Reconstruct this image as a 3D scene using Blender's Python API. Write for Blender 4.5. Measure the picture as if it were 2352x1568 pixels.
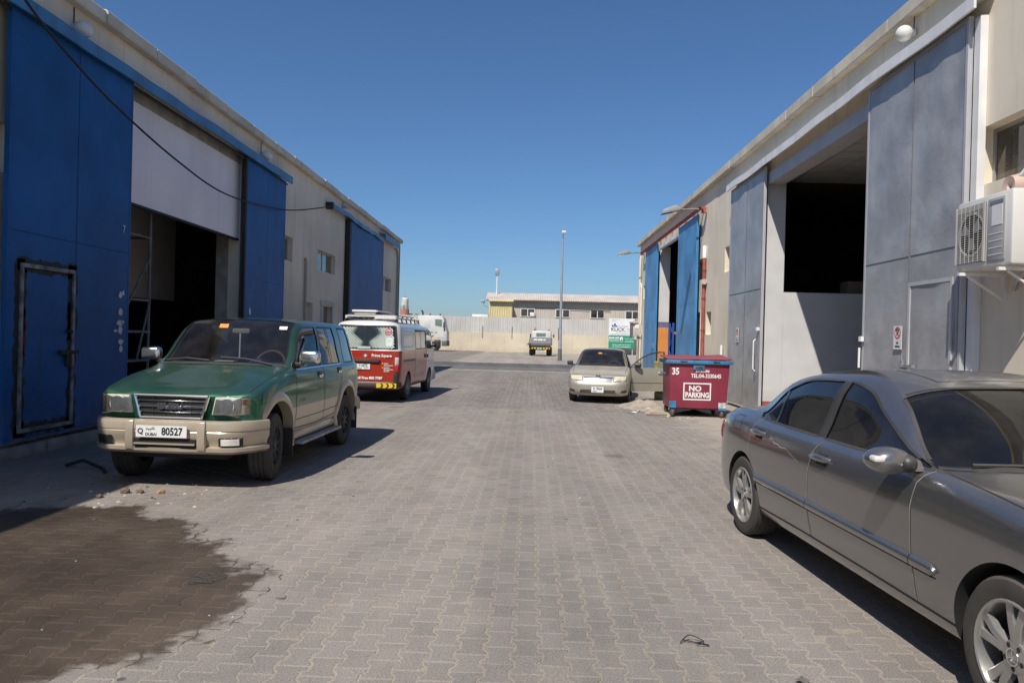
import bpy, bmesh, math, random
import numpy as np
from mathutils import Vector, Matrix
from mathutils.bvhtree import BVHTree

for o in list(bpy.data.objects): bpy.data.objects.remove(o)
SC = bpy.context.scene
COL = SC.collection
rnd = random.Random(7)
R = math.radians

# ------------------------------------------------------------------ camera, sky, sun, exposure
cd = bpy.data.cameras.new('camera'); cam = bpy.data.objects.new('camera', cd); COL.objects.link(cam)
cd.sensor_width = 36.0; cd.lens = 36.0 * 1700.0 / 2352.0
cd.clip_start = 0.1; cd.clip_end = 6000
cam.matrix_world = Matrix.Translation((0, 0, 1.63)) @ Matrix.Rotation(0.02435, 4, 'Z') @ Matrix.Rotation(math.pi / 2 - 0.00475, 4, 'X') @ Matrix.Rotation(0.026, 4, 'Z')
SC.camera = cam
LIGHT = Vector((0.345, 0.74, -1.0)).normalized()          # the way the sunlight travels
SUN_EL = math.asin(-LIGHT.z)
w = bpy.data.worlds.new('World'); SC.world = w; w.use_nodes = True
wn = w.node_tree
sky = wn.nodes.new('ShaderNodeTexSky'); sky.sky_type = 'NISHITA'; sky.sun_disc = False
sky.sun_elevation = SUN_EL; sky.sun_rotation = math.atan2(-LIGHT.x, -LIGHT.y)
sky.altitude = 0; sky.air_density = 1.0; sky.dust_density = 0.6; sky.ozone_density = 10.0
bg = wn.nodes['Background']; bg.inputs[1].default_value = 0.096
tint = wn.nodes.new('ShaderNodeVectorMath'); tint.operation = 'MULTIPLY'; tint.inputs[1].default_value = (0.95, 1.02, 1.05)   # white balance of the photograph
wn.links.new(sky.outputs[0], tint.inputs[0]); wn.links.new(tint.outputs[0], bg.inputs[0])
sl = bpy.data.lights.new('sun', 'SUN'); sl.energy = 5.0; sl.angle = R(0.53); sl.color = (1.0, 0.94, 0.86)
so = bpy.data.objects.new('sun', sl); COL.objects.link(so)
so.rotation_euler = LIGHT.to_track_quat('-Z', 'Y').to_euler(); so.location = (-10, -20, 30)
vs = SC.view_settings
vs.view_transform = 'Standard'; vs.look = 'None'; vs.gamma = 1; vs.use_curve_mapping = False; vs.exposure = 0.0

# ------------------------------------------------------------------ node helpers
def nd(nt, typ, ins=None, **props):
    n = nt.nodes.new(typ)
    for k, v in props.items(): setattr(n, k, v)
    for k, v in (ins or {}).items():
        s = n.inputs[k]
        if isinstance(v, bpy.types.NodeSocket): nt.links.new(v, s)
        else: s.default_value = v
    return n
def c4(c): return (c[0], c[1], c[2], 1.0)
def math_(nt, op, a, b=0.0, clamp=False):
    return nd(nt, 'ShaderNodeMath', {0: a, 1: b}, operation=op, use_clamp=clamp).outputs[0]
def mixc(nt, f, a, b, blend='MIX'):
    n = nt.nodes.new('ShaderNodeMix'); n.data_type = 'RGBA'; n.blend_type = blend
    for s, v in ((n.inputs[0], f), (n.inputs[6], a), (n.inputs[7], b)):
        if isinstance(v, bpy.types.NodeSocket): nt.links.new(v, s)
        else: s.default_value = v if not isinstance(v, (tuple, list)) else (c4(v) if len(v) == 3 else v)
    return n.outputs[2]
def ramp(nt, v, a, b, lo=0.0, hi=1.0):
    return nd(nt, 'ShaderNodeMapRange', {0: v, 1: a, 2: b, 3: lo, 4: hi}, interpolation_type='SMOOTHSTEP').outputs[0]
def noise(nt, vec, scale, detail=4, rough=0.55):
    return nd(nt, 'ShaderNodeTexNoise', {'Vector': vec, 'Scale': scale, 'Detail': detail, 'Roughness': rough}).outputs[0]
def vscale(nt, vec, s):
    return nd(nt, 'ShaderNodeVectorMath', {0: vec, 1: s}, operation='MULTIPLY').outputs[0]

DUST = (0.36, 0.31, 0.25)
MATS = {}
def mat(name, col, rough=0.6, metal=0.0, var=0.12, vsc=1.7, bump=0.0, bsc=60.0, dust=0.0, dsc=1.3, streak=0.0, scol=None,
        coat=0.0, spec=0.5, fine=0.0, low=0.0, dmin=0.25):
    """Principled surface with worn, uneven colour: broad noise, fine grain, vertical run-off streaks, settled dust."""
    if name in MATS: return MATS[name]
    m = bpy.data.materials.new(name); m.use_nodes = True; MATS[name] = m
    nt = m.node_tree; P = nt.nodes['Principled BSDF']
    geo = nd(nt, 'ShaderNodeNewGeometry'); pos = geo.outputs['Position']
    c = nd(nt, 'ShaderNodeRGB'); c.outputs[0].default_value = c4(col); c = c.outputs[0]
    if var:
        f = ramp(nt, noise(nt, pos, vsc, 5), 0.3, 0.7, 1 - var, 1 + var)
        c = nd(nt, 'ShaderNodeVectorMath', {0: c, 3: f}, operation='SCALE').outputs[0]
    if fine:
        f = ramp(nt, noise(nt, pos, 130, 3), 0.3, 0.7, 1 - fine, 1 + fine)
        c = nd(nt, 'ShaderNodeVectorMath', {0: c, 3: f}, operation='SCALE').outputs[0]
    rg = rough
    if streak:
        f = noise(nt, vscale(nt, pos, (5, 5, 0.35)), 1.0, 4)
        f = math_(nt, 'MULTIPLY', ramp(nt, f, 0.5, 0.75), streak)
        c = mixc(nt, f, c, scol or tuple(x * 0.45 for x in col))
    if low:      # splashed dirt on the lowest half metre
        z = nd(nt, 'ShaderNodeSeparateXYZ', {0: pos}).outputs[2]
        f = math_(nt, 'MULTIPLY', math_(nt, 'MULTIPLY', ramp(nt, z, 0.9, 0.1), ramp(nt, noise(nt, pos, 4, 5), 0.3, 0.65)), low)
        c = mixc(nt, f, c, (0.22, 0.19, 0.15))
    if dust:
        up = nd(nt, 'ShaderNodeSeparateXYZ', {0: geo.outputs['Normal']}).outputs[2]
        f = math_(nt, 'MULTIPLY_ADD', ramp(nt, up, -0.1, 0.95), 1.0 - dmin, clamp=True)
        nt.nodes[-1].inputs[2].default_value = dmin
        f = math_(nt, 'MULTIPLY', f, ramp(nt, noise(nt, pos, dsc, 6, 0.6), 0.2, 0.75, 0.45, 1.0))
        f = math_(nt, 'MULTIPLY', f, dust, clamp=True)
        c = mixc(nt, f, c, DUST)
        rg = ramp(nt, f, 0, 0.8, rough, 0.8)
        if metal: 
            mt = ramp(nt, f, 0, 0.8, metal, 0.0); nt.links.new(mt, P.inputs['Metallic'])
        if coat:
            ct = ramp(nt, f, 0.05, 0.6, coat, 0.0); nt.links.new(ct, P.inputs['Coat Weight'])
    nt.links.new(c, P.inputs['Base Color'])
    if isinstance(rg, bpy.types.NodeSocket): nt.links.new(rg, P.inputs['Roughness'])
    else: P.inputs['Roughness'].default_value = rg
    if not (dust and metal): P.inputs['Metallic'].default_value = metal
    if not (dust and coat): P.inputs['Coat Weight'].default_value = coat
    P.inputs['Coat Roughness'].default_value = 0.08
    P.inputs['Specular IOR Level'].default_value = spec
    if bump:
        b = nd(nt, 'ShaderNodeBump', {'Strength': 0.5, 'Distance': bump, 'Height': noise(nt, pos, bsc, 5, 0.6)})
        nt.links.new(b.outputs[0], P.inputs['Normal'])
    return m
def glass(name, tint=(0.5, 0.55, 0.55), dust=0.12, refl=1.0):
    """Thin pane: tinted see-through, mirror-like at grazing angles, a film of dust."""
    if name in MATS: return MATS[name]
    m = bpy.data.materials.new(name); m.use_nodes = True; MATS[name] = m
    nt = m.node_tree; nt.nodes.clear()
    out = nd(nt, 'ShaderNodeOutputMaterial')
    tr = nd(nt, 'ShaderNodeBsdfTransparent', {0: c4(tint)})
    gl = nd(nt, 'ShaderNodeBsdfGlossy', {'Color': (1, 1, 1, 1), 'Roughness': 0.03})
    fr = nd(nt, 'ShaderNodeFresnel', {'IOR': 1.5})
    k = math_(nt, 'MULTIPLY', fr.outputs[0], 1.6 * refl, clamp=True)
    mx = nd(nt, 'ShaderNodeMixShader', {0: k, 1: tr.outputs[0], 2: gl.outputs[0]})
    df = nd(nt, 'ShaderNodeBsdfDiffuse', {0: c4(DUST)})
    pos = nd(nt, 'ShaderNodeNewGeometry').outputs['Position']
    f = ramp(nt, noise(nt, pos, 3.0, 6, 0.65), 0.3, 0.75, dust * 0.4, dust * 1.5)
    mx2 = nd(nt, 'ShaderNodeMixShader', {0: f, 1: mx.outputs[0], 2: df.outputs[0]})
    nt.links.new(mx2.outputs[0], out.inputs[0])
    return m

# ------------------------------------------------------------------ mesh helpers
class MB:
    def __init__(s): s.v = []; s.f = []; s.m = []
    def add(s, vs, fs, mi=0):
        b = len(s.v); s.v += [tuple(p) for p in vs]; s.f += [tuple(i + b for i in f) for f in fs]; s.m += [mi] * len(fs); return s
    def box(s, x0, x1, y0, y1, z0, z1, mi=0):
        return s.add([(x0, y0, z0), (x1, y0, z0), (x1, y1, z0), (x0, y1, z0), (x0, y0, z1), (x1, y0, z1), (x1, y1, z1), (x0, y1, z1)],
                     [(0, 3, 2, 1), (4, 5, 6, 7), (0, 1, 5, 4), (1, 2, 6, 5), (2, 3, 7, 6), (3, 0, 4, 7)], mi)
    def bar(s, p, q, w, h=None, mi=0, up=(0, 0, 1)):
        p, q = Vector(p), Vector(q); h = w if h is None else h
        d = (q - p).normalized(); u = Vector(up)
        if abs(d.dot(u)) > 0.98: u = Vector((1, 0, 0))
        a = d.cross(u).normalized() * w / 2; b = a.cross(d).normalized() * h / 2
        vs = [p - a - b, p + a - b, p + a + b, p - a + b, q - a - b, q + a - b, q + a + b, q - a + b]
        return s.add(vs, [(0, 1, 2, 3), (7, 6, 5, 4), (0, 4, 5, 1), (1, 5, 6, 2), (2, 6, 7, 3), (3, 7, 4, 0)], mi)
    def tube(s, pts, r, n=8, mi=0, caps=True):
        pts = [Vector(p) for p in pts]; rs = r if isinstance(r, (list, tuple)) else [r] * len(pts)
        rings = []; prev = None
        for i, p in enumerate(pts):
            d = (pts[min(i + 1, len(pts) - 1)] - pts[max(i - 1, 0)]).normalized()
            if prev is None: a = d.orthogonal().normalized()
            else: a = (prev - d * prev.dot(d)).normalized()
            prev = a; b = d.cross(a)
            rings.append([p + (a * math.cos(t) + b * math.sin(t)) * rs[i] for t in [2 * math.pi * k / n for k in range(n)]])
        vs = [q for rg in rings for q in rg]; fs = []
        for i in range(len(pts) - 1):
            for k in range(n): fs.append((i * n + k, i * n + (k + 1) % n, (i + 1) * n + (k + 1) % n, (i + 1) * n + k))
        if caps: fs += [tuple(range(n))[::-1], tuple((len(pts) - 1) * n + k for k in range(n))]
        return s.add(vs, fs, mi)
    def lathe(s, prof, c=(0, 0, 0), axis='x', n=28, mi=0, closed=False):
        """prof = [(along axis, radius)]"""
        c = Vector(c); vs = []; fs = []; k = len(prof)
        for j in range(n):
            t = 2 * math.pi * j / n; ct, st = math.cos(t), math.sin(t)
            for a, r in prof:
                p = {'x': (a, r * ct, r * st), 'y': (r * st, a, r * ct), 'z': (r * ct, r * st, a)}[axis]
                vs.append(c + Vector(p))
        for j in range(n):
            j2 = (j + 1) % n
            for i in range(k if closed else k - 1):
                i2 = (i + 1) % k; fs.append((j * k + i, j * k + i2, j2 * k + i2, j2 * k + i))
        return s.add(vs, fs, mi)
    def prism(s, poly, f0, f1, mi=0):
        """poly: list of points; f0,f1 map a point to its two 3-D ends"""
        n = len(poly); vs = [f0(p) for p in poly] + [f1(p) for p in poly]
        fs = [tuple(range(n))[::-1], tuple(range(n, 2 * n))] + [(i, (i + 1) % n, n + (i + 1) % n, n + i) for i in range(n)]
        return s.add(vs, fs, mi)
    def grid(s, fn, nu, nv, mi=0):
        vs = [fn(i / nu, j / nv) for i in range(nu + 1) for j in range(nv + 1)]
        fs = [(i * (nv + 1) + j, (i + 1) * (nv + 1) + j, (i + 1) * (nv + 1) + j + 1, i * (nv + 1) + j + 1) for i in range(nu) for j in range(nv)]
        return s.add(vs, fs, mi)
    def build(s, name, mats, parent=None, smooth=False, bevel=0.0, recalc=True, world=False, seg=2, sharp=None):
        if not isinstance(mats, (list, tuple)): mats = [mats]
        me = bpy.data.meshes.new(name); me.from_pydata(s.v, [], s.f); me.update()
        for i, p in enumerate(me.polygons): p.material_index = s.m[i]
        if recalc or bevel:
            bm = bmesh.new(); bm.from_mesh(me)
            bmesh.ops.remove_doubles(bm, verts=bm.verts, dist=1e-6)
            if recalc: bmesh.ops.recalc_face_normals(bm, faces=bm.faces)
            if bevel: bmesh.ops.bevel(bm, geom=[e for e in bm.edges if len(e.link_faces) == 2 and e.calc_face_angle(0) > 0.5], offset=bevel, segments=seg, profile=0.5, affect='EDGES', clamp_overlap=True)
            bm.to_mesh(me); bm.free()
        for m in mats: me.materials.append(m)
        return finish(name, me, parent, smooth or bevel > 0, world, sharp)
def finish(name, me, parent=None, smooth=False, world=False, sharp=None):
    if smooth:
        me.shade_smooth()
        try: me.set_sharp_from_angle(angle=R(sharp if sharp else 38))
        except Exception: pass
    off = None
    if parent is None:
        co = np.empty(len(me.vertices) * 3); me.vertices.foreach_get('co', co); co = co.reshape(-1, 3)
        off = Vector(((co[:, 0].min() + co[:, 0].max()) / 2, (co[:, 1].min() + co[:, 1].max()) / 2, co[:, 2].min()))
        me.transform(Matrix.Translation(-off))
    o = bpy.data.objects.new(name, me); COL.objects.link(o)
    if off is not None: o.location = off
    else:
        o.parent = parent
        if world and parent.type == 'EMPTY': o.matrix_parent_inverse = Matrix.Translation(-parent.location)
    return o
def tag(o, label=None, cat=None, group=None, kind=None):
    if label: o['label'] = label
    if cat: o['category'] = cat
    if group: o['group'] = group
    if kind: o['kind'] = kind
    return o
def thing(name, label, cat, loc=(0, 0, 0), rz=0.0, group=None):
    o = bpy.data.objects.new(name, None); COL.objects.link(o); o.empty_display_size = 0.3
    o.location = loc; o.rotation_euler = (0, 0, rz)
    return tag(o, label, cat, group)
def text(body, size, m, parent, org, ex, ey, name='lettering', align='CENTER', sx=1.0, ext=0.0006, bold=0.0, world=False):
    """flat painted or cut-out letters: org = anchor point, ex = reading direction, ey = letter up"""
    cu = bpy.data.curves.new(name, 'FONT'); cu.body = body; cu.size = size; cu.align_x = align; cu.align_y = 'CENTER'
    cu.extrude = ext; cu.offset = bold; cu.resolution_u = 3
    t = bpy.data.objects.new('tmp', cu); COL.objects.link(t)
    dg = bpy.context.evaluated_depsgraph_get(); me = bpy.data.meshes.new_from_object(t.evaluated_get(dg))
    bpy.data.objects.remove(t); bpy.data.curves.remove(cu)
    ex = Vector(ex).normalized(); ey = Vector(ey).normalized(); n = ex.cross(ey)
    M4 = Matrix(((ex.x * sx, ey.x, n.x, org[0]), (ex.y * sx, ey.y, n.y, org[1]), (ex.z * sx, ey.z, n.z, org[2]), (0, 0, 0, 1)))
    me.transform(M4); me.materials.clear(); me.materials.append(m); me.name = name
    return finish(name, me, parent, False, world)
def copy_tree(o, parent=None):
    c = o.copy(); COL.objects.link(c); c.parent = parent
    for ch in list(o.children): copy_tree(ch, c)
    return c
def wall_holes(mb, x_out, x_in, y0, y1, z0, z1, holes, mi=0):
    """a wall slab in the plane X with rectangular openings (ya,yb,za,zb) and their reveals"""
    ys = sorted({y0, y1, *[h[0] for h in holes], *[h[1] for h in holes]}); zs = sorted({z0, z1, *[h[2] for h in holes], *[h[3] for h in holes]})
    ys = [y for y in ys if y0 <= y <= y1]; zs = [z for z in zs if z0 <= z <= z1]
    def hole(a, b): return any(h[0] - 1e-6 <= a <= h[1] + 1e-6 and h[2] - 1e-6 <= b <= h[3] + 1e-6 for h in holes)
    S = {(i, j): not hole((ys[i] + ys[i + 1]) / 2, (zs[j] + zs[j + 1]) / 2) for i in range(len(ys) - 1) for j in range(len(zs) - 1)}
    def q(*p): mb.add(p, [(0, 1, 2, 3)], mi)
    for (i, j), s in S.items():
        if not s: continue
        a, b, c, d = ys[i], ys[i + 1], zs[j], zs[j + 1]
        for x in (x_out, x_in): q((x, a, c), (x, b, c), (x, b, d), (x, a, d))
        for (ii, jj, p) in ((i - 1, j, ((a, c), (a, d))), (i + 1, j, ((b, c), (b, d))), (i, j - 1, ((a, c), (b, c))), (i, j + 1, ((a, d), (b, d)))):
            if not S.get((ii, jj), False):
                (u, v), (u2, v2) = p; q((x_out, u, v), (x_out, u2, v2), (x_in, u2, v2), (x_in, u, v))
# ------------------------------------------------------------------ ground, road, paved lane
def ground_mat(name, col, col2, kind):
    """dusty ground; kind: 'sand' 'road' 'bed' 'paver' 'pavers' (paver tone per object / per loose piece)"""
    m = bpy.data.materials.new(name); m.use_nodes = True; nt = m.node_tree; P = nt.nodes['Principled BSDF']
    pos = nd(nt, 'ShaderNodeNewGeometry').outputs['Position']
    sx, sy, sz = nd(nt, 'ShaderNodeSeparateXYZ', {0: pos}).outputs
    big = noise(nt, pos, 0.35, 6, 0.6)
    c = mixc(nt, ramp(nt, big, 0.32, 0.68), col, col2)
    if kind in ('paver', 'pavers'):
        t = nd(nt, 'ShaderNodeObjectInfo').outputs['Random'] if kind == 'paver' else nd(nt, 'ShaderNodeNewGeometry').outputs['Random Per Island']
        f = nd(nt, 'ShaderNodeMapRange', {0: t, 1: 0, 2: 1, 3: 0.90, 4: 1.08}).outputs[0]
        c = nd(nt, 'ShaderNodeVectorMath', {0: c, 3: f}, operation='SCALE').outputs[0]
    mid = noise(nt, pos, 2.2, 6, 0.65)
    c = mixc(nt, ramp(nt, mid, 0.42, 0.75, 0.08, 0.5), c, (0.335, 0.295, 0.245))
    trk = noise(nt, vscale(nt, pos, (1.1, 0.07, 1)), 1.0, 4)      # wheel tracks worn along the lane
    c = nd(nt, 'ShaderNodeVectorMath', {0: c, 3: ramp(nt, trk, 0.3, 0.7, 0.86, 1.10)}, operation='SCALE').outputs[0]
    g = noise(nt, pos, 110, 3)
    c = nd(nt, 'ShaderNodeVectorMath', {0: c, 3: ramp(nt, g, 0.28, 0.72, 0.72, 1.28)}, operation='SCALE').outputs[0]
    # old oil spots
    v = nd(nt, 'ShaderNodeTexVoronoi', {'Vector': nd(nt, 'ShaderNodeVectorMath', {0: pos, 1: vscale(nt, nd(nt, 'ShaderNodeTexNoise', {'Vector': pos, 'Scale': 5.0}).outputs[1], (0.25, 0.25, 0))}, operation='ADD').outputs[0], 'Scale': 0.55, 'Randomness': 1.0})
    spot = math_(nt, 'MULTIPLY', ramp(nt, v.outputs[0], 0.12, 0.05), 0.55)
    c = mixc(nt, spot, c, (0.10, 0.085, 0.07))
    v2 = nd(nt, 'ShaderNodeTexVoronoi', {'Vector': pos, 'Scale': 2.3, 'Randomness': 1.0})
    pick = nd(nt, 'ShaderNodeSeparateXYZ', {0: v2.outputs[1]}).outputs[0]
    drop = math_(nt, 'MULTIPLY', ramp(nt, v2.outputs[0], 0.065, 0.04), ramp(nt, pick, 0.70, 0.72, 0, 0.75))
    c = mixc(nt, drop, c, (0.07, 0.06, 0.055))
    rough = 0.88
    if kind in ('bed', 'paver', 'pavers', 'sand'):
        # drifted sand along the right-hand wall and behind the skip
        side = math_(nt, 'MULTIPLY', ramp(nt, math_(nt, 'ADD', sx, math_(nt, 'MULTIPLY', mid, 2.4)), 4.0, 5.0), ramp(nt, sy, 9.0, 13.0))
        c = mixc(nt, math_(nt, 'MULTIPLY', side, 0.75), c, (0.40, 0.35, 0.285))
        # trodden dirt under the left wall
        lft = ramp(nt, math_(nt, 'SUBTRACT', sx, math_(nt, 'MULTIPLY', mid, 1.6)), -5.6, -6.3)
        c = mixc(nt, math_(nt, 'MULTIPLY', lft, 0.7), c, (0.17, 0.145, 0.12))
        # wet patch left of the lane, with ragged edges running along the joints
        wn_ = math_(nt, 'ADD', math_(nt, 'MULTIPLY', math_(nt, 'SUBTRACT', noise(nt, pos, 1.6, 5, 0.6), 0.5), 0.95),
                    math_(nt, 'MULTIPLY', math_(nt, 'SUBTRACT', noise(nt, pos, 9.0, 4), 0.5), 0.32))
        d = None
        for (a, b, k) in ((0.73, 0.68, 2.03), (0.99, 0.12, -1.10), (0.69, -0.73, -3.98), (0.0, -1.0, -3.25), (-0.25, 0.97, 7.45)):
            e = math_(nt, 'SUBTRACT', math_(nt, 'ADD', math_(nt, 'MULTIPLY', sx, a), math_(nt, 'MULTIPLY', sy, b)), k)
            d = e if d is None else math_(nt, 'MAXIMUM', d, e)
        d = math_(nt, 'ADD', d, wn_)
        wet = ramp(nt, d, 0.07, -0.10)
        if kind == 'bed': wet = ramp(nt, d, 0.13, 0.03)
        dk = mixc(nt, ramp(nt, noise(nt, pos, 0.9, 5), 0.35, 0.7), (0.22, 0.185, 0.152), (0.42, 0.36, 0.30))
        c = mixc(nt, wet, c, mixc(nt, 1.0, c, dk, 'MULTIPLY'))
        rough = ramp(nt, wet, 0, 1, 0.88, 0.42)
    nt.links.new(c, P.inputs['Base Color'])
    if isinstance(rough, bpy.types.NodeSocket): nt.links.new(rough, P.inputs['Roughness'])
    else: P.inputs['Roughness'].default_value = rough
    P.inputs['Specular IOR Level'].default_value = 0.3
    b = nd(nt, 'ShaderNodeBump', {'Strength': 0.55, 'Distance': 0.006, 'Height': noise(nt, pos, 90 if kind != 'sand' else 14, 6, 0.7)})
    nt.links.new(b.outputs[0], P.inputs['Normal'])
    return m

g = MB(); n = 60
xs = [-2500, -900, -300, -120] + [(-60 + 4 * i) for i in range(31)] + [120, 300, 900, 2500]
ys = [-1500, -400, -100, -30] + [(-10 + 4 * i) for i in range(27)] + [130, 200, 400, 1200, 4000]
def gz(x, y):
    if -8 < x < 9 and y < 39 or 35 < y < 51: return -0.016
    return -0.016 + (0.05 * math.sin(x * 0.7 + y * 0.31) * math.sin(y * 0.45 - x * 0.2) if 53 < y < 110 and abs(x) < 60 else 0)
g.add([(x, y, gz(x, y)) for x in xs for y in ys],
      [(i * len(ys) + j, (i + 1) * len(ys) + j, (i + 1) * len(ys) + j + 1, i * len(ys) + j + 1) for i in range(len(xs) - 1) for j in range(len(ys) - 1)])
tag(g.build('ground', ground_mat('sandy_ground', (0.37, 0.325, 0.265), (0.30, 0.26, 0.21), 'sand'), smooth=True), kind='structure')
g = MB().box(-300, 300, 37.4, 47.6, -0.05, -0.008)
tag(g.build('cross_road', ground_mat('asphalt', (0.10, 0.098, 0.095), (0.14, 0.132, 0.122), 'road')), kind='structure')
g = MB().box(-300, 300, 42.3, 47.55, -0.02, -0.003)
tag(g.build('road_surface_strip', ground_mat('new_asphalt', (0.060, 0.062, 0.068), (0.075, 0.075, 0.078), 'road')), kind='structure')

PXP, PYP, AA, DD, GAP = 0.142, 0.205, 0.034, 0.0125, 0.0050
def paver_outline(s=GAP):
    h = PYP / 2; w_, n_ = PXP / 2 + DD - s, PXP / 2 - DD - s
    r = [(w_, -h + s), (w_, -h + AA), (n_, -AA), (n_, AA), (w_, h - AA), (w_, h - s)]
    return r + [(-x, y) for x, y in reversed(r)]
lane = MB()
lane.box(-6.22, 5.62, -4.0, 36.2, -0.012, -0.0012)
lane = tag(lane.build('paved_lane', ground_mat('joint_sand', (0.335, 0.288, 0.232), (0.30, 0.26, 0.21), 'bed')), kind='structure')
OUT = paver_outline(); INN = paver_outline(GAP + 0.004)
centres = []
iv = cam.matrix_world.inverted()
for i in range(-43, 39):
    for j in range(4, 176):
        x = i * PXP + 0.02; y = j * PYP + (PYP / 2 if i % 2 else 0)
        x += 0.004 * math.sin(y * 2.1 + i); 
        if not -6.18 < x < 5.45: continue
        q = iv @ Vector((x, y, 0)); u, v = q.x / -q.z * 1700, q.y / -q.z * 1700
        near = q.z < 0 and abs(u) < 1190 and abs(v) < 790 and not (x > 1.75 + (6.0 - y) * 0.06 and y < 7)
        centres.append((x, y, near))
cand = sorted([c for c in centres if c[2]], key=lambda c: c[1])[:300]
single = {(c[0], c[1]) for c in cand}
mb = MB(); n = 12
mb.add([(x, y, -0.0022) for x, y in OUT] + [(x, y, 0.0) for x, y in INN] + [(x, y, -0.05) for x, y in OUT],
       [tuple(range(n, 2 * n))] + [(i, (i + 1) % n, n + (i + 1) % n, n + i) for i in range(n)] + [(2 * n + i, 2 * n + (i + 1) % n, (i + 1) % n, i) for i in range(n)])
pm = ground_mat('paver_concrete', (0.255, 0.228, 0.207), (0.222, 0.200, 0.183), 'paver')
proto = mb.build('paver', pm, lane)
lane_inv = Matrix.Translation(-lane.location)
k = 0
for (x, y, _) in cand:
    o = proto if k == 0 else proto.copy()
    if k: COL.objects.link(o)
    o.matrix_parent_inverse = lane_inv
    o.location = (x, y, rnd.uniform(-0.0006, 0.0016)); o.rotation_euler = (rnd.gauss(0, 0.006), rnd.gauss(0, 0.006), rnd.gauss(0, 0.008) + (math.pi if rnd.random() < .5 else 0))
    k += 1
V = []; F = []
for (x, y, _) in centres:
    if (x, y) in single: continue
    z = rnd.uniform(-0.0006, 0.0016); ax, ay, a = rnd.gauss(0, .006), rnd.gauss(0, .006), rnd.gauss(0, .007); b = len(V)
    ca, sa = math.cos(a), math.sin(a)
    full = y < 17
    for px, py in (INN if full else OUT): V.append((x + px * ca - py * sa, y + px * sa + py * ca, z + px * ax + py * ay))
    F.append(tuple(range(b, b + n)))
    if full:
        for px, py in OUT: V.append((x + px * ca - py * sa, y + px * sa + py * ca, z - 0.0025 + px * ax + py * ay))
        for px, py in OUT: V.append((x + px * ca - py * sa, y + px * sa + py * ca, -0.02))
        F += [(b + n + i, b + n + (i + 1) % n, b + (i + 1) % n, b + i) for i in range(n)] + [(b + 2 * n + i, b + 2 * n + (i + 1) % n, b + n + (i + 1) % n, b + n + i) for i in range(n)]
me = bpy.data.meshes.new('pavers'); me.from_pydata(V, [], F); me.update()
me.materials.append(ground_mat('paver_concrete_field', (0.255, 0.228, 0.207), (0.222, 0.200, 0.183), 'pavers'))
o = finish('pavers', me, lane); o.matrix_parent_inverse = lane_inv; tag(o, kind='stuff')

# spilled water lying on the wet stones
mb = MB(); q = []
for k in range(40):
    a = 2 * math.pi * k / 40; r = 0.085 * (1 + 0.22 * math.sin(2 * a + 1) + 0.10 * math.sin(5 * a) + .05 * math.sin(9 * a + 2))
    q.append((-2.08 + r * 1.1 * math.cos(a), 4.80 + r * 1.5 * math.sin(a), 0.0032))
mb.add(q, [tuple(range(40))])
wm = bpy.data.materials.new('standing_water'); wm.use_nodes = True; nt = wm.node_tree; P = nt.nodes['Principled BSDF']
P.inputs['Base Color'].default_value = (0.085, 0.075, 0.062, 1); P.inputs['Roughness'].default_value = 0.03
b = nd(nt, 'ShaderNodeBump', {'Strength': 1.0, 'Distance': 0.03, 'Height': noise(nt, nd(nt, 'ShaderNodeNewGeometry').outputs['Position'], 28, 4)}); nt.links.new(b.outputs[0], P.inputs['Normal'])
tag(mb.build('puddle', wm), kind='structure')
# ------------------------------------------------------------------ the two warehouses
from mathutils import noise as MN
stucco_l = mat('cream_render', (0.74, 0.65, 0.52), 0.9, var=0.10, vsc=0.7, bump=0.004, bsc=120, streak=0.25, scol=(0.26, 0.22, 0.17), fine=0.05, low=0.6, spec=0.2)
stucco_r = mat('pale_render', (0.74, 0.655, 0.52), 0.9, var=0.08, vsc=0.7, bump=0.004, bsc=120, streak=0.22, scol=(0.33, 0.28, 0.22), fine=0.05, low=0.5, spec=0.2)
cornice_m = mat('cornice_concrete', (0.58, 0.53, 0.43), 0.85, var=0.14, vsc=1.2, streak=0.3, scol=(0.25, 0.22, 0.18), fine=0.05, spec=0.25)
blue_m = mat('blue_door_paint', (0.007, 0.092, 0.29), 0.55, var=0.2, vsc=0.8, bump=0.03, bsc=2.4, streak=0.45, scol=(0.025, 0.07, 0.14), dust=0.04, dsc=1.0, spec=0.25, low=0.4)
blue2_m = mat('faded_blue_door_paint', (0.06, 0.25, 0.50), 0.5, var=0.25, vsc=0.9, bump=0.003, bsc=6, streak=0.35, scol=(0.17, 0.24, 0.36), dust=0.15, dsc=1.5, low=0.4)
blue_hood_m = mat('blue_hood_paint', (0.040, 0.18, 0.38), 0.5, var=0.2, vsc=2, streak=0.5, scol=(0.07, 0.09, 0.12), dust=0.2, bump=0.004, bsc=8)
grey_m = mat('grey_door_paint', (0.345, 0.345, 0.35), 0.36, var=0.16, vsc=1.3, metal=0.12, streak=0.25, scol=(0.24, 0.235, 0.23), dust=0.12, bump=0.035, bsc=2.6, low=0.6)
grey_trim_m = mat('grey_trim_paint', (0.43, 0.43, 0.44), 0.5, var=0.08, dust=0.1)
white_trim = mat('white_trim_paint', (0.74, 0.73, 0.71), 0.55, var=0.08, streak=0.2, dust=0.1)
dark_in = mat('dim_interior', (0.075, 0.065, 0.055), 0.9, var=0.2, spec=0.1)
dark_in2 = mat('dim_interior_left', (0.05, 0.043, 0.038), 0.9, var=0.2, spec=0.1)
white_wall = mat('white_render', (0.58, 0.575, 0.565), 0.85, var=0.06, vsc=1.5, bump=0.003, bsc=80, low=0.3, spec=0.2)
board_m = mat('white_board', (0.84, 0.79, 0.80), 0.7, var=0.05, vsc=0.8, streak=0.12)
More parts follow.
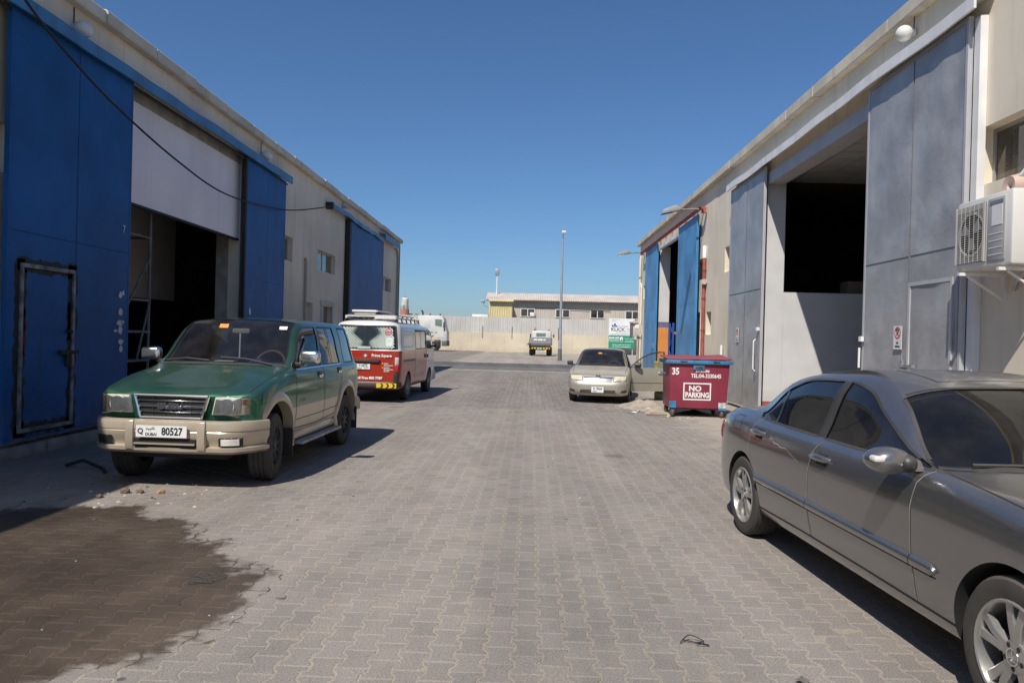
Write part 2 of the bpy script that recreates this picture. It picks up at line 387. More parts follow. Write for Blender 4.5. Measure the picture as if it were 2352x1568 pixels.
concrete = mat('rough_concrete', (0.30, 0.275, 0.24), 0.9, var=0.25, vsc=3, bump=0.01, bsc=25, fine=0.1)
alu = mat('window_aluminium', (0.42, 0.41, 0.39), 0.45, metal=0.5, var=0.05)
win_glass = glass('dusty_window_glass', (0.35, 0.36, 0.35), 0.30)
black_m = mat('black_rubber', (0.02, 0.02, 0.02), 0.7, var=0.1)
rust = mat('rusty_steel', (0.16, 0.075, 0.045), 0.85, var=0.4, vsc=12, bump=0.003, bsc=60)
red_rail_m = mat('red_oxide_paint', (0.34, 0.075, 0.06), 0.6, var=0.25, vsc=6, dust=0.25)
soot = mat('scorched_paint', (0.025, 0.028, 0.032), 0.8, var=0.3, vsc=14)
steel = mat('bare_steel', (0.34, 0.34, 0.35), 0.5, metal=0.5, var=0.25, vsc=10)

def window(parent, X, dirx, ya, yb, za, zb, deep=0.16, n=2, fm=None, gm=None):
    """recessed aluminium window: part window (the frame) with its panes; dirx = +1 when the wall's outside is towards +X"""
    x = X - dirx * deep; t = 0.045; f = MB()
    f.box(x - .025, x + .025, ya, ya + t, za, zb).box(x - .025, x + .025, yb - t, yb, za, zb)
    f.box(x - .025, x + .025, ya + t, yb - t, za, za + t).box(x - .025, x + .025, ya + t, yb - t, zb - t, zb)
    w_ = (yb - ya - 2 * t) / n
    for k in range(1, n): f.box(x - .02, x + .02, ya + t + k * w_ - .02, ya + t + k * w_ + .02, za + t, zb - t)
    fr = f.build('window', fm or alu, parent, world=True)
    for k in range(n):
        a = ya + t + k * w_ + (0.02 if k else 0); b = ya + t + (k + 1) * w_ - (0.02 if k < n - 1 else 0)
        MB().box(x - .004, x + .004, a, b, za + t, zb - t).build('pane', gm or win_glass, fr)
    return fr
def dented(X, dx, y0, y1, z0, z1, amp, seed, sc=1.6):
    """sheet-metal panel with shallow dents, its rim flat; dx = outward step"""
    mb = MB(); nu = max(4, int((y1 - y0) / 0.09)); nv = max(6, int((z1 - z0) / 0.09))
    def fn(u, v):
        e = min(1, 9 * u * (1 - u)) * min(1, 12 * v * (1 - v))
        y, z = y0 + u * (y1 - y0), z0 + v * (z1 - z0)
        d = MN.noise(Vector((y * sc, z * sc, seed))) + 0.5 * MN.noise(Vector((y * sc * 2.3, z * sc * 2.3, seed + 5)))
        return (X + dx * (0.004 + amp * d * e), y, z)
    mb.grid(fn, nu, nv)
    mb.grid(lambda u, v: (X - dx * 0.006, y0 + u * (y1 - y0), z0 + v * (z1 - z0)), 1, 1)
    return mb
def sliding_door(parent, X, dx, y0, y1, z0, z1, ysplit, zsplit, m, mtrim, amp, seed, skip=None, gap=0.012, trim=0.04, frame_label=None):
    fr = MB(); t = 0.045
    fr.box(min(X, X - dx * .05), max(X, X - dx * .05), y0, y1, z0, z1)
    for (a, b, c, d) in ((y0, y0 + trim, z0, z1), (y1 - trim, y1, z0, z1), (y0 + trim, y1 - trim, z0, z0 + trim), (y0 + trim, y1 - trim, z1 - trim, z1)):
        fr.box(min(X, X + dx * .014), max(X, X + dx * .014), a, b, c, d)
    door = fr.build('sliding_door', mtrim, parent, world=True)
    ye = [y0 + trim] + list(ysplit) + [y1 - trim]; ze = [z0 + trim] + list(zsplit) + [z1 - trim]
    for i in range(len(ye) - 1):
        for j in range(len(ze) - 1):
            if skip and (i, j) in skip: continue
            dented(X + dx * 0.008, dx, ye[i] + gap / 2, ye[i + 1] - gap / 2, ze[j] + gap / 2, ze[j + 1] - gap / 2, amp, seed + i * 3.1 + j * 7.7).build('panel', m, door, smooth=True)
    return door
def hood(parent, m, y0, y1, x_wall, x_out, zb, zt, step, wav, seed, name='hood_panel'):
    """folded sheet-metal rain hood over the door track, in lapped lengths"""
    y = y0; k = 0
    while y < y1 - 0.05:
        ye = min(y + step, y1); mb = MB(); nn = 6
        def P(u, yy):
            dz = wav * MN.noise(Vector((yy * 0.9, seed, 0.3))); dx = wav * MN.noise(Vector((yy * 0.9, seed + 9, 0.7))) * 0.8
            prof = [(x_wall, zt + 0.05), (x_out, zt), (x_out, zb), (x_out + (x_wall - x_out) * 0.12, zb), (x_out + (x_wall - x_out) * 0.12, zt - 0.02), (x_wall, zt + 0.03)]
            x, z = prof[u]; return (x + (dx if 0 < u < 5 else 0), yy, z + (dz if 0 < u < 5 else 0))
        for i in range(nn):
            a, b = y + (ye - y) * i / nn, y + (ye - y) * (i + 1) / nn
            lap = 0.003 * (k % 2)
            for u in range(5): mb.add([P(u, a), P(u + 1, a), P(u + 1, b), P(u, b)], [(0, 1, 2, 3)])
        for yy in (y, ye): mb.add([P(u, yy) for u in range(6)], [tuple(range(6))])
        mb.build(name, m, parent, world=True); y = ye + 0.004; k += 1
def cornice(parent, xo, xi, zb, zt, y0, y1, step):
    s = 1 if xo > xi else -1; y = y0; kk = 0
    while y < y1 - 0.1:
        ye = min(y + step, y1); j = rnd.uniform(-.010, .010); a, b = y + .011, ye - .011
        poly = [(xi, zb + .02), (xo - s * .02, zb), (xo, zb + .02), (xo, zt - .03), (xo - s * .035, zt), (xi, zt + .015)]
        mb = MB(); mb.prism(poly, lambda p: (p[0] + j, a, p[1] + j), lambda p: (p[0] + j, b, p[1] + j))
        mb.build('cornice_panel', cornice_m, parent, world=True); y = ye; kk += 1

# ---- left warehouse
XL = -6.4
wl = thing('warehouse', 'cream warehouse on the left with two sets of blue sliding doors', 'warehouse', (XL, 15, 0))
H = [(11.05, 16.05, 0.0, 5.5), (18.2, 19.62, 3.5, 4.14), (20.98, 21.58, 0.95, 2.5), (22.52, 23.55, 0.12, 2.45), (21.92, 23.95, 3.52, 4.13), (31.67, 33.65, 3.55, 4.15), (6.4, 8.86, 3.46, 4.06)]
mb = MB(); wall_holes(mb, XL, XL - 0.25, -8, 35.5, 0, 6.06, H); mb.build('wall', stucco_l, wl, world=True)
mb = MB(); mb.box(XL - 16, XL - .25, 35.25, 35.5, 0, 6.0).box(XL - 16, XL - .25, -8, -7.75, 0, 6.0).box(XL - 16.25, XL - 16, -8, 35.5, 0, 6.0)
mb.build('outer_wall', stucco_l, wl, world=True)
mb = MB(); mb.prism([(XL - .05, 6.07), (XL - 8, 7.1), (XL - 16.2, 6.07), (XL - 16.2, 6.0), (XL - 8, 7.0), (XL - .05, 6.0)], lambda p: (p[0], -8, p[1]), lambda p: (p[0], 35.5, p[1])); mb.build('roof', grey_trim_m, wl, world=True)
cornice(wl, -6.24, -6.52, 6.035, 6.227, -8.0, 35.62, 1.43)
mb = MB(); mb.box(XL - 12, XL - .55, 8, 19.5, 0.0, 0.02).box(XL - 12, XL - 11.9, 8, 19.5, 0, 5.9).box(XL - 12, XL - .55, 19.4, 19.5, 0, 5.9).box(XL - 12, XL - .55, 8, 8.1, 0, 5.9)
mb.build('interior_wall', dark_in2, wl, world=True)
MB().box(XL - .52, XL - .255, 16.05, 16.4, 0, 5.9).build('pillar', concrete, wl, world=True)
MB().box(XL - 2.9, XL - 2.86, 9.0, 19.0, 2.35, 5.9).build('hanging_board', board_m, wl, world=True)
for k, y in enumerate((12.1, 12.9, 13.5, 14.6, 15.5, 16.4, 17.3)): MB().box(XL - 3.4, XL - 3.33, y, y + .05, 0.02, 2.3).build('partition_stud', grey_trim_m, wl, world=True)
# white boarding in the head of the opening: four boards
for a, b in ((11.06, 12.3), (12.305, 13.6), (13.605, 14.95), (14.955, 16.04)):
    MB().box(XL - .07, XL - .03, a, b, 3.64, 5.26).build('fascia_board', board_m, wl, world=True)
MB().box(XL - .08, XL - .02, 11.06, 16.04, 5.262, 5.49).build('lintel', concrete, wl, world=True)
MB().box(XL - .09, XL - .015, 11.06, 16.04, 3.60, 3.638).build('board_rail', black_m, wl, world=True)
# kerb of rough concrete under the doors: cast lengths
y = -6
while y < 11.2:
    e = min(y + rnd.uniform(1.0, 1.6), 11.2); j = rnd.uniform(-.03, .02)
    MB().box(XL + .002, XL + 0.20 + j, y + .012, e - .012, -0.02, 0.17 + j).build('kerb_block', concrete, wl, world=True, bevel=0.03); y = e
window(wl, XL, 1, 18.2, 19.62, 3.5, 4.14); window(wl, XL, 1, 21.92, 23.95, 3.52, 4.13); window(wl, XL, 1, 31.67, 33.65, 3.55, 4.15); window(wl, XL, 1, 6.4, 8.86, 3.46, 4.06)
d_ = MB().box(XL - .2, XL - .16, 20.98, 21.58, .95, 2.5).build('recess_panel', stucco_l, wl, world=True)
d_ = MB().box(XL - .17, XL - .13, 22.52, 23.55, .12, 2.45).build('side_door', mat('brown_door', (0.22, 0.18, 0.13), 0.6), wl, world=True)
mb = MB(); mb.box(XL, XL + .05, 22.36, 22.52, .1, 2.6).box(XL, XL + .05, 23.55, 23.70, .1, 2.6).box(XL, XL + .07, 22.3, 23.76, 2.46, 2.62)
mb.build('door_surround', cornice_m, wl, world=True)
# near blue door with a welded wicket, leaf beyond the opening, far blue door
XD = XL + 0.17
d1 = sliding_door(wl, XD, 1, 8.62, 11.30, 0.21, 5.42, [9.95], [2.77], blue_m, blue_m, 0.004, 1.0)
mb = MB(); t = .05; A = XD + .018
for (a, b, c, d) in ((8.84, 8.89, .31, 2.39), (9.87, 9.92, .31, 2.39), (8.89, 9.87, 2.34, 2.39), (8.89, 9.87, .31, .36)): mb.box(A, A + .022, a, b, c, d)
mb.build('wicket_frame', mat('burnt_steel', (.20, .20, .21), .6, metal=.3, var=.6, vsc=5), d1)
# scorched paint beside the welds: ragged flakes lying on the sheet
def ragged(y0, y1, z0, z1, n, jit, seed):
    rr = random.Random(seed); top = [(y0 + (y1 - y0) * i / n, z1 + rr.uniform(-jit, jit)) for i in range(n + 1)]
    bot = [(y0 + (y1 - y0) * i / n, z0 + rr.uniform(-jit, jit)) for i in range(n + 1)]
    if abs(y1 - y0) < abs(z1 - z0):
        l = [(y0 + rr.uniform(-jit, jit), z0 + (z1 - z0) * i / n) for i in range(n + 1)]; r_ = [(y1 + rr.uniform(-jit, jit), z0 + (z1 - z0) * i / n) for i in range(n + 1)]
        bot, top = l, r_
    mb = MB()
    for i in range(n): mb.add([(A - .004, *bot[i]), (A - .004, *bot[i + 1]), (A - .004, *top[i + 1]), (A - .004, *top[i])], [(0, 1, 2, 3)])
    return mb
for k, a in enumerate(((8.77, 8.96, .25, 2.44, 26, .03), (9.80, 9.99, .25, 2.45, 26, .03), (8.80, 9.97, 2.28, 2.46, 22, .03), (8.80, 9.97, .27, .42, 22, .03))):
    ragged(*a, 11 + k).build('scorch_mark', soot, d1)
ragged(8.86, 8.98, 1.25, 1.85, 10, .02, 31).build('primer_patch', mat('red_primer', (0.11, 0.012, 0.012), 0.7, var=.3, vsc=9), d1)
ragged(9.79, 9.86, 1.45, 1.95, 10, .02, 33).build('primer_patch', MATS['red_primer'], d1)
mb = MB(); mb.box(A, A + .05, 9.60, 9.98, 1.26, 1.31).box(A, A + .03, 9.74, 9.82, 1.10, 1.30); mb.build('bolt', black_m, d1)
MB().tube([(A, 9.8, 1.56), (A + .06, 9.8, 1.56)], .03, 10).build('lock', black_m, d1)
paper = mat('torn_paper', (0.62, 0.61, 0.60), 0.9, var=.1)
rr = random.Random(5)
for (y, z, a, b) in ((11.05, 2.12, .06, .10), (11.13, 2.16, .04, .08), (11.07, 1.86, .07, .12), (11.06, 1.70, .12, .10), (11.07, 1.60, .08, .14), (10.94, 1.58, .06, .05), (11.09, 1.42, .09, .09), (11.09, 1.31, .06, .10), (11.13, 1.72, .05, .06)):
    q = [(A + .002, y + a * (math.cos(t) * rr.uniform(.6, 1)), z + b * .6 * (math.sin(t) * rr.uniform(.6, 1))) for t in [k * math.pi / 4 + .3 for k in range(8)]]
    MB().add(q, [tuple(range(8))]).build('paper_scrap', paper, d1)
text('7', 0.17, white_trim, d1, (A + .003, 11.11, 3.12), (0, 1, 0), (0, 0, 1), name='number', sx=0.8)
d2 = sliding_door(wl, XD, 1, 15.93, 18.45, 0.15, 5.40, [17.2], [2.79], blue_m, blue_m, 0.004, 4.0)
ragged(16.2, 16.29, 2.0, 2.14, 4, .02, 77).build('paper_scrap', paper, d2)
MB().box(XD - .03, XD + .02, 15.85, 15.925, .15, 5.42).build('door_guide', black_m, wl, world=True)
d3 = sliding_door(wl, XD - .02, 1, 25.3, 30.95, 0.12, 5.5, [26.8, 28.15, 29.5], [2.83], blue_m, blue_m, 0.006, 8.0)
MB().box(XL, XD + .01, 25.08, 25.295, .12, 5.5).build('door_guide', black_m, wl, world=True)
hood(wl, blue_hood_m, 4.0, 18.62, XL, -6.1, 5.375, 5.545, 1.22, 0.03, 3.0)
hood(wl, blue_hood_m, 22.8, 30.6, XL, -6.16, 5.49, 5.62, 1.3, 0.10, 5.0)
hood(wl, blue_hood_m, 30.7, 34.0, XL, -6.10, 5.60, 5.82, 3.4, 0.03, 6.5)
MB().box(XL + .02, -6.17, 22.62, 22.80, 5.46, 5.66).build('track_end', black_m, wl, world=True)
MB().tube([(-6.25, 4, 5.36), (-6.25, 18.6, 5.36)], .025, 6).build('door_track', black_m, wl, world=True)

# ---- right warehouse
XR = 5.5
wr = thing('warehouse', 'pale warehouse on the right with tall grey sliding doors', 'warehouse', (XR, 18, 0))
H = [(11.95, 17.55, 0.0, 5.62), (5.6, 9.33, 3.65, 4.36), (20.0, 21.3, 3.65, 4.37), (22.73, 23.37, 1.89, 2.6), (23.72, 25.2, 3.68, 4.36), (23.72, 25.2, 0.3, 2.63), (27.0, 32.0, 0.0, 5.72), (35.9, 36.5, 3.7, 4.35)]
mb = MB(); wall_holes(mb, XR, XR + 0.3, -8, 37.8, 0, 6.46, H); mb.build('wall', stucco_r, wr, world=True)
mb = MB(); mb.box(XR + .3, XR + 16, 37.55, 37.8, 0, 6.4).box(XR + .3, XR + 16, -8, -7.75, 0, 6.4).box(XR + 16, XR + 16.25, -8, 37.8, 0, 6.4); mb.build('outer_wall', stucco_r, wr, world=True)
mb = MB(); mb.prism([(XR + .05, 6.47), (XR + 8, 7.5), (XR + 16.2, 6.47), (XR + 16.2, 6.4), (XR + 8, 7.4), (XR + .05, 6.4)], lambda p: (p[0], -8, p[1]), lambda p: (p[0], 37.8, p[1])); mb.build('roof', grey_trim_m, wr, world=True)
cornice(wr, 5.34, 5.62, 6.44, 6.68, -8.0, 37.95, 1.5)
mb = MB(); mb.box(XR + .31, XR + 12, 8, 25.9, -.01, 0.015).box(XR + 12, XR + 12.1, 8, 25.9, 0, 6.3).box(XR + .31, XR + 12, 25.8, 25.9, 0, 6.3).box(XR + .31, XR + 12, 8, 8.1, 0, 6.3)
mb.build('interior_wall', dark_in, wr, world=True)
# white wall beside the opening and the jamb above it
MB().box(XR + .302, XR + 4.5, 17.56, 17.72, 0.016, 2.87).build('partition_wall', white_wall, wr, world=True)
MB().box(XR - .004, XR + .42, 17.545, 17.75, 0.0, 5.61).build('jamb', white_wall, wr, world=True)
MB().box(XR - .006, XR + .425, 17.543, 17.60, 0.0, 0.30).build('painted_skirting', red_rail_m, wr, world=True)
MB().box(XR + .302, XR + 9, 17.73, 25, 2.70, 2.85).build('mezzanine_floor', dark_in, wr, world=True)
MB().box(XR - .05, XR + .32, 11.9, 17.6, 5.36, 5.63).build('lintel', grey_trim_m, wr, world=True)
tile_m = mat('ceiling_tile', (0.40, 0.40, 0.39), 0.9, var=.06)
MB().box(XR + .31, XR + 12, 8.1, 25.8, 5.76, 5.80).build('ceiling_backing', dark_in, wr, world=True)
for i in range(9):
    for j in range(14):
        x, y = XR + .36 + i * .62, 10.2 + j * .62
        MB().box(x, x + .595, y, y + .595, 5.73, 5.757).build('ceiling_tile', tile_m, wr, world=True)
window(wr, XR, -1, 5.6, 9.33, 3.65, 4.36, n=6, deep=.2); window(wr, XR, -1, 20.0, 21.3, 3.65, 4.37, deep=.27); window(wr, XR, -1, 22.73, 23.37, 1.89, 2.6, deep=.27, n=1)
window(wr, XR, -1, 23.72, 25.2, 3.68, 4.36, deep=.25); window(wr, XR, -1, 35.9, 36.5, 3.7, 4.35, deep=.25, n=1)
MB().box(XR + .22, XR + .27, 23.72, 25.2, .3, 2.63).build('side_door', dark_in, wr, world=True)
XG = XR - 0.15
g1 = sliding_door(wr, XG, -1, 9.33, 12.05, 0.08, 5.76, [10.62], [2.92], grey_m, grey_trim_m, 0.020, 2.0, gap=.03, trim=.05)
# wicket in the near leaf: proud frame, latch bar, hinge line
mb = MB(); A = XG - .03
for (a, b, c, d) in ((9.50, 9.55, .12, 2.55), (10.55, 10.60, .12, 2.55), (9.55, 10.55, 2.50, 2.55)): mb.box(A, A + .02, a, b, c, d)
mb.build('wicket_frame', grey_trim_m, g1)
mb = MB(); mb.box(A - .05, A, 10.35, 10.72, 1.36, 1.40).box(A - .04, A, 10.64, 10.70, 1.30, 1.46).tube([(A - .03, 10.66, 1.40), (A - .03, 10.66, 1.56)], .012, 8); mb.build('latch', steel, g1)
mb = MB(); mb.tube([(A - .05, 11.98, 1.30), (A - .05, 11.98, 1.62)], .018, 8).box(A - .05, A, 11.94, 12.02, 1.72, 1.80); mb.build('handle', white_trim, g1)
g2 = sliding_door(wr, XG, -1, 17.33, 20.19, 0.06, 5.76, [18.65], [2.92], grey_m, grey_trim_m, 0.020, 6.0, gap=.03, trim=.05)
mb = MB(); mb.tube([(A - .03, 17.5, 1.0), (A - .08, 17.5, 1.05), (A - .08, 17.5, 1.7), (A - .03, 17.5, 1.75)], .016, 8).box(A - .06, A + .01, 17.36, 17.46, 1.95, 2.03); mb.build('handle', white_trim, g2)
white_sign = mat('sign_white', (0.72, 0.72, 0.70), 0.5, var=.05); red_sign = mat('sign_red', (0.45, 0.02, 0.03), 0.5, var=.05); black_print = mat('black_print', (0.02, 0.02, 0.022), 0.6, var=0)
def no_parking(y, z, wd, ht, label):
    s = thing('no_parking_sign', label, 'sign', (A - .004, y, z - ht / 2), group='no parking signs on the grey doors'); x = -.006
    MB().box(-.006, 0, -wd / 2, wd / 2, 0, ht).build('plate', white_sign, s)
    mb = MB(); c = ht * .70; r = wd * .36
    mb.lathe([(x - .001, r), (x - .001, r * .80), (x - .003, r * .80), (x - .003, r)], (0, 0, c), 'x', 24, closed=True)
    a = r * .62; mb.bar((x - .0025, a, c + a), (x - .0025, -a, c - a), .001, r * .2, up=(0, 1, -1)); mb.build('prohibition_ring', red_sign, s)
    text('P', r * 1.6, black_print, s, (x - .0012, 0, c), (0, -1, 0), (0, 0, 1), bold=.004)
    text('NO', ht * .13, black_print, s, (x - .0012, 0, ht * .27), (0, -1, 0), (0, 0, 1), bold=.002)
    text('PARKING', ht * .10, black_print, s, (x - .0012, 0, ht * .12), (0, -1, 0), (0, 0, 1), bold=.002)
no_parking(10.84, 1.78, 0.24, 0.34, 'no parking sign on the near grey door, right of the opening')
no_parking(19.15, 1.86, 0.24, 0.36, 'no parking sign on the far grey door leaf behind the red skip')
hood(wr, white_trim, 9.05, 20.3, XR, 5.23, 5.735, 5.90, 1.6, 0.028, 2.2)
MB().box(5.40, XR - .003, 9.19, 9.31, 0.05, 5.72).build('edge_post', white_trim, wr, world=True)
# far blue leaves on a red rail, painted wall behind the opening
b1 = sliding_door(wr, XG, -1, 24.28, 27.28, 0.1, 5.80, [], [2.93], blue2_m, blue2_m, 0.010, 12.0)
MB().box(XG - .03, XG + .05, 24.22, 24.277, .1, 5.82).build('edge_strip', mat('bright_blue_edge', (0.05, 0.22, 0.45), .5), wr, world=True)
b2 = sliding_door(wr, XG, -1, 31.88, 35.0, 0.1, 5.85, [], [3.05], blue2_m, blue2_m, 0.010, 15.0)
MB().box(XG - .04, XG + .05, 31.82, 31.877, .1, 5.85).build('edge_strip', MATS['bright_blue_edge'], wr, world=True)
mb = MB(); mb.tube([(XG - .04, 32.0, 1.5), (XG - .12, 32.3, 1.5)], .02, 8).box(XG - .06, XG - .02, 31.95, 32.1, 1.35, 1.6); mb.build('latch', steel, b2)
mb = MB(); mb.box(5.27, 5.33, 23.4, 36.2, 5.84, 5.92).box(5.22, 5.27, 23.4, 36.2, 5.90, 5.925)
for k in range(10): mb.box(5.23, XR, 24 + k * 1.3, 24.06 + k * 1.3, 5.90, 5.98)
mb.build('door_rail', red_rail_m, wr, world=True)
MB().box(XR - .06, XR - .003, 27.3, 31.8, 5.55, 5.74).build('lintel', white_trim, wr, world=True)
MB().box(XR - .003, XR + .44, 31.985, 32.2, 2.48, 5.7).build('jamb', white_wall, wr, world=True)
MB().box(XR - .003, XR + .445, 31.998, 32.2, 2.25, 2.479).build('purple_band', mat('purple_paint', (0.14, 0.12, 0.24), .8), wr, world=True)
MB().box(XR - .003, XR + .445, 31.997, 32.2, 0.0, 2.249).build('orange_dado', mat('orange_paint', (0.62, 0.24, 0.06), .8, var=.1), wr, world=True)
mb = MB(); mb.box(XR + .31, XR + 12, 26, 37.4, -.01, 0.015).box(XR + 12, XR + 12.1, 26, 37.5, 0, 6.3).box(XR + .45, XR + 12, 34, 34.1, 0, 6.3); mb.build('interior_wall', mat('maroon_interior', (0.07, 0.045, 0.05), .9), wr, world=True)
# ------------------------------------------------------------------ beyond the cross road
FB = mat('yellow_block_wall', (0.60, 0.52, 0.39), 0.9, var=.10, vsc=.35, streak=.3, scol=(0.46, 0.38, 0.28), low=.3, bump=.01, bsc=8)
fence_m = mat('white_sheet_fence', (0.52, 0.50, 0.46), 0.5, var=.08, vsc=.5, streak=.2, dust=.15)
yw = thing('boundary_wall', 'long yellowish block wall topped by pale metal sheet fencing', 'wall', (0, 88, 0))
for k in range(-14, 16):
    a = k * 4.0 + 1.0; MB().box(a + .006, a + 3.994, 88, 88.25, -.05, 2.2 + rnd.uniform(-.015, .015)).build('wall_bay', FB, yw, world=True)
for k in range(-46, 48):
    a = k * 0.56; mb = MB(); z1 = 4.06 + rnd.uniform(-.02, .02)
    p = [(0, 0), (.03, -.035), (.09, -.035), (.12, 0), (.29, 0), (.31, -.02), (.35, -.02), (.37, 0), (.545, 0)]
    vs_ = [(a + x, 88.05 + y, z) for z in (2.205, z1) for x, y in p]; nn = len(p)
    mb.add(vs_, [(i, i + 1, nn + i + 1, nn + i) for i in range(nn - 1)]); mb.build('fence_sheet', fence_m, yw, world=True)
for x in (-26, -13.5, -5.7, -2.2, 0.6, 3.3, 14, 22): MB().box(x, x + .05, 87.93, 87.985, 1.55, 3.0).build('fence_post', rust, yw, world=True)

hs_m = mat('beige_cladding', (0.50, 0.445, 0.375), 0.6, var=.08, vsc=.4, streak=.2, dust=.15)
roof_m = mat('faded_roof_sheet', (0.54, 0.48, 0.42), 0.7, var=.12, vsc=.5, streak=.3, dust=.2)
yel_m = mat('yellow_cladding', (0.62, 0.52, 0.27), 0.6, var=.08, vsc=.6)
hs = thing('site_building', 'long beige corrugated site building with sheet roof behind the fence', 'building', (10, 97, 0))
def corrugated(name, m, parent, P, n, amp, nrm, world=True):
    """P(u,v) surface, u across the ribs"""
    mb = MB(); nm = Vector(nrm)
    mb.grid(lambda u, v: Vector(P(u, v)) + nm * (amp if int(round(u * n)) % 2 else 0), n, 1)
    return mb.build(name, m, parent, world=world)
corrugated('wall', hs_m, hs, lambda u, v: (-5.2 + u * 42, 96, v * 6.5), 336, .04, (0, -1, 0))
MB().box(-5.2, 36.8, 96.05, 103, 0, 6.3).build('core_wall', hs_m, hs, world=True)
corrugated('roof', roof_m, hs, lambda u, v: (-5.85 + u * 43, 95.3 + v * 4.2, 6.50 + v * 1.15), 300, .05, (0, -.2, 1))
corrugated('rear_roof', roof_m, hs, lambda u, v: (-5.85 + u * 43, 103.7 - v * 4.2, 6.50 + v * 1.15), 300, .05, (0, .2, 1))
MB().prism([(95.9, 6.35), (99.5, 7.55), (103.1, 6.35)], lambda p: (-5.2, p[0], p[1]), lambda p: (-5.1, p[0], p[1])).build('gable', hs_m, hs, world=True)
MB().box(-5.8, 37, 95.35, 95.5, 6.36, 6.46).build('eaves_beam', mat('dark_eaves', (.09, .08, .07), .8), hs, world=True)
white_fr = mat('white_frame', (.70, .69, .66), .5, var=.05); dkglass = glass('dark_window_glass', (.12, .13, .14), .15)
for k, (a, b) in enumerate(((-1.33, .53), (3.19, 5.05), (7.70, 9.52), (12.2, 14.0), (16.7, 18.5), (21.2, 23.0))):
    x = 95.93; f = MB(); t = .09
    f.box(a, a + t, x - .05, x, 4.42, 5.5).box(b - t, b, x - .05, x, 4.42, 5.5).box(a + t, b - t, x - .05, x, 4.42, 4.5).box(a + t, b - t, x - .05, x, 5.42, 5.5).box((a + b) / 2 - .05, (a + b) / 2 + .05, x - .045, x, 4.5, 5.42)
    f = f.build('window', white_fr, hs, world=True)
    MB().box(a + t, (a + b) / 2 - .05, x - .02, x - .01, 4.5, 5.42).build('pane', dkglass, f); MB().box((a + b) / 2 + .05, b - t, x - .02, x - .01, 4.5, 5.42).build('pane', dkglass, f)
MB().box(-.1, .5, 95.45, 95.88, 4.45, 4.98).build('window_air_conditioner', white_fr, hs, world=True, bevel=.03)
corrugated('yellow_annex_wall', yel_m, hs, lambda u, v: (-5.3 + u * 2.95, 93.2, v * 6.05), 20, .05, (0, -1, 0))
MB().box(-5.28, -2.37, 93.22, 95.9, 0, 6.0).build('yellow_annex_body', yel_m, hs, world=True)
corrugated('awning', yel_m, hs, lambda u, v: (-5.3 + u * 3.1, 92.7 + v * .9, 6.16 + v * .32), 24, .05, (0, 0, 1))
MB().tube([(-.6, 95.85, 5.62), (3, 95.85, 5.66), (6, 95.85, 5.50), (10.3, 95.85, 5.44)], .03, 6).build('cable', black_m, hs, world=True)
def head_flood(mb, c, d, w_=.35, h=.22): mb.box(c[0] - w_ / 2, c[0] + w_ / 2, c[1] - .12, c[1] + .12, c[2] - h / 2, c[2] + h / 2)
p = thing('floodlight', 'small floodlight on a bracket at the corner of the beige site building', 'floodlight', (-5.35, 93.4, 5.4))
MB().tube([(0, 0, 0), (-.6, 0, .25), (-.65, 0, .6)], .04, 6).build('bracket', steel, p)
mb = MB(); head_flood(mb, (-.7, 0, .75), 0, .5, .35); mb.build('lamp_head', steel, p, bevel=.04)
p = thing('mast_light', 'white mast with a lamp rising above the beige roof', 'mast', (-4.6, 98.5, 0))
MB().tube([(0, 0, 0), (0, 0, 10.2)], [.11, .08], 10).build('pole', white_fr, p)
mb = MB(); mb.box(-.28, .28, -.2, .2, 9.9, 10.75); mb.build('lamp_head', steel, p, bevel=.05)
tag(MB().box(-7.7, -5.6, 97, 103, 0, 4.62).build('white_cabin', white_fr, bevel=.05), 'white flat-roofed cabin at the left end of the beige site building', 'cabin')
# silo tower far behind
tw = thing('silo_tower', 'distant white and red round tower left of the white truck', 'tower', (-44.45, 260, 0))
MB().lathe([(0, 0), (0, 1.55), (10.7, 1.55), (10.7, 0)], (0, 0, 0), 'z', 24).build('red_base', mat('faded_red_paint', (.42, .17, .13), .8, var=.1, vsc=.4), tw, smooth=True)
MB().lathe([(10.7, 1.25), (14.4, 1.25), (14.8, .8), (14.8, 0)], (0, 0, 0), 'z', 24).build('silo', mat('aged_white_paint', (.58, .55, .49), .8, var=.15, vsc=.5, streak=.4), tw, smooth=True)
MB().lathe([(14.7, .35), (15.3, .35), (15.6, .1)], (0, 0, 0), 'z', 12).build('cap', steel, tw)
mb = MB()
for z in (11.2, 11.8): mb.lathe([(z, 1.6), (z + .06, 1.6), (z + .06, 1.54), (z, 1.54)], (0, 0, 0), 'z', 20, closed=True)
for k in range(14): a = k * math.pi / 7; mb.tube([(1.57 * math.cos(a), 1.57 * math.sin(a), 10.7), (1.57 * math.cos(a), 1.57 * math.sin(a), 11.85)], .03, 4)
mb.build('railing', steel, tw)
MB().box(-.5, .25, -1.3, -1.2, 10.75, 12.3).build('door', steel, tw)
tag(MB().box(-48, -41.0, 262, 270, 0, 9.35).build('far_shed', mat('far_grey', (.38, .35, .31), .9)), 'low grey block behind the distant round tower', 'building')
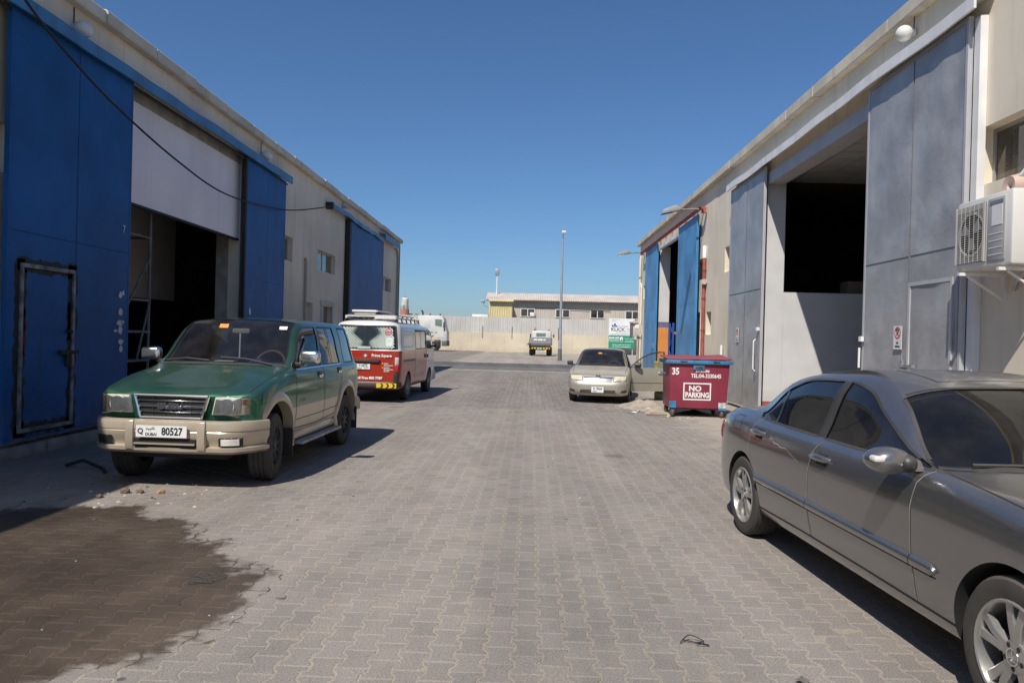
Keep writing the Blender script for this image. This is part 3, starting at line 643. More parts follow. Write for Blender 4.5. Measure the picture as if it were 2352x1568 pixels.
# street lamp
lp = thing('street_lamp', 'tall galvanised street lamp with a small head beyond the road', 'street lamp', (2.29, 56.4, 0))
galv = mat('galvanised_steel', (.42, .42, .42), .5, metal=.5, var=.1, vsc=3, dust=.1)
MB().tube([(0, 0, -.05), (0, 0, 9.3)], [.14, .06], 14).build('pole', galv, lp, smooth=True)
MB().tube([(0, 0, 0), (0, 0, .9)], [.165, .15], 14).build('base_sleeve', mat('dark_base_paint', (.12, .12, .12), .7), lp, smooth=True)
MB().tube([(0, 0, 9.25), (.02, -.2, 9.5), (.05, -.6, 9.6)], .04, 8).build('arm', galv, lp)
MB().box(-.12, .20, -1.1, -.5, 9.55, 9.72).build('lamp_head', white_fr, lp, bevel=.04)
# sign boards
sg = thing('sign_board', 'white and green company sign board standing by the boundary wall', 'sign', (10.6, 86.2, 0))
green = mat('sign_green', (.02, .26, .15), .5, var=.06, vsc=.5); navy = mat('sign_navy', (.05, .06, .30), .5, var=0); wpr = mat('white_print', (.78, .78, .76), .6, var=0)
MB().box(-1.49, 1.47, -.04, .04, 2.256, 4.21).build('upper_board', white_sign, sg); MB().box(-1.49, 1.47, -.04, .04, .74, 2.25).build('lower_board', green, sg)
for x in (-1.3, 1.25): MB().box(x, x + .1, .05, .14, 0, 4.1).build('post', hs_m, sg)
ex, ey = (1, 0, 0), (0, 0, 1); q = -.046
text('KLICK', .52, mat('dark_print', (.06, .06, .09), .6, var=0), sg, (-.45, q, 2.92), ex, ey, bold=.012, sx=1.1)
text('TEL: 04-2975455, FAX: 04-2975465, DUBAI', .13, black_print, sg, (-.05, q, 2.38), ex, ey)
text('ENGINEERING & CONSULTANTS', .10, black_print, sg, (.1, q, 2.62), ex, ey); text('PROJECT MANAGEMENT', .08, black_print, sg, (-.7, q, 4.05), ex, ey); text('CONSULTANT', .08, black_print, sg, (-.95, q, 3.9), ex, ey)
text('Klick Engineering', .12, black_print, sg, (.9, q, 3.02), ex, ey); text('Consultants', .12, black_print, sg, (.9, q, 2.85), ex, ey)
for (a, b, c, d) in ((-1.15, -.95, 3.22, 3.45), (-.90, -.70, 3.22, 3.62), (-.66, -.52, 3.22, 3.40)): MB().box(a, b, q - .003, q, c, d).build('logo_block', navy, sg)
MB().tube([(-.5, q, 3.25), (-.3, q, 3.35), (-.1, q, 3.2), (.1, q, 3.34), (.35, q, 3.2), (.7, q, 3.36)], .018, 5).build('logo_line', navy, sg)
text('ARAB ASIA', .30, wpr, sg, (-.85, q, 1.95), ex, ey, bold=.012, sx=.85); text('CONTRACTING (L.L.C)', .15, wpr, sg, (-.85, q, 1.72), ex, ey, bold=.004)
text('Tel: 04 2656860  Fax: 04 2656870  P.O.Box: 19692, Dubai, U.A.E', .13, wpr, sg, (0, q, 1.15), ex, ey, sx=.62, bold=.004); text('Mob: 055 2240240  Email: arabasia66@gmail.com', .13, wpr, sg, (0, q, .92), ex, ey, sx=.8, bold=.004)
mb = MB(); mb.prism([(-.2, 1.95), (0, 2.12), (.2, 1.95), (.16, 1.95), (.16, 1.7), (.06, 1.7), (.06, 1.85), (-.06, 1.85), (-.06, 1.7), (-.16, 1.7), (-.16, 1.95)], lambda p: (p[0], q, p[1]), lambda p: (p[0], q - .003, p[1])); mb.build('logo_house', wpr, sg)
for (a, b) in ((-1.4, -.3), (-.22, .22), (.35, 1.4)): MB().box(a, b, q - .003, q, 1.52, 1.56).build('rule', wpr, sg)
def arabic(parent, m, x0, z0, s, q, strokes, name='lettering', axis=0):
    """Arabic script drawn as pen strokes (joined base line with rises and dots), right to left"""
    mb = MB()
    for st in strokes:
        pts = [(x0 + a * s, q, z0 + b * s) for a, b in st]
        if len(pts) == 1: mb.box(pts[0][0] - .05 * s, pts[0][0] + .05 * s, q - .002, q, pts[0][2] - .05 * s, pts[0][2] + .05 * s)
        else:
            for a, b in zip(pts, pts[1:]): mb.bar(a, b, .002, .085 * s, up=(0, 0, 1) if abs(b[2] - a[2]) < abs(b[0] - a[0]) else (1, 0, 0))
    return mb.build(name, m, parent)
AR1 = [[(3.2, .55), (3.0, .7), (2.85, .5), (3.05, .3), (3.2, .0), (2.9, -.1)], [(2.6, .4), (2.45, .1), (2.2, -.1)], [(2.0, .3), (2.0, .05), (1.3, .05), (1.3, .2)], [(1.6, -.15)], [(.9, .75), (.9, .05)], [(.7, .2), (.6, .05), (.45, .2), (.3, .05), (.15, .2), (.0, .05), (-.3, .05)], [(-.3, .05), (-.3, .3)], [(-.25, -.15)], [(-.55, .75), (-.55, .05)]]
arabic(sg, wpr, .55, 1.84, .26, q, AR1); arabic(sg, wpr, .50, 1.66, .18, q, [AR1[0], AR1[2], AR1[5], AR1[4]]); arabic(sg, wpr, 1.0, 1.66, .16, q, [AR1[2], AR1[5], AR1[4]])
arabic(sg, mat('grey_print', (.3, .3, .33), .6, var=0), .35, 3.32, .20, q, AR1)
# ------------------------------------------------------------------ things on and along the walls
bulb_m = mat('opal_globe', (.66, .65, .62), .35, var=.06, dust=.15)
def globe(loc, dx, label):
    t = thing('globe_lamp', label, 'lamp', loc, group='globe lamps on the warehouse walls')
    MB().tube([(-dx * .09, 0, 0), (-dx * .02, 0, 0)], .055, 12).build('holder', grey_trim_m, t, smooth=True)
    MB().tube([(-dx * .08, 0, .03), (-dx * .08, 0, .28)], .008, 5).build('conduit', black_m, t)
    MB().lathe([(.115 * math.cos(a), .115 * math.sin(a)) for a in [math.pi * k / 12 for k in range(13)]], (dx * .06, 0, -.02), 'x', 20).build('globe', bulb_m, t, smooth=True)
globe((-6.31, 10.06, 5.74), 1, 'opal globe lamp above the near blue door on the left wall')
globe((-6.31, 17.15, 5.76), 1, 'opal globe lamp above the far blue leaf beside the opening')
globe((5.38, 10.92, 6.22), -1, 'opal globe lamp above the near grey door on the right wall')
t = thing('lamp_fitting', 'broken lamp fitting without its globe below the left cornice', 'lamp', (-6.25, 24.6, 5.86))
MB().tube([(-.15, 0, 0), (.02, 0, 0)], .06, 8).build('holder', grey_trim_m, t); MB().tube([(-.12, 0, 0), (-.12, 0, .2)], .01, 5).build('conduit', black_m, t); MB().tube([(0, 0, 0), (.1, .08, -.05)], .012, 5).build('bracket_arm', steel, t)
# black cable sagging from the far track back over the near door
cp = [(-5.60, 7.0, 5.80), (-5.72, 8.15, 5.24), (-5.84, 9.30, 4.94), (-5.96, 10.6, 4.72), (-6.05, 12.4, 4.48), (-6.10, 14.3, 4.33), (-6.14, 16.6, 4.47), (-6.16, 19.0, 4.78), (-6.2, 22.6, 5.52)]
CABLE = cp
# drain pipes
def pipe(label, pts, r, m, cat='pipe', name='drain_pipe', group=None):
    return tag(MB().tube(pts, r, 10).build(name, m, smooth=True), label, cat, group)
tan = mat('tan_pipe', (.40, .35, .28), .6, var=.1, streak=.2); ivory = mat('ivory_pipe', (.62, .58, .48), .5, var=.08, dust=.15)
pipe('thin tan pipe ending half way up the left wall by the recess', [(-6.35, 20.68, -.01), (-6.35, 20.68, 3.62), (-6.37, 20.68, 3.72)], .035, tan)
pipe('tan downpipe at the far corner of the left warehouse', [(-6.33, 34.85, -.01), (-6.33, 34.85, 5.2), (-6.33, 34.5, 5.6), (-6.33, 34.2, 5.62)], .05, tan)
pipe('thin black cable down the far corner of the left warehouse', [(-6.36, 35.4, -.01), (-6.36, 35.4, 6.0)], .02, black_m, 'cable', 'wall_cable')
rp = thing('red_pipe', 'red fire pipe with a white cap standing against the right wall', 'pipe', (5.43, 23.50, 0))
MB().tube([(0, 0, -.01), (0, 0, 4.3)], .055, 12).build('riser', red_rail_m, rp, smooth=True); MB().tube([(0, 0, 4.3), (0, 0, 4.66), (0, 0, 4.70)], [.062, .062, .03], 12).build('cap', white_trim, rp, smooth=True)
for z in (1.1, 2.0, 3.0, 3.9): MB().lathe([(z, .056), (z, .07), (z + .05, .07), (z + .05, .056)], (0, 0, 0), 'z', 12, closed=True).build('clamp', rust, rp)
MB().tube([(0, -.02, 3.55), (-.02, -.16, 3.55)], [.05, .09], 12).build('bell', mat('bell_grey', (.45, .36, .34), .6), rp, smooth=True)
pipe('short white pipe stub at the foot of the right wall', [(5.43, 21.15, -.01), (5.43, 21.15, 1.5), (5.43, 21.15, 1.58)], .04, white_trim, name='pipe_stub')
pipe('pale pipe beside the red fire pipe on the right wall', [(5.44, 23.74, -.01), (5.44, 23.74, 2.7)], .045, ivory)
pipe('ivory downpipe at the far corner of the right warehouse', [(5.42, 37.2, -.01), (5.42, 37.2, 5.7), (5.46, 37.2, 5.9)], .06, ivory)
pipe('second ivory pipe nearest the far right corner, with an elbow', [(5.43, 36.7, -.01), (5.43, 36.7, 4.3), (5.43, 36.9, 4.5)], .045, ivory)
# meter box with its cable loop
bx = thing('meter_box', 'grey electricity meter box with a small hood on the far right corner', 'meter box', (5.22, 36.75, 1.85))
box_m = mat('meter_grey', (.48, .46, .41), .6, var=.08, dust=.2)
MB().box(-.2, .22, -.12, .1, 0, .68).build('case', box_m, bx, bevel=.015); MB().box(-.06, .12, -.14, -.121, .42, .60).build('meter_window', white_trim, bx)
MB().prism([(-.32, .72), (.05, .82), (.05, .80), (-.30, .64)], lambda p: (p[0], -.25, p[1]), lambda p: (p[0], .12, p[1])).build('hood', tan, bx)
MB().box(-.28, -.2, -.2, .1, -.05, .7).build('side_plate', mat('dark_plate', (.10, .10, .11), .6), bx)
MB().tube([(0, -.13, .4), (.05, -.16, .1), (.2, -.14, -.02), (.28, -.1, .2), (.25, -.05, .6)], .025, 8).build('cable', box_m, bx)
MB().tube([(.1, 0, 0), (.1, 0, -1.86)], .06, 8).build('post', concrete, bx)
# floodlights on arms
def flood(label, y, z, length):
    t = thing('floodlight', label, 'floodlight', (5.45, y, z), group='floodlights on the right warehouse')
    MB().tube([(0, 0, -.02), (-length * .45, 0, 0), (-length, 0, -.04)], .028, 8).build('arm', mat('weathered_arm', (.22, .19, .16), .6, var=.3, vsc=8), t)
    MB().box(-.12, .0, -.08, .08, -.12, .06).build('bracket', red_rail_m, t)
    mb = MB(); mb.prism([(-length + .08, .02), (-length - .12, .10), (-length - .50, -.06), (-length - .56, -.20), (-length - .2, -.12), (-length + .05, -.06)], lambda p: (p[0], -.15, p[1]), lambda p: (p[0], .15, p[1]))
    mb.build('lamp_head', mat('lamp_grey', (.30, .29, .27), .5, var=.1), t, bevel=.02)
    mb = MB(); mb.add([(-length - .52, -.12, -.195), (-length - .2, -.12, -.125), (-length - .2, .12, -.125), (-length - .52, .12, -.195)], [(0, 1, 2, 3)]); mb.build('lens', dkglass, t)
flood('floodlight on an arm at the near end of the red rail', 23.6, 5.86, .85); flood('floodlight on an arm at the far corner beside the ivory pipes', 36.3, 5.95, .75)
# ---- split air conditioner on wall brackets
ac = thing('air_conditioner', 'white outdoor air conditioner unit on a bracket below the right window', 'air conditioner', (5.0, 8.36, 2.52))
acm = mat('ac_white', (.66, .65, .61), .45, var=.05, dust=.15); acd = mat('ac_grey', (.38, .38, .38), .5, var=.05)
mb = MB(); D_, W_, Hh = .36, .50, .82
mb.box(0.0, D_, -W_, W_, .02, Hh); mb.build('case', acm, ac, bevel=.03)
MB().box(-.006, .002, -.07, .47, .09, .75).build('grille_back', mat('ac_back', (.40, .38, .34), .6, var=.1), ac)
MB().lathe([(-.0075, 0), (-.0075, .225)], (0, .20, .42), 'x', 36).build('fan_recess', mat('ac_dark', (.015, .015, .015), .8), ac)
mb = MB(); mb.lathe([(-.012, .225), (-.02, .24), (-.012, .255)], (0, .20, .42), 'x', 32); mb.build('fan_ring', acm, ac, smooth=True)
mb = MB()
for k in range(3):
    a = k * 2.094 + .4; mb.add([(-.010, .20 + .05 * math.cos(a - .5), .42 + .05 * math.sin(a - .5)), (-.010, .20 + .2 * math.cos(a - .35), .42 + .2 * math.sin(a - .35)), (-.012, .20 + .2 * math.cos(a + .45), .42 + .2 * math.sin(a + .45)), (-.012, .20 + .05 * math.cos(a + .5), .42 + .05 * math.sin(a + .5))], [(0, 1, 2, 3)])
mb.build('fan_blades', acd, ac)
mb = MB()
for k in range(25): z = .11 + k * .026; mb.box(-.030, -.026, -.06, .46, z, z + .006)
for k in range(7): y = -.05 + k * .083; mb.box(-.034, -.030, y, y + .006, .10, .745)
mb.box(-.034, -.02, -.075, -.06, .09, .755).box(-.034, -.02, .46, .475, .09, .755)
tag(mb.build('grille_wires', mat('ac_wire', (.46, .44, .40), .5), ac), kind='stuff')
MB().box(-.014, .002, -.40, -.10, .08, .76).build('service_panel', acd, ac, bevel=.01)
MB().box(-.018, -.0145, -.36, -.18, .46, .68).build('rating_label', white_sign, ac); MB().box(-.018, -.0145, -.37, -.14, .69, .73).build('name_badge', mat('badge_grey', (.2, .2, .22), .5), ac)
for k in range(4): MB().box(-.0175, -.0145, -.37, -.13, .14 + k * .075, .15 + k * .075).build('louvre_line', acm, ac)
for y in (-.36, .36):
    mb = MB(); mb.box(-.05, .50, y - .02, y + .02, -.035, .0).box(.46, .50, y - .02, y + .02, -.32, -.035); mb.bar((.46, y, -.3), (.05, y, -.04), .03, .02); mb.build('bracket', white_trim, ac)
MB().tube([(.3, -.3, .0), (.32, -.1, -.12), (.45, .1, -.1), (.48, .2, -.2)], .02, 8).build('hose', grey_trim_m, ac)
b_ = thing('wall_bell', 'small pinkish round wall fitting above the air conditioner', 'bell', (5.36, 8.35, 3.46))
MB().lathe([(0, .0), (-.09, .05), (-.10, .11), (0, .13)], (0, 0, 0), 'x', 20).build('dome', mat('bell_pink', (.52, .38, .31), .5), b_, smooth=True); MB().tube([(-.02, -.08, .1), (0, -.15, .17)], .02, 8).build('nipple', white_trim, b_)
# ---- scaffold tower inside the left opening
sc = thing('scaffold_tower', 'grey steel scaffold tower standing inside the dark left opening', 'scaffold', (-7.15, 12.2, 0.02))
scm = mat('scaffold_tube', (.16, .155, .15), .6, metal=.2, var=.3, vsc=6)
for x in (-.4, .4):
    for y in (-.72, .72): MB().tube([(x, y, 0), (x, y, 4.6)], .026, 8).build('upright', scm, sc, smooth=True)
for z in (.5, 1.05, 1.55, 2.1, 3.2, 4.2):
    for x in (-.4, .4): MB().tube([(x, -.76, z), (x, .76, z)], .022, 8).build('rail', scm, sc, smooth=True)
    for y in (-.72, .72): MB().tube([(-.42, y, z), (.42, y, z)], .022, 8).build('rung', scm, sc, smooth=True)
for x in (.42,): MB().tube([(x, -.72, 1.1), (x, .72, 2.9)], .02, 8).build('brace', scm, sc); MB().tube([(x, .3, 1.05), (x, .72, 2.1)], .02, 8).build('brace', scm, sc)
# ---- pallet racking inside the far opening
rk = thing('pallet_rack', 'blue and orange pallet racking just inside the far right opening', 'rack', (6.0, 30.6, .016))
rb = mat('rack_blue', (.02, .08, .30), .5); ro = mat('rack_orange', (.70, .16, .03), .5)
for x in (-.22, .75, 2.0):
    for y in (-.3, .5): MB().box(x, x + .08, y, y + .07, 0, 2.4).build('upright', rb, rk)
    mb = MB()
    for k in range(4): mb.bar((x + .04, -.27 if k % 2 else .53, .2 + k * .55), (x + .04, .53 if k % 2 else -.27, .75 + k * .55), .03)
    mb.build('lattice', rb, rk)
for z in (.75, 1.95):
    for y in (-.31, .56): MB().box(-.05, 2.0, y - .04, y, z, z + .1).build('beam', ro, rk)
for k in range(4): MB().box(-.1 + k * .28, .15 + k * .28, -.25, .25, .02, .62).build('crate', mat('pink_crate', (.46, .26, .24), .8, var=.2, vsc=9), rk)
tag(MB().box(7.7, 8.3, 18.2, 18.7, 2.855, 3.22).build('cardboard_box', mat('cardboard', (.30, .20, .12), .9), bevel=.008), 'brown cardboard box on the dark mezzanine above the white partition', 'box')
# ------------------------------------------------------------------ things standing in the lane
# cable (top-level)
def smooth_path(P, n=10):
    P = [Vector(p) for p in P]; out = []
    for i in range(len(P) - 1):
        a, b, c, d = P[max(i - 1, 0)], P[i], P[i + 1], P[min(i + 2, len(P) - 1)]
        for k in range(n):
            t = k / n; out.append(0.5 * ((2 * b) + (c - a) * t + (2 * a - 5 * b + 4 * c - d) * t * t + (3 * b - a - 3 * c + d) * t ** 3))
    return out + [P[-1]]
tag(MB().tube(smooth_path(CABLE), .016, 6).build('overhead_cable', black_m, smooth=True), 'black cable sagging across the upper left wall', 'cable')
# ---- red skip
binr = mat('skip_maroon', (.26, .022, .055), .5, var=.14, vsc=2.5, dust=.22, streak=.25, scol=(.18, .04, .05), bump=.004, bsc=4)
binb = mat('skip_blue', (.03, .19, .36), .5, var=.25, vsc=8, dust=.2)
chipped = mat('chipped_plate', (.42, .44, .45), .6, var=.4, vsc=20)
bn = thing('rubbish_skip', 'maroon wheeled rubbish skip with blue rim and white NO PARKING lettering', 'skip', (3.70, 16.25, 0), R(-1.5))
def skp(x, y, z): # tapering box: x -.655..+.655 at the rim
    k = (z - .2) / 1.0; return (x * (.94 + .06 * k) + .02 * k, .02 * (1 - k) + y * (.96 + .04 * k), z)
mb = MB(); p4 = [(-.65, 0), (.65, 0), (.65, 1.0), (-.65, 1.0)]
mb.add([skp(x, y, .2) for x, y in p4] + [skp(x, y, 1.19) for x, y in p4], [(0, 1, 2, 3), (0, 1, 5, 4), (1, 2, 6, 5), (2, 3, 7, 6), (3, 0, 4, 7)])
mb.build('body', binr, bn, bevel=.012)
mb = MB()
for (a, b, c, d) in ((-.71, .73, -.06, .02), (-.71, .73, 1.0, 1.06), (-.71, -.64, .02, 1.0), (.66, .73, .02, 1.0)): mb.box(a, b, c, d, 1.165, 1.245)
mb.build('rim', binb, bn, bevel=.012)
for (a, b, tilt) in ((-.69, .015, .02), (.025, .71, .045)):
    mb = MB(); mb.add([(a, -.04, 1.252), (b, -.04, 1.252 + tilt * .3), (b, 1.04, 1.30 + tilt), (a, 1.04, 1.30), (a, -.04, 1.275), (b, -.04, 1.275 + tilt * .3), (b, 1.04, 1.325 + tilt), (a, 1.04, 1.325)], [(0, 1, 2, 3), (4, 5, 6, 7), (0, 1, 5, 4), (1, 2, 6, 5), (2, 3, 7, 6), (3, 0, 4, 7)])
    lid = mb.build('lid', binr, bn, bevel=.006)
    m_ = (a + b) / 2; MB().tube([(m_ - .07, -.045, 1.24), (m_ - .07, -.075, 1.22), (m_ + .07, -.075, 1.22), (m_ + .07, -.045, 1.24)], .007, 6).build('lid_handle', black_m, lid)
MB().box(-.12, .12, -.03, -.004, 1.04, 1.164).build('hasp_plate', binb, bn, bevel=.006); MB().box(-.07, .07, -.045, -.031, 1.075, 1.12).build('hasp', rust, bn, bevel=.01)
MB().box(-.625, -.475, -.012, .02, .20, .345).build('corner_plate', binb, bn); MB().box(.44, .605, -.012, .02, .215, .335).build('corner_plate', chipped, bn); MB().box(.44, .60, -.013, .02, .165, .214).build('corner_plate', binb, bn)
MB().tube([(-.66, .4, .93), (-.74, .4, .95), (-.74, .55, .95), (-.66, .55, .93)], .014, 8).build('lifting_pin', binb, bn)
mb = MB(); mb.box(-.58, .58, .08, .92, .165, .198); mb.build('underframe', rust, bn)
for (x, y, m1) in ((-.55, .06, rust), (.52, .10, red_rail_m), (-.55, .88, rust), (.52, .88, rust)):
    f = MB(); f.box(x - .045, x - .035, y - .05, y + .04, .06, .165).box(x + .035, x + .045, y - .05, y + .04, .06, .165).box(x - .045, x + .045, y - .05, y + .05, .155, .168)
    f = f.build('castor_fork', m1, bn); MB().lathe([(-.028, .02), (-.03, .07), (-.015, .085), (.015, .085), (.03, .07), (.028, .02)], (x, y - .03, .085), 'x', 18, closed=True).build('castor_wheel', mat('castor_rubber', (.12, .10, .09), .8), f, smooth=True)
q = -.012
def sk(z): return .02 * (1 - (z - .2)) - .0062
text('35', .20, wpr, bn, (-.50, sk(.99), .99), ex, ey, bold=.007, sx=.8); text('24 HOURS', .065, wpr, bn, (.08, sk(1.0), 1.01), ex, ey, bold=.003); text('TEL:04-3330645', .120, wpr, bn, (.16, sk(.90), .905), ex, ey, sx=.82, bold=.003)
text('NO', .155, wpr, bn, (-.07, sk(.62), .625), ex, ey, bold=.006, sx=1.1); text('PARKING', .155, wpr, bn, (-.02, sk(.48), .485), ex, ey, bold=.006, sx=.80)
for (a, b, c, d) in ((-.325, .275, .725, .755), (-.325, .275, .375, .405), (-.325, -.297, .406, .724), (.247, .275, .406, .724)):
    MB().add([(a, sk(c), c), (b, sk(c), c), (b, sk(d), d), (a, sk(d), d)], [(0, 1, 2, 3)]).build('painted_border', wpr, bn)
# ---- painted tyres
def tyre_mesh(R_, r_, w_):
    mb = MB(); prof = [(-w_ * .38, r_), (-w_ * .5, r_ + (R_ - r_) * .35), (-w_ * .48, r_ + (R_ - r_) * .8), (-w_ * .36, R_), (w_ * .36, R_), (w_ * .48, r_ + (R_ - r_) * .8), (w_ * .5, r_ + (R_ - r_) * .35), (w_ * .38, r_)]
    mb.lathe(prof, (0, 0, w_ / 2), 'z', 28); return mb
yel = mat('tyre_yellow', (.50, .36, .08), .7, var=.3, vsc=7, dust=.3); grn = mat('tyre_green', (.20, .24, .14), .8, var=.25, vsc=7, dust=.35)
for k in range(5):
    mb = tyre_mesh(.32, .19, .215); mb.m = [(1 if (i // 7 + k * 4) % 14 < 5 else 0) for i in range(len(mb.f))]
    o = mb.build('painted_tyre', [grn, yel], smooth=True); o.location = (3.86 + rnd.uniform(-.04, .04), 21.1 + rnd.uniform(-.03, .03), k * .217 - .005); o.rotation_euler = (0, 0, rnd.uniform(0, 6))
    tag(o, ('bottom tyre', 'second tyre from the ground', 'middle tyre', 'second tyre from the top', 'topmost tyre')[k] + ' of the green and yellow painted stack behind the skip', 'tyre', 'painted tyres stacked behind the skip')
# ---- sand and rubble
def heap(name, cx, cy, rx, ry, h, seed, m, label=None):
    mb = MB(); n1, n2 = 14, 44
    def fn(u, v):
        a = 2 * math.pi * v; e = 1 + .3 * MN.noise(Vector((math.cos(a) * 1.5, math.sin(a) * 1.5, seed)))
        x, y = cx + u * rx * e * math.cos(a), cy + u * ry * e * math.sin(a)
        z = h * (1 - u) ** 1.3 * (1 + .7 * MN.noise(Vector((x * 4, y * 4, seed)))) + .015 * MN.noise(Vector((x * 14, y * 14, seed))) * (1 - u)
        return (x, y, z - .012 - .03 * max(0, .35 + .65 * MN.noise(Vector((x * 6, y * 6, seed + 3))) + u - 1) if u < .99 else -.03)
    mb.grid(fn, n1, n2); return tag(mb.build(name, m, smooth=True, sharp=80), kind='stuff')
sandm = mat('loose_sand', (.37, .32, .255), .95, var=.25, vsc=6, bump=.03, bsc=22, fine=.2, spec=.15)
heap('sand_heap', 2.95, 18.6, .85, 1.7, .17, 1.0, sandm); heap('sand_heap', 3.05, 16.9, .55, .7, .07, 4.0, sandm);
def stone(x, y, r, m, name, label, cat, group=None, z=0.0):
    bm = bmesh.new(); bmesh.ops.create_icosphere(bm, subdivisions=1, radius=r); rr = random.Random(int(x * 1000) + int(y * 77))
    for v in bm.verts: v.co *= rr.uniform(.65, 1.15); v.co.z *= .6
    me = bpy.data.meshes.new(name); bm.to_mesh(me); bm.free(); me.materials.append(m); o = bpy.data.objects.new(name, me); COL.objects.link(o)
    o.location = (x, y, z + r * .3); o.rotation_euler = (0, 0, rr.uniform(0, 6)); return tag(o, label, cat, group) if label else o
brk = mat('rubble_dark', (.13, .09, .07), .9, var=.3, vsc=20); rub = mat('rubble_pale', (.45, .40, .34), .9, var=.2, vsc=20)
stone(-3.96, 7.22, .06, brk, 'rubble_piece', 'largest dark lump of rubble in front of the green car', 'rubble'); stone(-3.82, 7.24, .045, brk, 'rubble_piece', 'dark lump right of the largest rubble piece by the green car', 'rubble')
stone(-4.08, 6.98, .04, brk, 'rubble_piece', 'small dark lump left of the largest rubble piece by the green car', 'rubble'); stone(-3.62, 7.26, .05, mat('rubble_orange', (.40, .22, .10), .9), 'rubble_piece', 'orange brown lump of rubble in front of the green car', 'rubble')
stone(3.02, 16.02, .07, mat('brick_yellow', (.42, .34, .20), .9), 'rubble_piece', 'yellowish lump beside the left wheel of the skip', 'rubble'); stone(2.55, 17.2, .07, rub, 'rubble_piece', 'pale lump in the sand left of the skip', 'rubble'); stone(2.85, 17.6, .08, rub, 'rubble_piece', 'pale lump on the sand heap behind the skip', 'rubble')
mb = MB(); rr = random.Random(21)
for k in range(170):
    c = (rr.gauss(2.9, .5), rr.gauss(17.6, 1.1)) if k < 110 else (rr.gauss(-3.7, .5), rr.gauss(7.2, .35))
    if k % 5 == 4: c = (rr.uniform(-4.5, 1.6), rr.uniform(3.4, 11))
    r = rr.uniform(.004, .018) if k % 5 == 4 else rr.uniform(.008, .03); zz = .01 if k % 5 == 4 else .03
    mb.add([(c[0] + r * rr.uniform(.6, 1.2) * a, c[1] + r * rr.uniform(.6, 1.2) * b, zz * 0 + d * r * .8) for a, b, d in ((1, 0, .1), (0, 1, .1), (-1, 0, .1), (0, -1, .1), (.1, .1, 1))], [(0, 1, 4), (1, 2, 4), (2, 3, 4), (3, 0, 4)], k % 3)
tag(mb.build('grit', [rub, brk, concrete]), kind='stuff')
mb = MB(); mb.tube(smooth_path([(0, 0, .006), (.06, .05, .03), (.13, .02, .01), (.08, -.03, .02), (.15, -.02, .006), (.02, .03, .01)], 6), .003, 5)
o = tag(mb.build('wire_scrap', black_m), 'small tangle of black wire on the paving near the silver grey car', 'wire'); o.location = (.93, 4.03, .004)
mb = MB(); mb.bar((2.6, 16.35, .02), (3.02, 16.15, .05), .025, .02); tag(mb.build('stick', mat('dark_wood', (.14, .09, .06), .9)), 'thin dark stick lying in the sand left of the skip', 'stick')
for (x, y, c, l) in ((2.42, 16.9, (.7, .68, .62), 'crumpled white scrap on the sand left of the skip'), (2.78, 16.75, (.60, .12, .06), 'small red scrap on the sand left of the skip'), (1.36, 3.60, (.12, .11, .10), 'dark dry leaf on the paving near the silver grey car')):
    rr = random.Random(int(x * 100)); r = .07 if x > 2 else .035
    q_ = [(x + r * rr.uniform(.6, 1.2) * math.cos(a), y + r * rr.uniform(.6, 1.2) * math.sin(a), rr.uniform(.004, .03)) for a in [k * math.pi / 4 for k in range(8)]] + [(x, y, .035)]
    tag(MB().add(q_, [(k, (k + 1) % 8, 8) for k in range(8)]).build('litter', mat('litter_%d' % int(x * 100), c, .8)), l, 'litter')
rubbish = mat('dark_rubbish', (.05, .045, .04), .9, var=.4, vsc=15)
heap('rubbish_heap', 3.75, 17.1, .5, .35, .10, 15.0, rubbish)

t = thing('scrap_frame', 'bent dark metal scrap lying by the kerb left of the green car', 'scrap metal', (-5.0, 8.35, 0))
MB().tube([(-.35, .12, .02), (-.1, .03, .10), (.22, -.1, .03), (.30, -.22, .02)], .020, 8).build('bent_bar', black_m, t)
# ------------------------------------------------------------------ vehicles
def pchip(t, Y, tq):
    t = np.asarray(t, float); Y = np.asarray(Y, float); h = np.diff(t); d = np.diff(Y, axis=0) / h[:, None]; n = len(t); m = np.zeros_like(Y)
    if n == 2: m[:] = d[0]
    else:
        for i in range(1, n - 1):
            w1, w2 = 2 * h[i] + h[i - 1], h[i] + 2 * h[i - 1]; a, b = d[i - 1], d[i]; ok = a * b > 0
            with np.errstate(all='ignore'): m[i] = np.where(ok, (w1 + w2) / (w1 / np.where(ok, a, 1) + w2 / np.where(ok, b, 1)), 0)
        m[0] = d[0]; m[-1] = d[-1]
    i = np.clip(np.searchsorted(t, tq, side='right') - 1, 0, n - 2); u = ((tq - t[i]) / h[i])[:, None]; hh = h[i][:, None]
    return (1 + 2 * u) * (1 - u) ** 2 * Y[i] + u * (1 - u) ** 2 * hh * m[i] + u * u * (3 - 2 * u) * Y[i + 1] + u * u * (u - 1) * hh * m[i + 1]
def refine(C, k):
    """interpolate a control net along its first axis, k steps per span"""
    out = []
    for j in range(C.shape[1]):
        P = C[:, j]; t = np.concatenate([[0], np.cumsum(np.linalg.norm(np.diff(P, axis=0), axis=1) + 1e-3)])
        tq = np.concatenate([[t[i] + (t[i + 1] - t[i]) * f / k for f in range(k)] for i in range(len(t) - 1)] + [[t[-1]]])
        out.append(pchip(t, P, tq))
    return np.stack(out, 1)
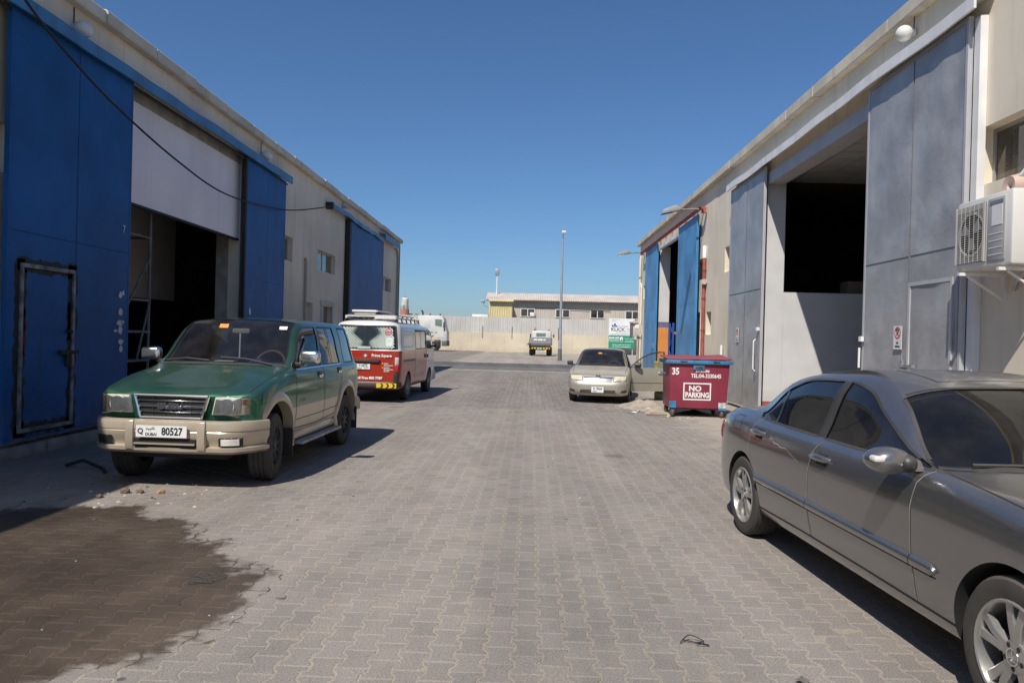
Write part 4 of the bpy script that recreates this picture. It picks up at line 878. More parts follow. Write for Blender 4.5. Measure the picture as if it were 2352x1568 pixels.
class Car:
    """Body surface lofted through measured sections. Local frame: y = back from the front bumper, x = car's left, z up."""
    def __init__(s, root, base, cols, ku=4, kv=3):
        s.root = root; C = np.zeros((len(cols), 12, 3))
        for i, c in enumerate(cols):
            l, f, up = c['l'], c['f'], c['u']; dl = c.get('dl', [0] * 7); zz = c.get('z', {})
            for j in range(7):
                sx, z = base[j]; C[i, j] = (sx * f if j > 0 else 0, l + dl[j], zz.get(j, z))
            for j in range(5): C[i, 7 + j] = (up[j][1], up[j][0], up[j][2])
        s.C = C; s.ku, s.kv = ku, kv
        A = refine(C, ku); A = np.swapaxes(refine(np.swapaxes(A, 0, 1), kv), 0, 1); A[:, 0, 0] = 0; A[:, -1, 0] = 0; A[0, :, 0] = 0; A[-1, :, 0] = 0
        s.A = A; s.nc, s.nr = A.shape[:2]
    def shell(s, keyfn, mats, arches, well_m, names):
        """keyfn(col cell,row cell,side)->key; mats[key]; arches=[(y,z,r,x_in)]; returns dict of part objects"""
        A = s.A; keys = []; bm = bmesh.new(); grid = {}
        for sd in (1, -1):
            for i in range(s.nc):
                for j in range(s.nr): p = A[i, j]; grid[sd, i, j] = bm.verts.new((p[0] * sd, p[1], p[2]))
        for sd in (1, -1):
            for i in range(s.nc - 1):
                for j in range(s.nr - 1):
                    k = keyfn(i // s.ku, j // s.kv, sd)
                    if k not in keys: keys.append(k)
                    f = bm.faces.new([grid[sd, i, j], grid[sd, i + 1, j], grid[sd, i + 1, j + 1], grid[sd, i, j + 1]]); f.material_index = keys.index(k)
        bmesh.ops.remove_doubles(bm, verts=bm.verts, dist=2e-4)
        bmesh.ops.dissolve_degenerate(bm, edges=bm.edges, dist=1e-4)
        bmesh.ops.recalc_face_normals(bm, faces=bm.faces)
        me = bpy.data.meshes.new('shell'); bm.to_mesh(me); bm.free()
        pm = [bpy.data.materials.new('k_%d' % i) for i in range(len(keys) + 1)]
        for m in pm[:-1]: me.materials.append(m)
        s.bvh = BVHTree.FromPolygons([v.co[:] for v in me.vertices], [p.vertices[:] for p in me.polygons])
        o = bpy.data.objects.new('shell', me); COL.objects.link(o)
        tmp = []
        for (y, z, r, xi) in arches:
            for sd in (1, -1):
                a, b = sorted((sd * xi, sd * 1.3)); n = 30
                poly = [(y + r * math.cos(t), z + r * math.sin(t)) for t in [math.pi * k / n for k in range(n + 1)]] + [(y - r, -.2), (y + r, -.2)]
                cm = MB(); cm.prism(poly, lambda p: (a, p[0], p[1]), lambda p: (b, p[0], p[1])); co = cm.build('cut', pm[-1], None)
                md = o.modifiers.new('b', 'BOOLEAN'); md.operation = 'DIFFERENCE'; md.object = co; md.solver = 'EXACT'
                try: md.material_mode = 'TRANSFER'
                except Exception: pass
                tmp.append(co)
        dg = bpy.context.evaluated_depsgraph_get(); ev = bpy.data.meshes.new_from_object(o.evaluated_get(dg))
        bpy.data.objects.remove(o)
        for t in tmp: bpy.data.objects.remove(t)
        idx = {m.name: i for i, m in enumerate(pm)}; slot = [idx.get(m.name, len(keys)) if m else len(keys) for m in ev.materials]
        allk = keys + ['wheel_well']; parts = {}
        co = [v.co.copy() for v in ev.vertices]; nor = [v.normal.copy() for v in ev.vertices]; groups = {}
        for p in ev.polygons:
            k = allk[slot[p.material_index]]
            if k == 'wheel_well': c = p.center; k += ('_l' if c.x > 0 else '_r') + ('_f' if c.y < 2.3 else '_b')
            groups.setdefault(k, []).append(p.vertices[:])
        for k, fs in groups.items():
            m = well_m if k.startswith('wheel_well') else mats[k]; used = {}; vs_ = []; ff = []
            g_ = k.startswith('glass')
            for f in fs:
                q = []
                for v in f:
                    if v not in used: used[v] = len(vs_); vs_.append(co[v] - nor[v] * (.006 if g_ else 0))
                    q.append(used[v])
                ff.append(q)
            nm = 'wheel_well' if k.startswith('wheel_well') else names.get(k, k); md = bpy.data.meshes.new(nm); md.from_pydata(vs_, [], ff); md.update(); md.materials.append(m)
            parts[k] = finish(nm, md, s.root, True, sharp=50)
        for m in pm: bpy.data.materials.remove(m)
        s.parts = parts
        return parts
    def lining(s, keyfn, m, c0, c1, j0=5):
        A = s.A; L = MB(); vs_ = {}
        for sd in (1, -1):
            for i in range(c0 * s.ku, c1 * s.ku):
                for j in range(j0 * s.kv, s.nr - 1):
                    if keyfn(i // s.ku, j // s.kv, sd).startswith('glass'): continue
                    q = []
                    for a, b in ((i, j), (i + 1, j), (i + 1, j + 1), (i, j + 1)):
                        p = A[a, b]; q.append((p[0] * sd * .965, p[1], p[2] - (.03 if b > 8 * s.kv else .0)))
                    L.add(q, [(0, 1, 2, 3)])
        L.build('cabin_lining', m, s.root, smooth=True)
    def hit(s, o, d):
        h = s.bvh.ray_cast(Vector(o), Vector(d).normalized()); return (h[0], h[1]) if h[0] else None
    def side(s, y, z, sd): return s.hit((sd * 3, y, z), (-sd, 0, 0))
    def top(s, x, y): return s.hit((x, y, 4), (0, 0, -1))
    def front(s, x, z, rear=False): return s.hit((x, 9 if rear else -3, z), (0, -1 if rear else 1, 0))
    def ribbon(s, hits, w_, m, name='panel_gap', lift=.0025, parent=None):
        hits = [h for h in hits if h]; mb = MB(); vs_ = []
        if len(hits) < 2: return
        for i, (p, n) in enumerate(hits):
            t = (hits[min(i + 1, len(hits) - 1)][0] - hits[max(i - 1, 0)][0]).normalized(); b = n.cross(t).normalized() * w_ / 2
            vs_ += [p + n * lift - b, p + n * lift + b]
        mb.add(vs_, [(2 * i, 2 * i + 1, 2 * i + 3, 2 * i + 2) for i in range(len(hits) - 1)])
        return mb.build(name, m, parent or s.root, smooth=True, recalc=False)
    def edge(s, path, sd, w_, m, name='window_seal', lift=.002, parent=None):
        """ribbon along control-net lines: path = [(col,row),...] corner to corner"""
        hits = []
        for (a, b), (c, d) in zip(path, path[1:]):
            n = max(abs(c - a) * s.ku, abs(d - b) * s.kv)
            for k in range(n + (1 if (c, d) == path[-1] else 0)):
                p = s.A[a * s.ku + (c - a) * s.ku * k // n, b * s.kv + (d - b) * s.kv * k // n]; q = Vector((p[0] * sd, p[1], p[2]))
                h = s.bvh.find_nearest(q); nn = h[1]
                if nn.x * sd < 0: nn = -nn
                hits.append((q, nn))
        return s.ribbon(hits, w_, m, name, lift, parent)
    def side_line(s, pts, sd, w_, m, name='panel_gap', n=8, **k):
        P = []
        for (a, b) in zip(pts, pts[1:]): P += [(a[0] + (b[0] - a[0]) * i / n, a[1] + (b[1] - a[1]) * i / n) for i in range(n)]
        P.append(pts[-1]); return s.ribbon([s.side(y, z, sd) for y, z in P], w_, m, name, **k)
    def top_line(s, pts, w_, m, name='panel_gap', n=8, **k):
        P = []
        for (a, b) in zip(pts, pts[1:]): P += [(a[0] + (b[0] - a[0]) * i / n, a[1] + (b[1] - a[1]) * i / n) for i in range(n)]
        P.append(pts[-1]); return s.ribbon([s.top(x, y) for x, y in P], w_, m, name, **k)
    def patch(s, cast, poly, m, name, th=.012, nu=8, nv=6, lift=.003, parent=None):
        """curved plate lying on the body: poly = 4 corners (u,v) fed to cast(u,v) -> hit"""
        a, b, c, d = [np.array(p, float) for p in poly]; mb = MB(); vs_ = {}
        for i in range(nu + 1):
            for j in range(nv + 1):
                u, v = i / nu, j / nv; q = (a * (1 - u) + b * u) * (1 - v) + (d * (1 - u) + c * u) * v; h = cast(*q)
                if h: vs_[i, j] = h
        top_ = {k: h[0] + h[1] * (lift + th * min(1, 6 * min(k[0] / nu, 1 - k[0] / nu) + .0) ** .5 * min(1, 6 * min(k[1] / nv, 1 - k[1] / nv)) ** .5) for k, h in vs_.items()}
        ids = {k: i for i, k in enumerate(top_)}
        mb.add([top_[k] for k in ids], [tuple(ids[q] for q in ((i, j), (i + 1, j), (i + 1, j + 1), (i, j + 1))) for i in range(nu) for j in range(nv) if all(q in ids for q in ((i, j), (i + 1, j), (i + 1, j + 1), (i, j + 1)))])
        return mb.build(name, m, parent or s.root, smooth=True, recalc=False)

rubber = mat('tyre_rubber', (.028, .027, .026), .85, var=.15, vsc=8, dust=.30, dsc=6, bump=.002, bsc=80)
well = mat('wheel_well_black', (.012, .012, .012), .9, var=.1)
under = mat('underbody_black', (.02, .02, .02), .85)
chrome = mat('chrome', (.82, .82, .82), .2, metal=1.0, var=.03)
lens_m = glass('clear_lens', (.96, .95, .92), .10); amber = mat('amber_lens', (.55, .19, .04), .25); red_lens = mat('red_lens', (.45, .015, .02), .2, coat=.5)
reflector = mat('lamp_reflector', (.62, .60, .56), .22, metal=.8, var=.1, vsc=9)
plastic = mat('black_plastic', (.025, .025, .026), .45, var=.1, dust=.15)
seat_m = mat('dark_seat', (.05, .045, .042), .9); trim_dark = mat('dark_trim', (.04, .038, .036), .8); trim_beige = mat('beige_trim', (.32, .28, .22), .8)
plate_m = mat('number_plate_white', (.74, .74, .72), .5, var=.04); print_m = mat('plate_print', (.02, .02, .03), .6, var=0)

def wheel(root, x, y, r, wd, sd, rim_r, style, rim_m, steer=0.0):
    """part wheel (the tyre) with rim, hub; sd=+1 on the car's left"""
    T = MB(); h = wd / 2
    prof = [(-h * .92, rim_r), (-h * 1.0, rim_r + (r - rim_r) * .45), (-h * .93, rim_r + (r - rim_r) * .82), (-h * .78, r * .992), (-h * .45, r), (-h * .42, r * .978), (-h * .36, r * .978), (-h * .33, r), (-h * .03, r), (-h * .01, r * .978), (h * .03, r * .978), (h * .05, r)]
    prof = prof + [(h * .33, r), (h * .36, r * .978), (h * .42, r * .978), (h * .45, r), (h * .78, r * .992), (h * .93, rim_r + (r - rim_r) * .82), (h, rim_r + (r - rim_r) * .45), (h * .92, rim_r)]
    T.lathe(prof, (0, 0, 0), 'x', 44)
    t = T.build('wheel', rubber, root, smooth=True, sharp=30); t.location = (x, y, r); t.rotation_euler = (0, 0, steer)
    o = sd * h
    B = MB(); B.lathe([(o * .92, rim_r * 1.02), (o * .99, rim_r * .99), (o * .95, rim_r * .95), (o * .55, rim_r * .90), (-o * .9, rim_r * .92)], (0, 0, 0), 'x', 40); B.build('rim', rim_m, t, smooth=True)
    D_ = MB(); D_.lathe([(o * .10, 0), (o * .10, rim_r * .9)], (0, 0, 0), 'x', 30); D_.build('brake_shadow_disc', under, t)
    S = MB()
    if style == 'steel':
        S.lathe([(o * .85, 0), (o * .85, rim_r * .26), (o * .45, rim_r * .40), (o * .40, rim_r * .62), (o * .62, rim_r * .78), (o * .50, rim_r * .90)], (0, 0, 0), 'x', 36); S.build('wheel_disc', rim_m, t, smooth=True)
        for k in range(8):
            a = k * math.pi / 4; MB().lathe([(o * .665, .0), (o * .665, rim_r * .07)], (0, rim_r * .70 * math.cos(a), rim_r * .70 * math.sin(a)), 'x', 10).build('vent_hole', under, t)
    else:
        n, w0, w1, pair = {'twin5': (5, .30, .17, .20), 'spoke8': (8, .16, .12, 0), 'spoke5': (5, .30, .24, 0)}[style]
        for k in range(n):
            a0 = 2 * math.pi * k / n + .3
            for q in ((-1, 1) if pair else (0,)):
                a1 = a0 + q * pair; e = []
                for (rr, ww, xx, aa) in ((rim_r * .22, w0 * rim_r * (.55 if pair else 1), o * .80, a0 + q * .16), (rim_r * .60, w1 * rim_r, o * .86, a0 + q * pair * .8), (rim_r * .96, w1 * 1.15 * rim_r, o * .80, a1)):
                    c, s_ = math.cos(aa), math.sin(aa)
                    for z_ in (-1, 1): e.append((xx, rr * c - z_ * ww / 2 * s_, rr * s_ + z_ * ww / 2 * c))
                    for z_ in (-1, 1): e.append((xx - o * .28, rr * c - z_ * ww * .6 * s_, rr * s_ + z_ * ww * .6 * c))
                S2 = MB()
                for b in (0, 4): S2.add([e[b], e[b + 1], e[b + 5], e[b + 4], e[b + 2], e[b + 3], e[b + 7], e[b + 6]], [(0, 1, 2, 3), (0, 3, 7, 4), (1, 5, 6, 2), (4, 7, 6, 5)])
                S2.build('spoke', rim_m, t, bevel=.004, seg=1)
        H_ = MB(); H_.lathe([(o * .5, rim_r * .30), (o * .82, rim_r * .30), (o * .86, rim_r * .24), (o * .86, 0)], (0, 0, 0), 'x', 30); H_.build('hub', rim_m, t, smooth=True)
        for k in range(5):
            a = 2 * math.pi * k / 5 + .3 + math.pi / 5; MB().lathe([(o * .868, 0), (o * .868, rim_r * .05)], (0, rim_r * .22 * math.cos(a), rim_r * .22 * math.sin(a)), 'x', 10).build('bolt_hole', under, t)
    return t
def seat(root, x, y, z, m, name='seat'):
    b = MB(); b.box(x - .25, x + .25, y - .25, y + .27, z, z + .16); b = b.build(name, m, root, bevel=.05)
    mb = MB(); mb.add([(x + a, y + .20 + (.12 if c else 0) + d, z + .1 + c * .62) for d in (0, .12) for c in (0, 1) for a in ((-.24, .24) if not c else (-.2, .2))], [(0, 1, 3, 2), (4, 5, 7, 6), (0, 1, 5, 4), (2, 3, 7, 6), (0, 2, 6, 4), (1, 3, 7, 5)]); mb.build('backrest', m, b, bevel=.04)
    MB().box(x - .13, x + .13, y + .33, y + .42, z + .73, z + .92).build('headrest', m, b, bevel=.04)
def steering(root, x, y, z, m):
    T = MB(); n = 28; r = .185; c = Vector((x, y, z)); e1 = Vector((1, 0, 0)); e2 = Vector((0, .42, .9)).normalized()
    pts = [c + e1 * r * math.cos(a) + e2 * r * math.sin(a) for a in [2 * math.pi * k / n for k in range(n + 1)]]; T.tube(pts, .016, 8, caps=False); t = T.build('steering_wheel', m, root, smooth=True)
    mb = MB(); mb.bar(c - e1 * r, c + e1 * r, .03, .05); mb.bar(c, c - e2 * r, .04, .03); mb.build('steering_spokes', trim_dark, t)
def number_plate(root, org, wd, ht, ex_, left, ar, right, mid, name='number_plate', n=None):
    """Dubai plate: letter, city in two scripts, digits"""
    ex_ = Vector(ex_); ez = Vector((0, 0, 1)); nr = ex_.cross(ez); o = Vector(org)
    mb = MB(); mb.bar(o - ex_ * wd / 2 - nr * .006, o + ex_ * wd / 2 - nr * .006, ht, .012, up=nr); 
    mb = MB(); vs_ = [o + ex_ * a * wd / 2 + ez * b * ht / 2 + nr * c for c in (-.012, 0) for a, b in ((-1, -1), (1, -1), (1, 1), (-1, 1))]
    mb.add(vs_, [(0, 1, 2, 3), (4, 5, 6, 7), (0, 1, 5, 4), (1, 2, 6, 5), (2, 3, 7, 6), (3, 0, 4, 7)]); p = mb.build(name, plate_m, root)
    return p, o + nr * .0015, ex_, ez
# ---- green off-roader
tr = thing('off_roader', 'green and beige off-road estate car parked by the blue doors', 'car', (-3.655, 7.33, 0), -0.030)
tg = mat('green_car_paint', (.022, .150, .085), .40, metal=.85, var=.05, vsc=2, dust=.17, dsc=2.2, coat=1.0, dmin=.04)
tb = mat('beige_car_paint', (.50, .425, .32), .32, metal=.3, var=.06, vsc=3, dust=.12, coat=.6, low=.3, dmin=.1)
tglass = glass('offroader_glass', (.55, .60, .60), .035); tglass2 = glass('offroader_side_glass', (.10, .12, .14), .05)
base = [(0, .42), (.70, .42), (.84, .46), (.868, .60), (.882, .75), (.882, .95), (.862, 1.14)]
def U(*a): return list(a)
cols = [
 dict(l=.19, f=0, dl=[.1, .1, .03, .0, .0, .0, .015], z={6: .935}, u=U((.20, 0, .948), (.20, 0, .950), (.20, 0, .952), (.205, 0, .954), (.21, 0, .958))),
 dict(l=.20, f=.64, dl=[.1, .1, .03, 0, 0, 0, .015], z={6: .935}, u=U((.21, .54, .948), (.215, .50, .955), (.235, .44, .975), (.24, .22, .977), (.24, 0, .979))),
 dict(l=.255, f=.90, dl=[.1, .1, .03, 0, 0, 0, .02], z={6: .955}, u=U((.30, .745, .985), (.33, .68, .998), (.34, .50, 1.020), (.35, .28, 1.026), (.35, 0, 1.028))),
 dict(l=.40, f=.985, z={5: .90, 6: .985}, u=U((.45, .815, 1.022), (.47, .72, 1.038), (.48, .50, 1.058), (.49, .28, 1.060), (.50, 0, 1.065))),
 dict(l=.80, f=1.0, z={5: .95, 6: 1.075}, u=U((.82, .825, 1.110), (.83, .73, 1.122), (.84, .54, 1.145), (.84, .30, 1.158), (.84, 0, 1.163))),
 dict(l=1.34, f=1.0, u=U((1.38, .835, 1.185), (1.36, .795, 1.225), (1.34, .735, 1.245), (1.22, .40, 1.258), (1.18, 0, 1.262))),
 dict(l=1.62, f=1.0, u=U((1.66, .832, 1.20), (1.95, .715, 1.690), (1.93, .645, 1.745), (1.89, .36, 1.770), (1.87, 0, 1.778))),
 dict(l=2.40, f=1.0, u=U((2.40, .832, 1.205), (2.42, .715, 1.705), (2.42, .65, 1.768), (2.42, .36, 1.800), (2.42, 0, 1.810))),
 dict(l=2.50, f=1.0, u=U((2.50, .832, 1.206), (2.51, .715, 1.705), (2.51, .65, 1.768), (2.51, .36, 1.802), (2.51, 0, 1.812))),
 dict(l=3.24, f=1.0, u=U((3.26, .830, 1.210), (3.20, .712, 1.705), (3.20, .65, 1.768), (3.20, .36, 1.800), (3.20, 0, 1.812))),
 dict(l=3.50, f=1.0, u=U((3.50, .828, 1.210), (3.46, .710, 1.702), (3.46, .65, 1.765), (3.46, .36, 1.796), (3.46, 0, 1.808))),
 dict(l=4.00, f=.99, u=U((4.02, .815, 1.210), (3.92, .695, 1.695), (3.95, .63, 1.755), (3.98, .35, 1.785), (4.0, 0, 1.795))),
 dict(l=4.25, f=.95, u=U((4.24, .77, 1.210), (4.13, .655, 1.685), (4.11, .58, 1.742), (4.10, .33, 1.770), (4.10, 0, 1.78))),
 dict(l=4.34, f=.62, u=U((4.335, .50, 1.21), (4.235, .44, 1.670), (4.19, .40, 1.735), (4.17, .24, 1.758), (4.16, 0, 1.765))),
 dict(l=4.36, f=0, u=U((4.355, 0, 1.21), (4.26, 0, 1.670), (4.22, 0, 1.73), (4.20, 0, 1.75), (4.18, 0, 1.76)))]
def tkey(i, j, sd):
    L_ = 'left' if sd > 0 else 'right'
    if j == 7:
        if i in (5, 6): return 'glass_front_' + L_
        if i == 8: return 'glass_rear_' + L_
        if i == 10: return 'glass_quarter_' + L_
        if i in (12, 13): return 'glass_tail'
    if j in (9, 10) and i == 5: return 'glass_windscreen'
    if j >= 8 and i < 5: return 'hood'
    if 2 <= j <= 3 and 3 <= i <= 12: return 'cladding_' + L_
    if 4 <= j <= 6 and 5 <= i <= 6: return 'front_door_' + L_
    if 4 <= j <= 6 and 7 <= i <= 8: return 'rear_door_' + L_
    if j >= 9 and i > 5: return 'roof'
    return 'body'
car = Car(tr, base, cols)
gm = {k: tg for k in ('body', 'hood', 'roof', 'front_door_left', 'front_door_right', 'rear_door_left', 'rear_door_right')}; gm['cladding_left'] = gm['cladding_right'] = tb
for k in ('front_left', 'front_right', 'rear_left', 'rear_right', 'quarter_left', 'quarter_right', 'tail'): gm['glass_' + k] = tglass2
gm['glass_windscreen'] = tglass
nm = {'cladding_left': 'cladding', 'cladding_right': 'cladding', 'front_door_left': 'front_door', 'front_door_right': 'front_door', 'rear_door_left': 'rear_door', 'rear_door_right': 'rear_door', 'glass_windscreen': 'windscreen', 'glass_tail': 'rear_window'}
for k in gm:
    if k.startswith('glass') and k not in nm: nm[k] = 'side_window'
WR = .365; FW, RW = .80, 3.53
P_ = car.shell(tkey, gm, [(FW, .40, .475, .48), (RW, .40, .475, .48)], well, nm)
car.lining(tkey, trim_dark, 5, 14)
gapm = mat('panel_gap_dark', (.015, .018, .016), .8, var=0)
for sd in (1, -1):
    car.side_line([(1.37, .50), (1.36, .80), (1.36, 1.15)], sd, .010, gapm); car.side_line([(2.45, .50), (2.44, .90), (2.43, 1.19)], sd, .010, gapm)
    car.side_line([(3.05, .56), (3.14, .86), (3.25, 1.05), (3.27, 1.19)], sd, .010, gapm); car.side_line([(1.37, .50), (2.2, .485), (3.05, .53)], sd, .008, gapm)
    car.side_line([(1.40, 1.185), (2.3, 1.192), (3.3, 1.197)], sd, .018, chrome, 'belt_moulding', lift=.006)
    car.side_line([(1.40, .60), (2.2, .60), (3.0, .62)], sd, .008, gapm, 'cladding_groove'); car.side_line([(2.92, 1.215), (2.90, 1.69)], sd, .028, plastic, 'window_bar', lift=.004)
    car.edge([(5, 7), (5, 8), (7, 8), (7, 7), (5, 7)], sd, .022, plastic); car.edge([(8, 7), (8, 8), (9, 8), (9, 7), (8, 7)], sd, .022, plastic); car.edge([(10, 7), (10, 8), (11, 8), (11, 7), (10, 7)], sd, .022, plastic)
    # wheel-arch flares
    for (wy, nm_) in ((FW, 'wheel_arch_flare'), (RW, 'wheel_arch_flare')):
        mb = MB(); n = 22; ring = []
        for k in range(n + 1):
            a0_ = .80 if wy < 2 else 1.06; a = math.pi * (a0_ - (a0_ + .06) * k / n); ca, sa = math.cos(a), math.sin(a)
            h = car.side(wy + .60 * ca, .40 + .60 * sa, sd); xb = h[0].x * sd if h else .86
            xb = max(xb, .80)
            ring.append([(sd * (xb + .001), wy + .565 * ca, .40 + .565 * sa), (sd * (xb + .012), wy + .55 * ca, .40 + .55 * sa), (sd * (xb + .024), wy + .50 * ca, .40 + .50 * sa), (sd * (xb + .020), wy + .470 * ca, .40 + .470 * sa), (sd * (xb - .10), wy + .466 * ca, .40 + .466 * sa)])
        for a, b in zip(ring, ring[1:]):
            for u in range(4): mb.add([a[u], a[u + 1], b[u + 1], b[u]], [(0, 1, 2, 3)])
        mb.build(nm_, tb, tr, smooth=True)
    # handles, running board, mud flaps
    for (a, z) in ((2.26, 1.08), (3.14, 1.10)):
        h = car.side(a, z, sd); x = h[0].x * sd
        hb = MB().box(min(sd * (x - .01), sd * (x + .004)), max(sd * (x - .01), sd * (x + .004)), a - .085, a + .085, z - .055, z + .055).build('handle_recess', plastic, tr, bevel=.01)
        MB().box(min(sd * (x + .006), sd * (x + .022)), max(sd * (x + .006), sd * (x + .022)), a - .07, a + .075, z - .025, z + .012).build('door_handle', chrome, tr, bevel=.007)
    MB().box(min(sd * .74, sd * .955), max(sd * .74, sd * .955), 1.40, 3.02, .305, .345).build('running_board', steel, tr, bevel=.012)
    MB().box(min(sd * .76, sd * .86), max(sd * .76, sd * .86), 1.38, 3.05, .36, .46).build('sill', tb, tr, bevel=.02)
    for (a, z0) in ((1.20, .20), (4.00, .19)): MB().box(min(sd * .60, sd * .90), max(sd * .60, sd * .90), a, a + .015, z0, .52).build('mud_flap', plastic, tr)
    # mirrors
    mb = MB(); mb.box(min(sd * .86, sd * 1.10), max(sd * .86, sd * 1.10), 1.46, 1.58, 1.255, 1.415); mb.build('mirror', chrome, tr, bevel=.045, seg=3)
    MB().box(min(sd * .80, sd * .90), max(sd * .80, sd * .90), 1.49, 1.58, 1.225, 1.27).build('mirror_arm', plastic, tr, bevel=.01)
    wheel(tr, sd * .745, FW, WR, .245, sd, .215, 'spoke8', plastic, steer=.15); wheel(tr, sd * .745, RW, WR, .245, sd, .215, 'spoke8', plastic)
# bumper: swept profile round the front
def sweep_front(name, m, prof, path, root):
    """prof: list of (out, z); path: plan points (x,y,nx,ny)"""
    mb = MB(); rings = [[(x + nx * o, y + ny * o, z) for o, z in prof] for x, y, nx, ny in path]; k = len(prof)
    mb.add([p for r_ in rings for p in r_], [(i * k + j, i * k + (j + 1) % k, (i + 1) * k + (j + 1) % k, (i + 1) * k + j) for i in range(len(rings) - 1) for j in range(k)] + [tuple(range(k)), tuple((len(rings) - 1) * k + j for j in range(k))])
    return mb.build(name, m, root, smooth=True, sharp=32)
def front_path(w_, y0, corner, back, n=30, bow=.05):
    out = []
    for i in range(n + 1):
        t = -1 + 2 * i / n; x = t * w_; a = abs(t); k = max(0, (a - corner) / (1 - corner)); y = y0 + bow * a * a + back * k ** 2.4; out.append((x, y))
    res = []
    for i, (x, y) in enumerate(out):
        a, b = out[max(i - 1, 0)], out[min(i + 1, n)]; d = Vector((b[0] - a[0], b[1] - a[1])).normalized(); res.append((x, y, d.y, -d.x))
    return res
fp = front_path(.915, .03, .62, .36)
sweep_front('front_bumper', tb, [(-.07, .712), (-.02, .710), (.004, .70), (.012, .675), (.012, .615), (.002, .605), (.008, .595), (.004, .54), (-.02, .50), (-.03, .455), (.012, .440), (.010, .405), (-.03, .375), (-.07, .37)], fp, tr)
for x in (-.40, .34): MB().prism([(.715, -.02), (.705, .035), (.60, .045), (.46, .04), (.41, .03), (.40, -.02)], lambda p: (x, .045 - p[1], p[0]), lambda p: (x + .085, .045 - p[1], p[0])).build('bumper_rib', tb, tr, bevel=.012)
MB().box(-.30, .325, .02, .06, .432, .525).build('lower_grille', mat('grille_black', (.012, .012, .012), .6), tr)
MB().box(-.30, .325, -.006, .03, .470, .486).build('lower_grille_bar', tb, tr)
MB().box(-.55, .55, .25, .6, .30, .42).build('skid_plate', under, tr)
MB().box(-.6, .6, .5, 4.2, .30, .43).build('chassis', under, tr)
sweep_front('rear_bumper', tb, [(-.1, .66), (.02, .66), (.04, .60), (.04, .48), (-.1, .46)], [(x, 4.40 - (y - .03), nx, -ny) for x, y, nx, ny in front_path(.90, .03, .75, .30)], tr)
# grille with slats, headlights, corner lamps
GY = .165
gb = MB(); gb.prism([(-.375, .942), (.375, .942), (.31, .735), (-.31, .735)], lambda p: (p[0], GY, p[1]), lambda p: (p[0], GY + .05, p[1])); gb = gb.build('grille', MATS['grille_black'], tr)
P4 = [(-.385, .95), (.385, .95), (.32, .722), (-.32, .722)]
for a, b in zip(P4, P4[1:] + P4[:1]): MB().tube([(a[0], GY - .012, a[1]), (b[0], GY - .012, b[1])], .018, 8).build('grille_surround', chrome, gb, smooth=True)
for z, wd, th in ((.898, .358, .006), (.842, .34, .011), (.785, .325, .006)): MB().box(-wd, wd, GY - .018, GY - .002, z - th, z + th).build('grille_slat', chrome, gb, bevel=.004, seg=1)
for x in (-.2, -.07, .07, .2): MB().box(x - .004, x + .004, GY - .008, GY - .001, .74, .935).build('grille_rib', plastic, gb)
text('ISUZU', .085, chrome, gb, (0, GY - .030, .842), (1, 0, 0), (0, 0, 1), bold=.005, ext=.008, sx=1.15)
for sd in (1, -1):
    x0, x1 = .42, .70
    hp = [(x0, .765), (x1 + .01, .765), (x1 + .01, .945), (x0 + .035, .945)]
    bk = MB(); bk.prism(hp, lambda p: (sd * p[0], .160 + .16 * max(0, p[0] - .55), p[1]), lambda p: (sd * p[0], .30, p[1])); hl = bk.build('headlight', mat('lamp_bowl', (.70, .67, .60), .30, metal=.0, var=.2, vsc=14), tr, bevel=.006)
    MB().lathe([(-.004, .0), (-.010, .05), (-.014, .078), (0, .082)], (sd * .575, .170, .855), 'y', 24).build('reflector', mat('bright_reflector', (.80, .79, .76), .25, metal=.25, var=.08, vsc=20), hl, smooth=True)
    mb = MB(); mb.grid(lambda u, v: (sd * ((x0 + .035 * v) * (1 - u) + (x1 + .01) * u), .146 + .10 * max(0, u - .45) ** 1.5 - .012 * math.sin(math.pi * u) * math.sin(math.pi * v), .765 + .18 * v), 10, 6); mb.build('lens', lens_m, hl, smooth=True)
    mb = MB(); mb.grid(lambda u, v: (sd * (.718 + .135 * u), .195 + .17 * u ** 1.6, .775 + .165 * v), 6, 4); ck = mb.build('corner_lamp', reflector, tr, smooth=True)
    mb = MB(); mb.grid(lambda u, v: (sd * (.725 + .10 * u), .190 + .16 * u ** 1.6, .87 + .06 * v), 6, 3); mb.build('turn_signal', amber, ck, smooth=True)
    mb = MB(); mb.grid(lambda u, v: (sd * (.716 + .14 * u), .183 + .17 * u ** 1.6, .77 + .175 * v), 6, 4); mb.build('lens', lens_m, ck, smooth=True)
    MB().tube([(sd * .72, .135, .75), (sd * .58, .120, .775), (sd * .50, .125, .770)], .008, 6).build('lamp_wiper', plastic, tr)
def bump_y(x): a = abs(x) / .915; return .03 + .05 * a * a + .36 * max(0, (a - .62) / .38) ** 2.4
for sd in (1, -1):
    for (a, b, z0, z1, lift, m_, n_) in ((.55, .76, .458, .548, .004, MATS['grille_black'], 'fog_recess'), (.575, .735, .470, .536, .012, MATS['lamp_bowl'], 'fog_lamp')):
        if sd < 0 and n_ == 'fog_lamp': continue
        mb = MB(); mb.grid(lambda u, v: (sd * (a + (b - a) * u), bump_y(a + (b - a) * u) - lift + .006 * (v < .5), z0 + (z1 - z0) * v), 8, 3); mb.build(n_, m_, tr, smooth=True)
p, o, ex_, ez = number_plate(tr, (-.012, -.012, .602), .52, .115, (1, 0, 0), 0, 0, 0, 0)
text('Q', .075, print_m, p, o + ex_ * -.215, ex_, ez, bold=.002); text('80527', .105, print_m, p, o + ex_ * .11, ex_, ez, bold=.003, sx=.82); text('DUBAI', .040, print_m, p, o + ex_ * -.105 + ez * -.03, ex_, ez, bold=.001)
